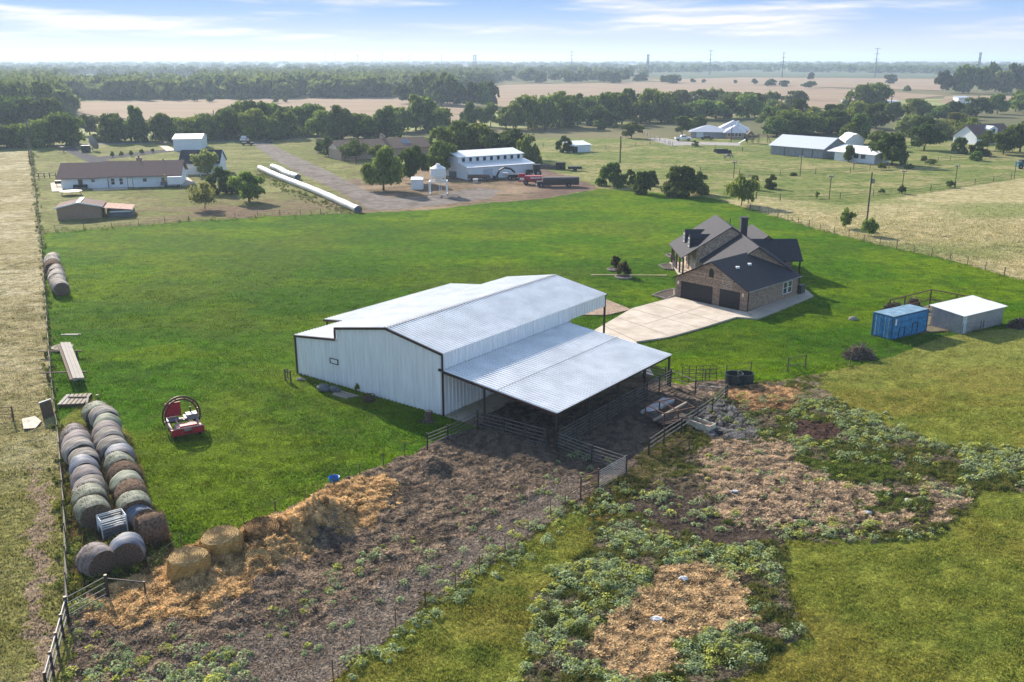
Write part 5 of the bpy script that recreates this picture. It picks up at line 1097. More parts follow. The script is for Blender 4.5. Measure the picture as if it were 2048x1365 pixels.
# play frame by the garage, bins, satellite dish
t=thing('garden_swing','white wooden swing frame beside the dark roofed garage','swing',G(388,353),.3)
for x in(-1.6,1.6):
    for y in(-.9,.9): MB().bar((x,y,0),(x,0,2.3),.14).build('leg',WHITE,t)
MB().bar((-1.8,0,2.3),(1.8,0,2.3),.14).build('beam',WHITE,t);MB().box(-.5,.5,-.2,.2,.6,.66).build('seat',WHITE,t)
for i,px in enumerate((168,177)):
    t=thing('trash_bin','dark green wheeled bin by the road, %s of two'%('left' if i==0 else 'right'),'trash bin',G(px,305));MB().prism([(-.5,-.5,0),(.5,-.5,0),(.6,-.6,2.0),(-.6,-.6,2.0)],(0,1.1,0)).build('body',TANKM,t);MB().box(-.68,.68,-.7,.6,2.0,2.12).build('lid',TANKM,t)
g=G(186,303);t=thing('satellite_dish','large dark satellite dish tilted on a post near the road','satellite dish',g);t.rotation_euler=(0,0,math.radians(60));MB().bar((0,0,0),(0,0,1.8),.16).build('post',GREYM,t)
m=MB();vs=[];fs=[];n=20;c=Vector((0,0,2.3));ax=Vector((1,0,.35)).normalized();e1=Vector((0,1,0));e2=ax.cross(e1)
for r_,dz in((.05,0),(.7,.08),(1.4,.3),(2.1,.65)):
    for j in range(n): aa=j*2*math.pi/n;vs.append(c+ax*dz+e1*r_*math.cos(aa)+e2*r_*math.sin(aa))
for k in range(3):
    for j in range(n): fs.append((k*n+j,k*n+(j+1)%n,(k+1)*n+(j+1)%n,(k+1)*n+j))
m.add(vs,fs).build('dish',GREYM,t);MB().bar(c,c+ax*1.3,.06).build('feed_arm',GREYM,t)
t=thing('sign_frame','dark two legged sign frame standing by the asphalt drive','frame',G(158,301))
for x in(-.9,.9): MB().bar((x,0,0),(x,0,2.2),.2).build('post',WOODD,t)
MB().box(-.9,.9,-.06,.06,.5,.8).build('board',WOODD,t)
t=thing('mailbox','dark mailbox on a post at the end of the asphalt drive','mailbox',G(128,306));MB().bar((0,0,0),(0,0,1.3),.18).build('post',WOODD,t);MB().box(-1.2,.3,-.25,.25,1.3,1.8).build('box',BLACK,t)
# bag silage tubes
def bag(p0,p1,r,name,label,sd):
    a,b=G(*p0),G(*p1);rz,Ln=FR(a,b);t=thing(name,label,'silage bag',a,rz);rr=random.Random(sd);k=60;n=20;v=[];f=[]
    for i in range(k+1):
        x=Ln*i/k;q=r*(1+.05*math.sin(i*.9+sd)+rr.uniform(-.04,.04))*(1 if 0<i<k else .93);yy=.25*math.sin(i*.13+sd)
        for j in range(n): aa=2*math.pi*j/n;v.append((x,yy+q*1.08*math.cos(aa),max(0.02,r*.88+q*math.sin(aa)*.95)))
    for i in range(k):
        for j in range(n): f.append(((i+1)*n+j,(i+1)*n+(j+1)%n,i*n+(j+1)%n,i*n+j))
    MB().add(v,f).build('plastic_sleeve',PLAST,t,True)
    for s in(0,k):
        ring=[v[s*n+j] for j in range(n)];MB().add([((p[0]+(-.02 if s==0 else .02)),p[1],p[2]) for p in ring],[tuple(range(n)) if s else tuple(range(n))[::-1]]).build('end_face',TARP,t)
    return t
bag((719,426),(519,341),.74,'silage_bag','long white plastic silage bag running from the lawn toward the road',2);bag((594,360),(546,339),.78,'silage_bag','short white plastic silage bag with dark end behind the long one',5)
# feed bin on legs
base=G(877,389);t=thing('feed_bin','white feed bin with conical bottom standing on a tall leg frame','feed bin',base)
k=DEP(base)/F;R=15.3*k;z1=HT(877,389,337);z2=HT(877,389,328.5);z0=HT(877,389,352);zc_=HT(877,389,364)
MB().lathe([(R*.16,zc_),(R,z0),(R,z1)],28).build('tank',WHITE,t);MB().lathe([(R*1.05,z1),(R*.3,z2-.25),(R*.3,z2),(.05,z2+.12)],28).build('roof',WHITE,t)
zp=zc_+.1
for x in(-1,1):
    for y in(-1,1): MB().bar((x*R*1.12,y*R*.95,0),(x*R*1.12,y*R*.95,zp),.2).build('leg',WHITE,t);MB().bar((x*R*.9,y*R*.6,zp),(x*R*.9,y*R*.6,z0+.6),.13).build('strut',WHITE,t)
for x in(-1,1): MB().bar((x*R*1.12,-R*1.0,zp),(x*R*1.12,R*1.0,zp),.24).build('beam',WHITE,t);MB().bar((x*R*1.12,-R*1.0,.1),(x*R*1.12,R*1.0,.1),.16).build('foot_beam',WHITE,t)
for y in(-1,1): MB().bar((-R*1.1,y*R*.95,zp+.01),(R*1.1,y*R*.95,zp+.01),.22).build('beam',WHITE,t)
m=MB()
for i in range(int(z1/.45)): m.bar((.35,-R*1.15,.3+i*.45),(.85,-R*1.15,.3+i*.45),.05)
m.bar((.35,-R*1.15,0),(.35,-R*1.15,z1),.07).bar((.85,-R*1.15,0),(.85,-R*1.15,z1),.07);m.build('ladder',WHITE,t)
a=G(834,380);t=thing('white_box_shed','small white cube shed left of the feed bin','shed',a,.02);k=DEP(a)/F;w=11.5*k
MB().box(-w,w,0,2*w,0,HT(834,380,361)).build('wall',WHITEV,t);h=HT(834,380,361);MB().prism([(-w-.1,-.15,h+.02),(w+.1,-.15,h+.02),(w+.1,2*w+.1,h+.4),(-w-.1,2*w+.1,h+.4)],(0,0,.1)).build('roof',WHITE,t);MB().box(-w*.3,w*.3,-.04,-.012,.1,1.9).build('door',WHITEV,t)
# white barn with clerestory
a,b=G(937,361),G(1066,351);rz,Ln=FR(a,b);t=thing('clerestory_barn','white barn with a row of dark clerestory windows above its lower roof','barn',a,rz)
e1=HT(937,361,336);DL=4.8;c0=e1+.75;c1=c0+HT(937,361,350)*1.0;D=10.
MB().box(0,Ln,0,DL,0,e1).build('wall',WHITEV,t);MB().prism([(0,0,e1+.02),(0,DL,e1+.02),(0,DL,c0+.0)],(Ln,0,0)).build('gable_wall',WHITEV,t)
MB().box(0,Ln,DL+.02,DL+D,0,c1).build('upper_wall',WHITEV,t);MB().prism([(-.4,-.4,e1-.05),(Ln+.4,-.4,e1-.05),(Ln+.4,DL,c0+.08),(-.4,DL,c0+.08)],(0,0,.08)).build('lower_roof',GALV,t)
MB().prism([(-.4,DL-.6,c1-.02),(Ln+.2,DL-.6,c1-.02),(Ln+.2,DL+D/2,c1+1.0),(-.4,DL+D/2,c1+1.0)],(0,0,.1)).build('upper_roof',GALV,t);MB().prism([(Ln+.2,DL+D+.5,c1-.02),(-.4,DL+D+.5,c1-.02),(-.4,DL+D/2+.02,c1+1.0),(Ln+.2,DL+D/2+.02,c1+1.0)],(0,0,.1)).build('upper_roof',GALV,t)
for i in range(9): window(t,(Ln*(.075+.107*i),DL-.02,c0+.12),X1,-Y1,Ln*.048,c1-c0-.3,WHITE,BLACK,False,.04)
door(t,(Ln*.29,-.02,0),X1,-Y1,Ln*.14,e1*.8,mat('blue_grey_door',(.45,.52,.6),.6),'sliding_door',False);MB().box(.25,.7,-.05,-.02,0,e1*.85).build('door_strip',WHITE,t)
# yard machinery
def wheels(t,pts,r,w=.25,m=RUBBER):
    for x,y in pts:
        o=MB().tube((x,y-w/2,r),(x,y+w/2,r),r,16).build('wheel',m,t);MB().tube((x,y-w/2-.02,r),(x,y+w/2+.02,r),r*.5,10).build('rim',GREYM,o)
a,b=G(1086,376),G(1158,375);rz,Ln=FR(a,b);t=thing('old_bus','dark brown old bus parked on the bare ground below the barn','bus',a,rz);hb=HT(1120,376,356)
MB().box(0,Ln,0,2.4,.55,hb-.35).build('body',BROWNB,t);m=MB().prism([(-.05,-.05,hb-.34),(-.05,2.45,hb-.34),(-.05,2.1,hb),(-.05,.3,hb)],(Ln+.1,0,0));m.build('roof',mat('dull_bus_roof',(.10,.075,.075),.6,.1,.4,3),t)
MB().prism([(-1.3,.3,.5),(-1.3,2.1,.5),(-1.3,2.0,1.35),(-1.3,.4,1.35)],(1.28,0,0)).build('hood',BROWNB,t)
for i in range(10): window(t,(Ln*(.07+.095*i),-.02,hb*.48),X1,-Y1,Ln*.078,hb*.27,BLACK,GLASS,False,.05)
wheels(t,[(-.4,.2),(-.4,2.2),(Ln*.72,.05),(Ln*.72,2.3)],.5);MB().box(-1.45,-1.3,.1,2.3,.45,.65).build('bumper',GREYM,t)
a=G(1062,370);t=thing('hay_machine','red hay machine with a white panel beside the old bus','farm machine',a,.05)
for nm,m,bxx in(('body',REDM,(-1.6,2.6,-.2,1.8,.9,2.0)),('side_shield',mat('red_white_panel',(.5,.35,.33),.6),(-.2,2.2,-.32,-.22,1.4,1.8)),('chute',REDM,(-2.8,-1.4,.2,1.3,1.5,2.5)),('panel',WHITE,(-2.6,-1.5,-.05,.15,1.2,1.6)),('frame',REDM,(-3.,2.4,.3,.6,.6,.8))): MB().box(*bxx).build(nm,m,t)
wheels(t,[(-1.2,-.35),(1.5,-.4),(-1.2,2.0),(1.5,2.0)],.55)
for i in range(5): MB().box(-.1+i*.46,.2+i*.46,-.34,-.325,1.48,1.72).build('marking',WHITE,t)
a=G(1068,353);t=thing('tractor','dark tractor with a cab parked at the right end of the white barn','tractor',a,.1)
MB().box(-.2,1.5,-.7,.7,1.2,2.8).build('cab',BLACK,t);MB().box(-.35,1.65,-.85,.85,2.8,2.95).build('cab_roof',BLACK,t);MB().box(-2.,-.25,-.45,.45,.8,1.6).build('bonnet',BLACK,t);wheels(t,[(.9,-1.),(.9,1.)],.85,.45);wheels(t,[(-1.5,-.8),(-1.5,.8)],.5,.3);window(t,(.65,-.72,1.7),X1,-Y1,1.3,.9,BLACK,GLASS,False)
a=G(1012,360);t=thing('loader','black loader with an arched boom in front of the white barn','loader',a,.0);m=MB().path([(-2.4,0,.5),(-1.6,0,2.2),(-.4,0,2.9),(1.2,0,2.6),(2.2,0,1.7)],.22,8);m.build('boom',BLACK,t)
MB().box(.6,3.2,-.7,.7,.6,1.3).build('body',BLACK,t);MB().box(-3.2,-1.9,-.9,.9,.05,.9).build('bucket',BLACK,t);MB().box(-.8,.5,-.5,.5,.8,1.7).build('engine',mat('grey_white_panel',(.4,.4,.42),.6),t);wheels(t,[(.9,-.8),(.9,.8),(2.8,-.8),(2.8,.8)],.55)
a=G(957,362);t=thing('flat_trailer','old rusty flatbed trailer loaded with boards before the barn door','trailer',a,rz);MB().box(-2.6,2.8,-.8,.8,.7,.9).build('bed',RUSTP,t);MB().box(-2.5,2.6,-.7,.7,.92,1.4).build('load',WOODD,t);MB().box(-2.7,-2.62,-.8,.8,.2,1.9).build('headboard',mat('pale_board',(.4,.38,.36),.8),t);wheels(t,[(-1.4,-.9),(1.6,-.9)],.42)
addbox('crate','small pale crate on the ground before the barn trailer','crate',951,367,[('box',mat('pale_crate',(.5,.42,.38),.8),(-.55,.55,-.4,.4,0,.95)),('lid',WHITE,(-.6,.6,-.45,.45,.95,1.02))])
addbox('skip_bin','grey waste container at the left end of the white barn','waste container',912,356,[('body',TARP,(-1.7,1.7,0,1.6,.1,1.4)),('rim',GREYM,(-1.8,1.8,-.08,1.68,1.4,1.5))])
addbox('oil_tank','black box tank standing on bare ground right of the barn','tank',1121,340,[('body',BLACK,(-1.3,1.3,0,1.4,.2,1.9)),('skid',RUSTP,(-1.4,1.4,.2,.5,0,.19))])
addbox('green_trailer','dark green low trailer on the grass edge right of the barn','trailer',1150,343,[('bed',TANKM,(-1.8,1.8,0,1.5,.5,1.2)),('tow_bar',BLACK,(1.8,3.0,.65,.85,.5,.6)),('axle',BLACK,(-.5,.5,-.1,1.6,.15,.5))])
# brick house behind trees
a,b=G(683,322),G(860,312);rz,Ln=FR(a,b);t=thing('brown_roof_house','long tan brick house with brown roof and solar panels behind trees','house',a,rz)
ez=HT(683,322,302);D=11;MB().prism([(0,0,0),(0,D,0),(0,D,ez),(0,D/2,ez+2.2),(0,0,ez)],(Ln,0,0)).build('wall',BRICKL,t);MB().prism([(-.02,.6,ez),(-.02,D/2,ez+1.9),(-.02,D-.6,ez)],(-.02,0,0)).build('gable_panel',mat('cream_paint',(.55,.48,.4),.8),t)
for s in(0,1):
    q=[(-.6,-.7,ez-.2),(Ln+.5,-.7,ez-.2),(Ln+.5,D/2,ez+2.35),(-.6,D/2,ez+2.35)] if s==0 else [(Ln+.5,D+.7,ez-.2),(-.6,D+.7,ez-.2),(-.6,D/2,ez+2.35),(Ln+.5,D/2,ez+2.35)]
    MB().prism(q,(0,0,.14)).build('roof',SHTAN,t)
c=MB().box(Ln*.53,Ln*.56,D*.5,D*.62,ez+1.5,ez+3.4).build('chimney',BRICKL,t);MB().box(Ln*.525,Ln*.565,D*.49,D*.63,ez+3.4,ez+3.6).build('chimney_cap',BLACK,c)
sl=2.55/(D/2+.7)
for i in range(3): x=Ln*(.72+.03*i);MB().prism([(x,1.6,ez-.2+sl*2.3+.2),(x+Ln*.027,1.6,ez-.2+sl*2.3+.2),(x+Ln*.027,4.2,ez-.2+sl*4.9+.2),(x,4.2,ez-.2+sl*4.9+.2)],(0,0,.06)).build('solar_panel',PANEL,t)
for f in(.12,.3,.5): window(t,(Ln*f,-.03,1.),X1,-Y1,1.4,1.2)
pipefence('yard_fence','low post fence in front of the brown roofed brick house',[G(668,312),G(690,324),G(712,331),G(735,335)],1.2,3,POSTM,.04,.09,.4)
# small shed in the paddock
a,b=G(1141,306),G(1181,304);rz,Ln=FR(a,b);t=thing('paddock_shed','small white shed with pale roof half hidden by a tree','shed',a,rz);h=HT(1141,306,292)
MB().box(0,Ln,0,5.,0,h).build('wall',WHITEV,t);MB().prism([(-.3,-.4,h+.0),(Ln+.3,-.4,h+.0),(Ln+.3,5.4,h+.9),(-.3,5.4,h+.9)],(0,0,.1)).build('roof',GALV,t);MB().prism([(0,.3,h),(0,5.,h),(0,5.,h+.7)],(Ln,0,0)).build('upper_wall',WHITEV,t);MB().box(Ln*.1,Ln*.35,-.04,-.012,0,h*.8).build('door',BLACK,t)
# blue-grey hipped house
def hip(m,x0,x1,y0,y1,ez,rz,o=.6):
    x0-=o;x1+=o;y0-=o;y1+=o;w=min(x1-x0,y1-y0)/2;xm,ym=(x0+x1)/2,(y0+y1)/2
    if x1-x0>=y1-y0: r0,r1=(x0+w,ym,rz),(x1-w,ym,rz);f=[(0,1,5,4),(1,2,5),(2,3,4,5),(3,0,4)]
    else: r0,r1=(xm,y0+w,rz),(xm,y1-w,rz);f=[(0,1,4),(1,2,5,4),(2,3,5),(3,0,4,5)]
    m.add([(x0,y0,ez),(x1,y0,ez),(x1,y1,ez),(x0,y1,ez),r0,r1],f+[(3,2,1,0)]);return m
a,b=G(1378,277),G(1496,279);rz,Ln=FR(a,b);t=thing('hip_roof_house','house with blue grey hipped metal roofs beside the parked pickup','house',a,rz);ez=HT(1400,278,266)
MB().box(.5,Ln*.62,3,15,0,ez).build('wall',mat('grey_house_wall',(.33,.33,.36),.85,0,.1),t);MB().box(Ln*.62,Ln*.93,0,12,0,ez).build('wing_wall',BRICKL,t);MB().box(Ln*.5,Ln*1.0,12.05,26,0,ez).build('rear_wall',BRICKL,t)
hip(MB(),.5,Ln*.62,3,15,ez+.01,ez+2.2,.9).build('roof',BLUEROOF,t);hip(MB(),Ln*.62,Ln*.93,0,12,ez+.03,ez+2.4,.9).build('wing_roof',BLUEROOF,t);hip(MB(),Ln*.5,Ln*1.0,12,26,ez+.05,ez+3.4,.9).build('rear_roof',BLUEROOF,t)
for x in(Ln*.68,Ln*.74,Ln*.8,Ln*.86): window(t,(x,-.03,1.),X1,-Y1,1.1,1.5,WHITE)
MB().box(Ln*.80,Ln*.84,8,9.2,ez+1.2,ez+3.8).build('chimney',WHITEV,t);MB().box(Ln*.12,Ln*.24,2.9,2.97,0,2.4).build('garage_door',WHITEV,t)
# pickup trucks
def pickup(px,py,rz,label,body=WHITE,s=1.):
    t=thing('pickup_truck',label,'pickup truck',G(px,py)+Z1*.1,rz);t.scale=(s,s,s)
    MB().prism([(-2.9,-.95,.55),(2.9,-.95,.55),(2.9,-.95,1.0),(2.75,-.95,1.18),(1.3,-.95,1.25),(-.9,-.95,1.25),(-2.9,-.95,1.22)],(0,1.9,0)).build('body',body,t)
    cb=MB().prism([(-1.0,-.85,1.26),(1.4,-.85,1.26),(.85,-.78,1.9),(-.8,-.78,1.9)],(0,1.66,0)).build('cab',body,t)
    for x0,x1 in((-.75,-.02),(.1,.85)): MB().box(x0,x1,-.88,-.845,1.36,1.75).build('window',GLASS,cb)
    MB().box(-2.8,-1.1,-.75,.75,1.255,1.27).build('bed_floor',BLACK,t);MB().box(2.9,2.97,-.6,.6,.75,1.05).build('grille',GREYM,t)
    for y in(-.75,.75): MB().box(2.88,2.95,y-.14,y+.14,.82,1.02).build('headlight',LAMPG,t)
    wheels(t,[(1.85,-.85),(1.85,.85),(-1.9,-.85),(-1.9,.85)],.42);return t
pickup(1366,282,.03,'white crew cab pickup truck parked before the blue grey roofed house')
pickup(489,284,math.radians(95),'white pickup truck under the trees where the gravel drive starts');
t=addbox('utility_cart','dark utility cart parked on the grass beside the gravel drive','cart',496,291,[('body',TANKM,(-2.,2.,-.7,.7,.5,1.0)),('seat',BLACK,(-.3,.4,-.6,.6,1.0,1.5)),('roof_bar',BLACK,(-.4,.9,-.7,.7,1.9,1.98))]);wheels(t,[(-1.3,-.75),(1.3,-.75)],.45)
for x in(-.4,.85): MB().bar((x,-.65,1.),(x,-.65,1.9),.08).build('pillar',BLACK,t)
t=addbox('utility_cart','dark utility cart at the head of the gravel drive by the tree belt','cart',537,286,[('body',TANKM,(-1.6,1.6,-.7,.7,.5,1.1)),('seat',BLACK,(-.3,.4,-.6,.6,1.1,1.6))]);wheels(t,[(-1.1,-.75),(1.1,-.75)],.45)
t=addbox('parked_car','dark car parked against the grey wall of the hip roofed house','car',1413,280,[('body',BLACK,(-2.2,2.2,-.85,.85,.4,1.0)),('cabin',GLASS,(-1.1,1.2,-.75,.75,1.0,1.5))]);wheels(t,[(-1.4,-.8),(1.4,-.8)],.36)
t=addbox('green_machine','dark green machine at the far right edge of the dry field','farm machine',2046,338,[('body',mat('teal_paint',(.03,.13,.14),.5),(-1.8,1.8,-.9,.9,.6,1.9)),('hood',TANKM,(-1.0,1.0,-.7,.7,1.9,2.4))]);wheels(t,[(-1.2,-1.),(1.2,-1.)],.6)
# play set
t=thing('play_set','dark wooden play set with a slide beside the blue grey roofed house','play set',G(1506,287));
for x in(-2,0,2):
    for y in(0,1.6): MB().bar((x,y,0),(x,y,3.2),.18).build('post',WOODD,t)
MB().prism([(-2.3,-.3,3.0),(.3,-.3,3.0),(-1,-.3,4.2)],(0,2.2,0)).build('roof',WOODD,t);MB().box(-2,0,0,1.6,1.5,1.62).build('deck',WOODD,t);MB().bar((-2.1,.4,1.6),(-5,-.4,.1),.7,.1).build('slide',WHITE,t);MB().bar((0,.8,2.6),(5,.8,2.8),.16).build('swing_beam',WOODD,t);MB().bar((5,.8,2.8),(6.2,0,0),.16).build('brace',WOODD,t);MB().bar((5,.8,2.8),(5.6,1.8,0),.16).build('brace',WOODD,t)
# long grey barn with pale roof
a,b=G(1541,309),G(1645,318);rz,Ln=FR(a,b);t=thing('long_barn','long weathered grey barn with a pale metal roof in the paddock','barn',a,rz);ez=HT(1541,309,290);D=13.
MB().prism([(0,0,0),(0,D,0),(0,D,ez),(0,D/2,ez+2.6),(0,0,ez)],(Ln,0,0)).build('wall',mat('weathered_grey_wall',(.25,.26,.29),.9,0,.3,1.2,stretch=(4,4,.4)),t)
for s in(0,1):
    q=[(-.6,-.6,ez-.2),(Ln+.6,-.6,ez-.2),(Ln+.6,D/2,ez+2.7),(-.6,D/2,ez+2.7)] if s==0 else [(Ln+.6,D+.6,ez-.2),(-.6,D+.6,ez-.2),(-.6,D/2,ez+2.7),(Ln+.6,D/2,ez+2.7)]
    MB().prism(q,(0,0,.1)).build('roof',mat('pale_barn_roof',(.56,.60,.66),.5,.1,.05),t)
for f in(.27,.62,.8): MB().box(Ln*f,Ln*f+.18,-.04,-.012,.1,ez*.85).build('door_edge',BLACK,t)
a,b=G(1668,321),G(1748,329);rz,Ln=FR(a,b);t=thing('mobile_home','low white building with pale roof half hidden by the big tree','mobile home',a,rz);ez=HT(1668,321,304)
MB().box(0,Ln,0,7,0,ez).build('wall',WHITEV,t);MB().prism([(-2.5,-.4,ez),(Ln+.3,-.4,ez),(Ln+.3,7.4,ez+1.5),(-2.5,7.4,ez+1.5)],(0,0,.1)).build('roof',GALV,t);MB().prism([(0,0.1,ez-.01),(0,7,ez-.01),(0,7,ez+1.3)],(Ln,0,0)).build('upper_wall',WHITEV,t)
for f in(.55,.72): window(t,(Ln*f,-.03,1.2),X1,-Y1,1.4,1.4,BLACK)
a,b=G(1690,297),G(1726,297);rz,Ln=FR(a,b);t=thing('hill_shed','tall narrow white shed with stepped roof behind the mobile home','shed',a,rz);ez=HT(1690,297,279)
MB().prism([(0,0,0),(Ln,0,0),(Ln,0,ez),(Ln*.62,0,ez+1.6),(Ln*.4,0,ez+1.4),(0,0,ez-.5)],(0,8,0)).build('wall',WHITEV,t);MB().prism([(Ln*.36,-.4,ez+1.4),(Ln*.62,-.4,ez+1.75),(Ln+.4,-.4,ez+.05),(Ln+.4,-.4,ez-.05),(Ln*.62,-.4,ez+1.6),(Ln*.36,-.4,ez+1.3)],(0,8.8,0)).build('roof',GALV,t)
a,b=G(1952,290),G(1998,288);rz,Ln=FR(a,b);t=thing('dormer_house','white house with a purple brown roof and dormer among trees at the right','house',a,rz);ez=HT(1952,290,275);D=10
MB().prism([(0,0,0),(0,D,0),(0,D,ez),(0,D/2,ez+3.6),(0,0,ez)],(Ln+6,0,0)).build('wall',WHITEV,t)
for s in(0,1):
    q=[(-.5,-.6,ez-.2),(Ln+6.5,-.6,ez-.2),(Ln+6.5,D/2,ez+3.8),(-.5,D/2,ez+3.8)] if s==0 else [(Ln+6.5,D+.6,ez-.2),(-.5,D+.6,ez-.2),(-.5,D/2,ez+3.8),(Ln+6.5,D/2,ez+3.8)]
    MB().prism(q,(0,0,.14)).build('roof',SHBRN,t)
dm=MB().prism([(Ln*.6,.9,ez+.9),(Ln*.95,.9,ez+.9),(Ln*.95,.9,ez+2.6),(Ln*.775,.9,ez+3.5),(Ln*.6,.9,ez+2.6)],(0,4,0)).build('dormer',WHITEV,t);window(t,(Ln*.775,.85,ez+1.3),X1,-Y1,1.2,1.2,BLACK)
# far pale sheds out in the fields
for px,py,py2,w,lab in((1928,208,195,24,'pale shed with open front standing in the far stubble field at right'),(1700,205,202,20,'low pale shed behind the dark round tree by the far field'),(1786,210,203,26,'long low pale shed beyond the tree line at right')):
    g=G(px,py);k=DEP(g)/F;h=HT(px,py,py2);t=thing('far_shed',lab,'shed',g);MB().box(-w*k/2,w*k/2,0,8,0,h*.9).build('wall',WHITEV,t);MB().prism([(-w*k/2-.4,-.5,h*.9),(w*k/2+.4,-.5,h*.9),(w*k/2+.4,8.5,h*1.1),(-w*k/2-.4,8.5,h*1.1)],(0,0,.15)).build('roof',BLUEROOF,t)
# horse grazing
def horse():
    t=thing('horse','brown and white horse grazing in the green paddock','horse',G(1456,320),math.radians(5));t.scale=(1.12,1.12,1.12)
    v=[(-.75,0,1.25),(-.2,0,1.18),(.45,0,1.22),(.75,0,1.2),(1.15,0,.85),(1.4,0,.45),(1.5,0,.12),(-.95,0,1.2),(-1.1,0,.75)]
    e=[(0,1),(1,2),(2,3),(3,4),(4,5),(5,6),(0,7),(7,8)];r=[.30,.33,.30,.24,.16,.12,.07,.07,.04]
    for y in(-.17,.17):
        k=len(v);v+=[(.55,y,.72),(.57,y,.40),(.55,y,.04)];e+=[(2,k),(k,k+1),(k+1,k+2)];r+=[.12,.065,.06]
        k=len(v);v+=[(-.72,y,.78),(-.88,y,.46),(-.82,y,.04)];e+=[(0,k),(k,k+1),(k+1,k+2)];r+=[.15,.075,.06]
    me=bpy.data.meshes.new('body');me.from_pydata(v,e,[]);o=link('body',me,HORSE,t);md=o.modifiers.new('Skin','SKIN');o.modifiers.new('Sub','SUBSURF').levels=1
    for i,s in enumerate(me.skin_vertices[0].data): s.radius=(r[i],r[i]);s.use_root=(i==0)
    MB().bar((-1.02,0,1.2),(-1.15,0,.5),.12).build('tail',WOODD,t);MB().bar((.72,0,1.42),(1.2,0,.98),.06,.14).build('mane',WOODD,t)
horse()
# ------------------------------------------------------------------ trees
def crown_mesh(seed,nl=5200,ncl=26,leaf=.055,z0=.12,shape='round',sparse=0.):
    r=np.random.default_rng(seed);cl=[]
    for i in range(ncl):
        th=r.random()*6.283;u=r.random()**.5;zz=r.random()
        if shape=='round': rad=(math.sin(math.pi*min(1,max(.0,(zz*.86+.16))))**.7)*.74*u+.02
        elif shape=='full': rad=math.sqrt(max(0,1-abs(zz-.28)**2/.62))*.80*u+.02
        elif shape=='bush': rad=math.sqrt(max(0,1-zz**2))*.72*u+.03
        else: rad=(.35+.65*math.sin(math.pi*min(1,zz*.8+.2)))*.66*u
        cl.append((rad*math.cos(th),rad*math.sin(th),z0+(1-z0)*((.10+.80*zz) if shape in('round','tall') else (.03+.85*zz)),(.13+.22*r.random())*(1.15-.4*zz)))
    if shape!='bush': cl.append((0,0,z0+(1-z0)*.5,.42))
    cl=np.array(cl);w=cl[:,3]**2;i=r.choice(len(cl),nl,p=w/w.sum());c=cl[i]
    d=r.normal(size=(nl,3));d/=np.linalg.norm(d,axis=1)[:,None];d[:,2]=np.where(d[:,2]<-.3,-d[:,2]*.6,d[:,2])
    rr=c[:,3]*(.55+.52*r.random(nl)**.7)*(1+(sparse+.25)*r.normal(0,.3,nl))
    P=c[:,:3]+d*rr[:,None]*np.array([1,1,.85*(1-z0)]);P[:,2]=np.clip(P[:,2],z0*.5+.01,1.)
    n=d+r.normal(0,.55,(nl,3));n/=np.linalg.norm(n,axis=1)[:,None];a=np.cross(n,r.normal(size=(nl,3)));a/=np.linalg.norm(a,axis=1)[:,None];b=np.cross(n,a)
    s=(leaf*(.5+.9*r.random(nl)))[:,None];b=b*.65
    V=np.stack([P-a*s-b*s*.3,P-b*s,P+a*s+b*s*.2,P+b*s],1).reshape(-1,3)
    return npmesh('crown',V,np.arange(4*nl).reshape(-1,4))
def trunk_mesh(seed,z1=.45,r0=.05,limbs=5,base=True):
    r=random.Random(seed);m=MB();z=.0;p=Vector((0,0,-.02));k=5
    pts=[Vector((r.uniform(-.03,.03)*i,r.uniform(-.03,.03)*i,z1*.55*i/3)) for i in range(4)];pts[0].z=-.02
    for i in range(3): m.tube(pts[i],pts[i+1],r0*(1-.18*i),8,r0*(1-.18*(i+1)))
    for i in range(limbs):
        a=2*math.pi*i/limbs+r.uniform(-.4,.4);q=pts[3]+Vector((math.cos(a)*.32,math.sin(a)*.32,z1*.45+.2*r.random()));mid=pts[3].lerp(q,.5)+Vector((math.cos(a)*.05,math.sin(a)*.05,-.02))
        m.tube(pts[3],mid,r0*.45,6,r0*.3);m.tube(mid,q,r0*.3,5,r0*.12)
    me=bpy.data.meshes.new('trunk');me.from_pydata([tuple(v) for v in m.v],[],m.f);me.materials.append(BARK);return me
CR={'round':[crown_mesh(400+i) for i in range(4)],'tall':[crown_mesh(420+i,shape='tall',ncl=26,z0=.03) for i in range(3)],'full':[crown_mesh(600+i,5200,34,.055,.015,'full') for i in range(4)],'bush':[crown_mesh(440+i,4200,20,.07,.02,'bush') for i in range(3)],
    'loose':[crown_mesh(460+i,2400,22,.05,.22,'round',.9) for i in range(2)],'shrub':[crown_mesh(480+i,1500,14,.085,.04,'tall',.5) for i in range(2)],'far':[crown_mesh(500+i,1300,18,.10,.05,'round') for i in range(3)]}
LOW=[crown_mesh(520+i,90,10,.30,.02,'bush') for i in range(3)]
TM=[trunk_mesh(i) for i in range(3)];TMT=[trunk_mesh(9+i,.6,.03) for i in range(2)]
def mm(me,m):
    c=me.copy();c.materials.append(m);return c
CM={}
def crown(kind,i,m):
    k=(kind,i%len(CR[kind]),m.name)
    if k not in CM: CM[k]=mm(CR[kind][i%len(CR[kind])],m)
    return CM[k]
TC=[0]
def tree(px,py,ty,w,kind,m,label,group=None,name=None,cat=None,trunk=True):
    TC[0]+=1;i=TC[0];g=G(px,py);k=DEP(g)/F;h=HT(px,py,ty);W=w*k
    bush=kind in('bush','shrub');t=thing(name or('bush' if bush else 'tree'),label,cat or('bush' if bush else 'tree'),g,random.uniform(0,6.28),group)
    t.scale=(W/1.75,W/1.75,h)
    link('crown',crown(kind,i,m),None,t)
    if trunk and kind!='bush': link('trunk',(TMT if kind in('shrub','loose') else TM)[i%2],None,t)
    return t
N1='tree with a clear bare trunk beside the gravel drive, left of the white cube shed'
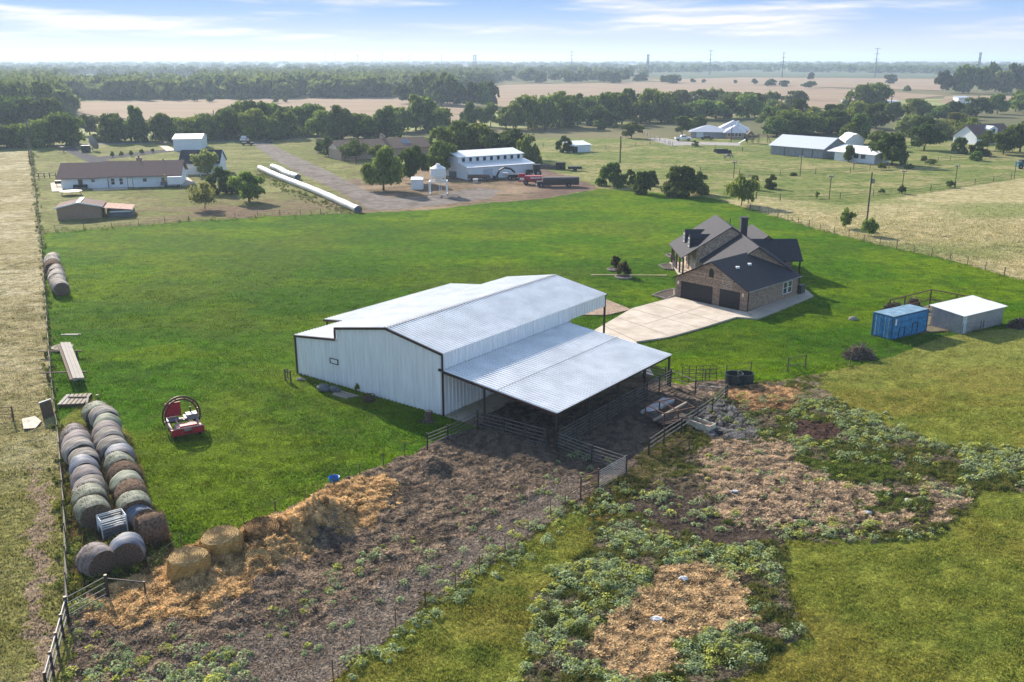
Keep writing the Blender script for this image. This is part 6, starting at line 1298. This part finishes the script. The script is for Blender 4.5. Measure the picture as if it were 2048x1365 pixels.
for a in((767,381,293,86,'round',LEAF2,N1),(826,366,292,66,'round',LEAF2,'second tree behind the bare trunked one by the white cube shed'),(880,352,284,84,'round',LEAF2,'broad green tree directly behind the white feed bin'),
 (915,318,243,110,'round',LEAF2,'big green tree at the left end of the clump behind the white barn'),(968,318,247,115,'round',LEAF1,'big dark tree in the middle of the clump behind the white barn'),(1022,318,258,90,'round',LEAF1,'dark tree behind the right end of the clerestory barn'),(1052,330,272,55,'bush',LEAF1,'dark bush at the right corner of the clerestory barn'),(893,300,255,70,'round',LEAF2,'green tree left of the clump behind the white barn, partly behind it'),
 (661,314,274,44,'tall',LEAF1,'narrow dark tree at the left corner of the brown roofed house'),(642,306,283,30,'tall',LEAF2,'small slim green tree standing left of the brown roofed house'),(712,322,281,62,'loose',LEAF2,'loose leafed tree in front of the brown roofed brick house'),(760,330,290,50,'round',LEAF1,'dark tree hiding the middle of the brown roofed house'),(852,300,276,60,'bush',LEAF2,'bushy tree hiding the right end of the brown roofed house'),
 (416,352,299,58,'round',LEAF3,'pale leafed tree in front of the dark roofed white garage'),(447,388,336,62,'bush',LEAF1,'large dark rounded bush right of the white house'),(499,404,344,82,'round',LEAF2,'spreading green tree with short trunk near the silage bag'),(410,419,366,62,'loose',LEAF3,'small pale sparse tree alone on the brown grass'),
 (1263,277,244,46,'round',LEAF1,'round dark tree standing alone in the paddock beside the driveway'),(1364,270,233,44,'round',LEAF2,'round tree behind the white pickup truck'),(1400,262,232,40,'round',LEAF1,'dark tree left of the hip roofed house, behind it'),(1131,305,273,40,'bush',LEAF1,'bushy dark tree hugging the small white paddock shed'),
 (1222,373,326,60,'bush',LEAF1,'large dark bush on the lawn edge right of the old bus'),(1285,388,345,48,'bush',LEAF1,'medium dark bush on the lawn edge, second from the left'),(1262,370,340,34,'bush',LEAF2,'small bush between the two larger lawn edge bushes'),(1302,372,342,30,'bush',LEAF2,'small bush right behind the second lawn edge bush'),(1362,392,335,86,'bush',LEAF1,'widest dark bush on the far lawn edge'),(1398,388,345,44,'bush',LEAF1,'dark bush attached to the right side of the widest one'),
 (1482,412,350,66,'shrub',LEAF2,'tall ragged light green bush at the lawn corner near the chimney'),(1508,380,352,22,'bush',LEAF1,'small dark bush at the corner of the paddock pipe fence'),(1541,378,350,32,'bush',LEAF1,'small dark round bush beside the paddock fence gate'),
 (1691,457,417,36,'shrub',LEAF2,'small upright bush on the fence line left of the utility pole'),(1738,472,436,36,'shrub',LEAF2,'small upright bush at the foot of the utility pole'),
 (1784,331,266,84,'round',LEAF2,'big round tree in front of the low white mobile building'),(1697,325,291,26,'tall',LEAF1,'small slim tree before the left end of the mobile building'),(1848,301,250,74,'round',LEAF1,'dark broad tree behind the big round one at the mobile building'),(1758,300,262,60,'round',LEAF2,'green tree behind the mobile building'),
 (1938,284,236,54,'loose',LEAF2,'loose leafed green tree left of the dormer house'),(1918,308,276,38,'bush',LEAF1,'dark bushy tree in front of the dormer house, left of its wall'),(1958,312,284,44,'bush',LEAF1,'low dark bush right in front of the dormer house'),(2006,310,258,60,'round',LEAF2,'tree in front of the right half of the dormer house'),(1974,302,262,38,'loose',LEAF2,'thin leafed tree hiding the left wall of the dormer house'),(2040,305,243,74,'round',LEAF1,'large dark tree at the right edge beside the dormer house'),(1952,322,303,28,'bush',LEAF2,'small green bush on the fence line below the dormer house'),(1848,322,312,16,'bush',LEAF1,'tiny dark bush along the fence right of the mobile building'),(1818,338,328,18,'bush',LEAF1,'tiny dark bush below the big round tree'),(1805,330,316,14,'bush',LEAF2,'tiny green bush right of the big round tree'),(1862,330,318,26,'shrub',LEAF1,'ragged dark bush on the paddock fence right of the mobile building'),
 (1763,340,324,18,'shrub',LEAF2,'small ragged green shrub in front of the mobile building end'),(1803,388,371,18,'shrub',LEAF2,'small shrub at the foot of the middle paddock lamp pole'),(1900,376,361,18,'shrub',LEAF1,'dark shrub at the foot of the right paddock lamp pole'),(1633,398,383,12,'shrub',LEAF2,'tiny shrub at the foot of the left paddock lamp pole'),(1763,388,377,14,'shrub',LEAF2,'tiny green shrub on the paddock fence left of the middle lamp pole'),(1587,352,346,18,'bush',LEAF1,'low dark bush at the foot of the upper paddock lamp pole'),(1390,293,281,20,'bush',LEAF2,'small round green bush by the fence below the pickup'),(1204,259,247,19,'bush',LEAF1,'round dark shrub on the road side, left of a pair'),(1231,258,247,14,'bush',LEAF1,'round dark shrub on the road side, right of a pair')):
    tree(*a)
for i,(px,py,ty) in enumerate(((225,315,303),(243,314,302),(263,313,301),(284,309,298),(306,306,297))): tree(px,py,ty,9,'shrub',LEAF2,'young sapling in the row along the gravel behind the white house','saplings behind the white house') if i else tree(px,py,ty,9,'shrub',LEAF1,'young sapling at the left end of the row behind the white house')
# magnolias on the lawn
for px,py,ty,w,lab in((1247,553,522,30,'dark leaved young magnolia in the nearer stone ringed bed'),(1230,538,512,25,'dark leaved young magnolia in the farther stone ringed bed')): tree(px,py,ty,w,'shrub',LEAFD,lab,None,'magnolia','tree')
tree(715,783,766,11,'shrub',LEAF2,'small leafy sapling growing against the barn gable wall')
# brush piles
def brush(px,py,w,h,label,m=TWIG,n=900):
    g=G(px,py);k=DEP(g)/F;W=w*k/2;r=np.random.default_rng(int(px));th=r.random(n)*6.283;u=np.sqrt(r.random(n));P=np.stack([W*u*np.cos(th),W*.6*u*np.sin(th),h*(1-u*u)*r.random(n)+.05],1)
    d=r.normal(size=(n,3))*np.array([1,1,.5]);d/=np.linalg.norm(d,axis=1)[:,None];l=(.2+.45*r.random(n))[:,None];s=np.cross(d,r.normal(size=(n,3)));s/=np.linalg.norm(s,axis=1)[:,None]
    V=np.stack([P-d*l-s*.03,P-d*l+s*.03,P+d*l+s*.05,P+d*l-s*.05],1).reshape(-1,3);V[:,2]=np.maximum(V[:,2],.0)
    t=thing('brush_pile',label,'brush pile',g);link('branches',npmesh('branches',V,np.arange(4*n).reshape(-1,4)),m,t)['kind']='stuff';MB().lathe([(W*.75,0),(W*.5,h*.4),(.05,h*.65)],14).build('core',HIDE,t)
brush(1786,624,34,1.1,'brown brush pile behind the blue container, left of two');brush(1826,619,26,1.3,'dark brush pile inside the dog run frame behind the container');brush(1718,716,56,1.2,'pile of dead branches on the fence line left of the container');brush(2040,656,40,1.0,'pile of red brown debris at the right edge past the grey shed')
brush(1045,318,60,2.0,'tangle of dead brush right of the clerestory barn',TWIG,500);brush(1095,336,70,1.2,'low heap of scrap and brush on the bare ground behind the bus',TWIG,500)
# belts of trees: each tree its own object
def belt(pts,n,hm,wm,label,group,kinds=('full','full','tall'),mats=(LEAF1,LEAF2,LEAF2),js=2.5,far=False):
    P=[Vector(p) for p in pts];seg=[(b-a).length for a,b in zip(P,P[1:])];T=sum(seg)
    for i in range(n):
        s=T*(i+.5+random.uniform(-.3,.3))/n;k=0
        while k<len(seg)-1 and s>seg[k]: s-=seg[k];k+=1
        q=P[k].lerp(P[k+1],min(1,max(0,s/seg[k])));py=q.y+random.uniform(-js,js);g=G(q.x,py);h=hm*random.uniform(.72,1.2);W=wm*random.uniform(.8,1.3)
        TC[0]+=1;kd='far' if far else random.choice(kinds);t=thing('tree',label,'tree',g,random.uniform(0,6.28),group);t.scale=(W/1.75,W/1.75,h)
        link('crown',crown(kd,TC[0],random.choice(mats)),None,t)
        if not far: link('trunk',TM[TC[0]%3],None,t)
LA=(LEAF1,LEAF1,LEAF2)
belt([(-40,296),(150,291)],6,9.5,11,'dark rounded tree in the belt at the left end of the road','trees at the left end of the road')
belt([(-60,262),(60,262),(125,262)],6,14,15,'tall dark tree in the dense grove at the left edge','trees of the left edge grove',mats=(LEAF1,))
belt([(-40,240),(100,238)],5,15,17,'tall tree at the back of the left edge grove','back trees of the left edge grove',mats=(LEAF1,LEAFF))
tree(180,270,229,54,'round',LEAF3,'pale green tree in the gap of the roadside belt at left');tree(272,284,213,48,'tall',LEAF1,'tallest dark tree of the roadside belt behind the white house');tree(195,284,268,36,'bush',LEAF3,'pale bush below the tree in the belt gap')
belt([(222,285),(340,283),(470,280)],9,9.,13,'dark tree in the roadside belt behind the white workshop','trees behind the white workshop')
belt([(440,276),(520,272),(640,268)],7,12.,15,'dark tree in the roadside belt at the head of the gravel drive','trees at the head of the gravel drive')
belt([(505,279),(590,277)],3,9.,13,'rounded lower tree in front of the belt beside the gravel drive','lower trees beside the gravel drive',mats=(LEAF2,))
belt([(640,279),(700,277),(790,277)],5,11.,15,'full green tree in the belt behind the brown roofed house','trees behind the brown roofed house',mats=(LEAF1,LEAF2))
belt([(790,262),(900,262)],4,12.5,15,'dark tree in the belt beyond the road, left of the pole','trees beyond the road in the middle')
belt([(925,252),(1000,256),(1050,258)],5,10,9,'dark tree beyond the clump behind the white barn','trees beyond the white barn',kinds=('tall','tall','round'))
belt([(1050,256),(1120,253),(1230,248),(1340,244)],11,12.5,14,'dark tree in the roadside belt behind the green paddock','trees of the belt behind the paddock',kinds=('full','full','tall'))
belt([(1010,248),(1100,244),(1330,236)],8,13,13,'tree at the back of the belt behind the paddock','back trees of the belt behind the paddock',kinds=('full','tall'),mats=(LEAF1,LEAF2))
belt([(1330,240),(1420,238),(1560,232)],8,9.5,14,'dark tree in the belt behind the hip roofed house','trees behind the hip roofed house')
belt([(1350,222),(1480,219),(1600,214)],8,11,15,'tree in the far row behind the hip roofed house','far row behind the hip roofed house',mats=(LEAF1,LEAFF))
belt([(1540,272),(1600,266),(1700,268)],7,9,13,'dark tree in the grove behind the long grey barn','trees behind the long grey barn')
belt([(1520,254),(1620,246),(1760,256)],8,9.5,13,'tree at the back of the grove behind the long grey barn','back trees behind the long grey barn',mats=(LEAF1,LEAF2,LEAF3))
belt([(1690,290),(1730,284)],2,9,9,'slim green tree between the sheds and the grove','slim trees between sheds and grove',kinds=('tall',))
belt([(1740,236),(1860,238),(1960,232)],7,9,13,'dark tree along the road at the right','trees along the road at the right')
belt([(1720,222),(1760,221)],2,13,17,'large dark round tree by the pale far sheds','large trees by the far sheds',mats=(LEAF1,))
belt([(1990,226),(2060,224)],3,12,13,'dark tree group at the right edge past the road','trees at the right edge past the road')
belt([(1800,270),(1880,278),(1920,262)],4,8,12,'dull green tree behind the mobile building yard','trees behind the mobile building yard',mats=(LEAF1,LEAF3))
belt([(1880,188),(1960,187),(2080,185)],9,20,22,'tall hazy tree in the grove at the right end of the stubble','grove at the right end of the stubble',far=True,mats=(LEAFF,LEAF1))
belt([(1030,167),(1120,165.5),(1290,163.5)],11,13,22,'dark round tree in the row along the top of the stubble field','row along the top of the stubble field',far=True,mats=(LEAFF,))
belt([(905,180),(990,170)],4,14,20,'round tree at the left end of the row on the stubble field','left end of the stubble row',far=True,mats=(LEAFF,))
belt([(1320,166),(1355,166)],3,11,18,'low dark bush in the small clump amid the stubble','small clump amid the stubble',far=True,mats=(LEAFF,))
for px,py,ty,w,lab in((1384,166,158,17,'small round bush right of the clump amid the stubble'),(1408,166,159,11,'tiny round bush amid the stubble, right of the small round one'),(1470,167,160,9,'tiny bush on the stubble edge'),(1508,170,158,14,'small dark bush on the stubble edge left of the wide pair'),(1542,173,159,28,'wide dark bush on the stubble, left of a pair'),(1568,174,161,26,'wide dark bush on the stubble, right of a pair'),(1621,177,163,36,'long dark bush alone on the stubble'),(1622,160,145,16,'small upright tree beyond the stubble'),(1780,168,149,32,'dome shaped dark tree alone on the far stubble'),(1814,185,172,20,'small dark bush at the near edge of the far stubble'),(1732,182,176,6,'tiny pale bush on the far stubble'),(1566,201,192,10,'small tree at the stubble edge behind the road belt'),(250,201,175,25,'pale green tree before the dark wood at left'),(290,201,163,34,'tall dark tree before the wood at left'),(327,202,193,8,'tiny bush at the wood edge, leftmost of five'),(354,203,186,15,'small tree at the wood edge left of the middle'),(388,203,188,22,'round bush at the wood edge'),(420,204,190,24,'wide pale bush at the wood edge'),(480,204,188,30,'wide green bush at the right end of the wood edge'),(551,206,192,16,'dark trunked tree standing in the tan field, left of a pair'),(570,205,193,12,'smaller tree standing in the tan field, right of a pair')):
    tree(px,py,ty,w,'far',LEAFF,lab,None,'tree','tree',False)
belt([(800,204),(860,207),(905,210)],5,16,18,'hazy tree in the hedge right of the tan field','hedge right of the tan field',far=True,mats=(LEAFF,))
belt([(905,211),(990,214)],4,13,15,'lower hazy tree at the tan field corner','lower trees at the tan field corner',far=True,mats=(LEAFF,))
# far woods: one canopy mass
def woods(name,label,polys,n,seed,hm=11):
    r=np.random.default_rng(seed);V=[];src=[np.empty(len(m.vertices)*3,np.float32) for m in LOW]
    for a,m in zip(src,LOW): m.vertices.foreach_get('co',a)
    src=[a.reshape(-1,3) for a in src];tot=sum(p[1] for p in polys)
    for poly,wt,hh in polys:
        xs=[p[0] for p in poly];ys=[p[1] for p in poly];k=0;want=int(n*wt/tot)
        while k<want:
            px=r.uniform(min(xs),max(xs));py=r.uniform(min(ys),max(ys))
            if not inpoly(np.array([px]),np.array([py]),poly)[0]: continue
            g=G(px,py);D=g.y;f=max(1,D/1500.)**.7;h=hh*r.uniform(.75,1.3);w=15*f*r.uniform(.8,1.4);a=r.random()*6.283
            s=src[k%3];x=s[:,0]*math.cos(a)-s[:,1]*math.sin(a);y=s[:,0]*math.sin(a)+s[:,1]*math.cos(a)
            V.append(np.stack([g.x+x*w/1.5,g.y+y*w/1.5,s[:,2]*h],1));k+=1
    V=np.concatenate(V);stuff(link(name,npmesh(name,V,np.arange(len(V)).reshape(-1,4)),LEAFF),label,'woods')
woods('woods','dark hazy wood stretching behind the tan field at the left',[([(105,200),(105,175),(410,172),(410,198),(330,199.5)],2.,11),([(395,172),(520,168),(820,176),(800,195),(520,198),(400,197)],2.4,12),([(-60,236),(-60,200),(110,195),(125,232)],1.4,13),([(-60,200),(-60,160),(130,162),(130,178),(110,200)],1.6,13)],1250,71)
woods('woods','broad hazy forest filling the middle distance left of the power poles',[([(395,170),(395,160),(520,150),(1000,140),(1020,160),(905,180),(820,186),(700,176)],3.,12),([(130,157),(-60,158),(-60,140),(1010,132),(1300,138),(1290,158),(1010,162),(900,150),(520,155),(395,154)],2.8,12)],1500,72)
woods('woods','faint blue forest bands close under the horizon',[([(-80,140),(-80,127),(700,125.5),(1400,127),(1400,138),(1000,134),(500,136)],1.6,13),([(1290,147),(1290,136),(1500,134),(2150,142),(2150,152),(1880,149),(1500,143)],1.2,12),([(1300,136),(1300,127),(2150,131),(2150,142),(1500,134)],1.,13)],1500,73)
# ------------------------------------------------------------------ poles, towers
def upole(px,py,ty,label,arms=1,r=.16,m=CREO,name='utility_pole',can=False):
    g=G(px,py);h=HT(px,py,ty);t=thing(name,label,'utility pole',g,random.uniform(-.3,.3));MB().tube((0,0,-.3),(0,0,h),r,8,r*.7).build('pole',m,t)
    for i in range(arms):
        z=h-.4-.9*i;MB().bar((-1.1,-.12,z),(1.1,-.12,z),.1,.12).build('cross_arm',m,t)
        for x in(-1.,-.4,.4,1.): MB().lathe([(.05,z+.07),(.07,z+.13),(.03,z+.22)],6,(x,-.12,0)).build('insulator',GREYM,t)
    if can: MB().lathe([(.22,h-1.9),(.25,h-1.8),(.25,h-1.2),(.2,h-1.1)],10,(.35,0,0)).build('transformer',GREYM,t)
    return g,h
U={}
U['a']=upole(1240,327,273,'tall dark utility pole standing in the paddock above the lawn bushes',0,.22)
U['b']=upole(1733,448,345,'tall leaning utility pole with a pale meter box on the dry field fence',0,.16,can=True)
U['c']=upole(1089,260,207,'pale wooden utility pole by the road belt behind the paddock',1,.25)
U['d']=upole(62,305,238,'weathered utility pole at the far end of the long left fence',1,.22,POSTM,can=True);U['d2']=upole(61,330,268,'second shorter grey pole beside the left fence end',0,.16,POSTM)
U['e']=upole(807,262,213,'pale utility pole in the belt behind the brown roofed house',1,.25,POSTM);U['f']=upole(430,262,221,'dark utility pole poking out of the belt behind the workshop',0,.25)
U['g']=upole(1585,226,194,'dark utility pole at the far stubble edge by the road, left',1,.28);U['h']=upole(1780,230,192,'dark utility pole at the tree line behind the far sheds',1,.3);U['i']=upole(1953,229,191,'tall pole by the road at the far right',1,.3);U['j']=upole(1462,285,250,'dark slim pole in front of the hip roofed house',0,.16);U['k']=upole(1335,235,203,'dark pole rising from the belt behind the paddock',0,.25)
def wires(name,label,a,b,n=2,sag=1.2):
    (g1,h1),(g2,h2)=a,b;t=thing(name,label,'power line',g1+Z1*(h1-.4))
    for k in range(n):
        p=Vector((0,0,-.5*k));q=g2+Z1*(h2-.4-.5*k)-g1-Z1*(h1-.4);pts=[p.lerp(q,i/10)+Z1*(-sag*4*(i/10)*(1-i/10)) for i in range(11)];MB().path(pts,.03,4).build('wire',WIREM,t)
wires('power_line','pair of thin power wires running between the belt poles',U['e'],U['c'],2,3.);wires('power_line','thin power wires running along the road at the right',U['h'],U['i'],2,2.);wires('power_line','thin power wires from the belt pole to the far right poles',U['g'],U['h'],2,2.)
for px,py,ty,lab in((1600,353,313,'slim lamp pole in the paddock near the long grey barn'),(1658,400,352,'slim lamp pole at the left of the fenced paddock'),(1803,388,342,'slim lamp pole in the middle of the fenced paddock'),(1909,377,331,'slim lamp pole at the right of the fenced paddock'),(2028,358,324,'slim lamp pole at the far right paddock corner'),(1467,357,324,'slim lamp pole in the paddock behind the lawn bushes'),(1707,340,326,'short slim pole before the mobile building')):
    g=G(px,py);h=HT(px,py,ty);t=thing('lamp_pole',lab,'lamp pole',g);MB().tube((0,0,-.2),(0,0,h),.09,6).build('pole',POSTM,t)
    for x in(-.35,.35): MB().ball((x,0,h-.1),.26,8,(1,1,.8)).build('lamp_head',GREYM,t)
def mono(px,py,ty,label,arms=3,r=1.0,dx=0):
    g=G(px,py);h=HT(px,py,ty);t=thing('transmission_pole',label,'transmission pole',g,random.uniform(-.2,.3));MB().tube((0,0,-1),(0,0,h),r,8,r*.45).build('pole',TOWERM,t)
    for i in range(arms): z=h*(.97-.17*i);MB().bar((-h*.10,0,z),(h*.10,0,z),r*.5).build('cross_arm',TOWERM,t)
    return g,h
M1=[mono(1143,147,102,'steel transmission pole above the stubble tree row'),mono(1419,151,100,'steel transmission pole right of the twin poles in the field'),mono(1564,155,105,'steel transmission pole in the far green crop'),mono(1749,157,96,'tallest slim transmission pole, over the far stubble')]
for px,py,ty,lab,w in((950,142,110,'twin steel poles side by side in the hazy middle distance',4.),(1295,147,109,'thick twin steel poles between the slim ones',2.6),(1955,153,105,'thick twin steel poles at the right over the hazy grove',2.6)):
    g=G(px,py);h=HT(px,py,ty);k=DEP(g)/F;t=thing('twin_pole',lab,'transmission pole',g)
    for s in(-1,1): MB().tube((s*w*.5*k,0,-1),(s*w*.5*k*(1.0),0,h),1.25*k,8,1.0*k).build('pole',TOWERM,t)
    for i in range(3): MB().bar((-w*1.3*k,0,h*(.95-.2*i)),(w*1.3*k,0,h*(.95-.2*i)),.5*k).build('cross_arm',TOWERM,t)
for px,py,ty,lab in((652,129,104,'faint transmission pole near the horizon, left of a close pair'),(672,129,106,'faint transmission pole near the horizon, right of a close pair'),(765,130,104,'faint transmission pole on the horizon right of the cell tower'),(818,130,109,'faint transmission pole on the horizon in the middle'),(883,131,108,'faint transmission pole on the horizon left of the twin poles'),(583,127,110,'very faint transmission pole on the horizon at the left'),(548,127,112,'very faint transmission pole at the far left of the horizon line')): mono(px,py,ty,lab,2,2.2)
g=G(716,130);h=HT(716,130,110);k=DEP(g)/F;t=thing('cell_tower','faint flat topped cell tower on the hazy horizon','tower',g);MB().tube((0,0,0),(0,0,h),.9*k,8).build('mast',TOWERM,t);MB().tube((0,0,h*.86),(0,0,h),2.2*k,10).build('antenna_ring',TOWERM,t)
g=G(60,127);h=HT(60,127,104);k=DEP(g)/F;t=thing('water_tower','faint water tower on the hazy horizon at the far left','tower',g);MB().tube((0,0,0),(0,0,h*.8),.9*k,8).build('column',TOWERM,t);MB().ball((0,0,h*.86),3.*k,12,(1,1,.8)).build('tank',TOWERM,t)
# paddock fences far behind
wirefence('pipe fence round the nearer paddock, below the lamp poles',[(1512,398),(1560,402),(1680,399),(1810,388),(1910,377),(2022,359)],9.,1.4,3,POSTM,.09,.03,name='paddock_fence')
wirefence('pipe fence across the middle of the green paddock',[(1400,346),(1560,352),(1700,346),(1850,330),(1900,322),(1980,318),(2046,316)],9.,1.4,3,POSTM,.08,.03,name='paddock_fence')
wirefence('long fence between the green paddock and the house drive',[(1056,292),(1150,302),(1180,303),(1300,290),(1340,292),(1430,300),(1541,307)],9.,1.4,3,POSTM,.08,.03,name='paddock_fence')
wirefence('fence along the house drive leading to the road',[(1280,263),(1300,275),(1330,286),(1345,292)],7.,1.3,3,POSTM,.08,.03,name='paddock_fence')
weeds('fence_weeds','rank green grass and weeds growing along the long left wire fence',[([(58,303),(66,303),(79,420),(88,500),(96,600),(109,760),(126,880),(138,1040),(145,1243),(131,1243),(124,1040),(111,880),(96,760),(80,500),(70,420)],2.2,[])],305,.12,True)
weeds('fence_weeds','uneven weeds along the wire fences at the back of the lawn',[([(80,466),(330,444),(560,429),(722,424),(722,430),(560,436),(330,451),(80,474)],.5,[]),([(1500,416),(1640,458),(1760,488),(1900,518),(2048,560),(2048,566),(1900,525),(1760,495),(1640,465),(1500,422)],.7,[]),([(1610,736),(1700,731),(1780,713),(1890,672),(1960,661),(1960,667),(1890,678),(1780,719),(1700,738),(1610,741)],1.2,[])],306,.09,True)
weeds('tall_weeds','tall green weeds along the left side of the long silage bag',[([(505,338),(540,352),(600,380),(660,405),(712,428),(680,428),(600,398),(530,366)],.9,[])],307,.13,True)
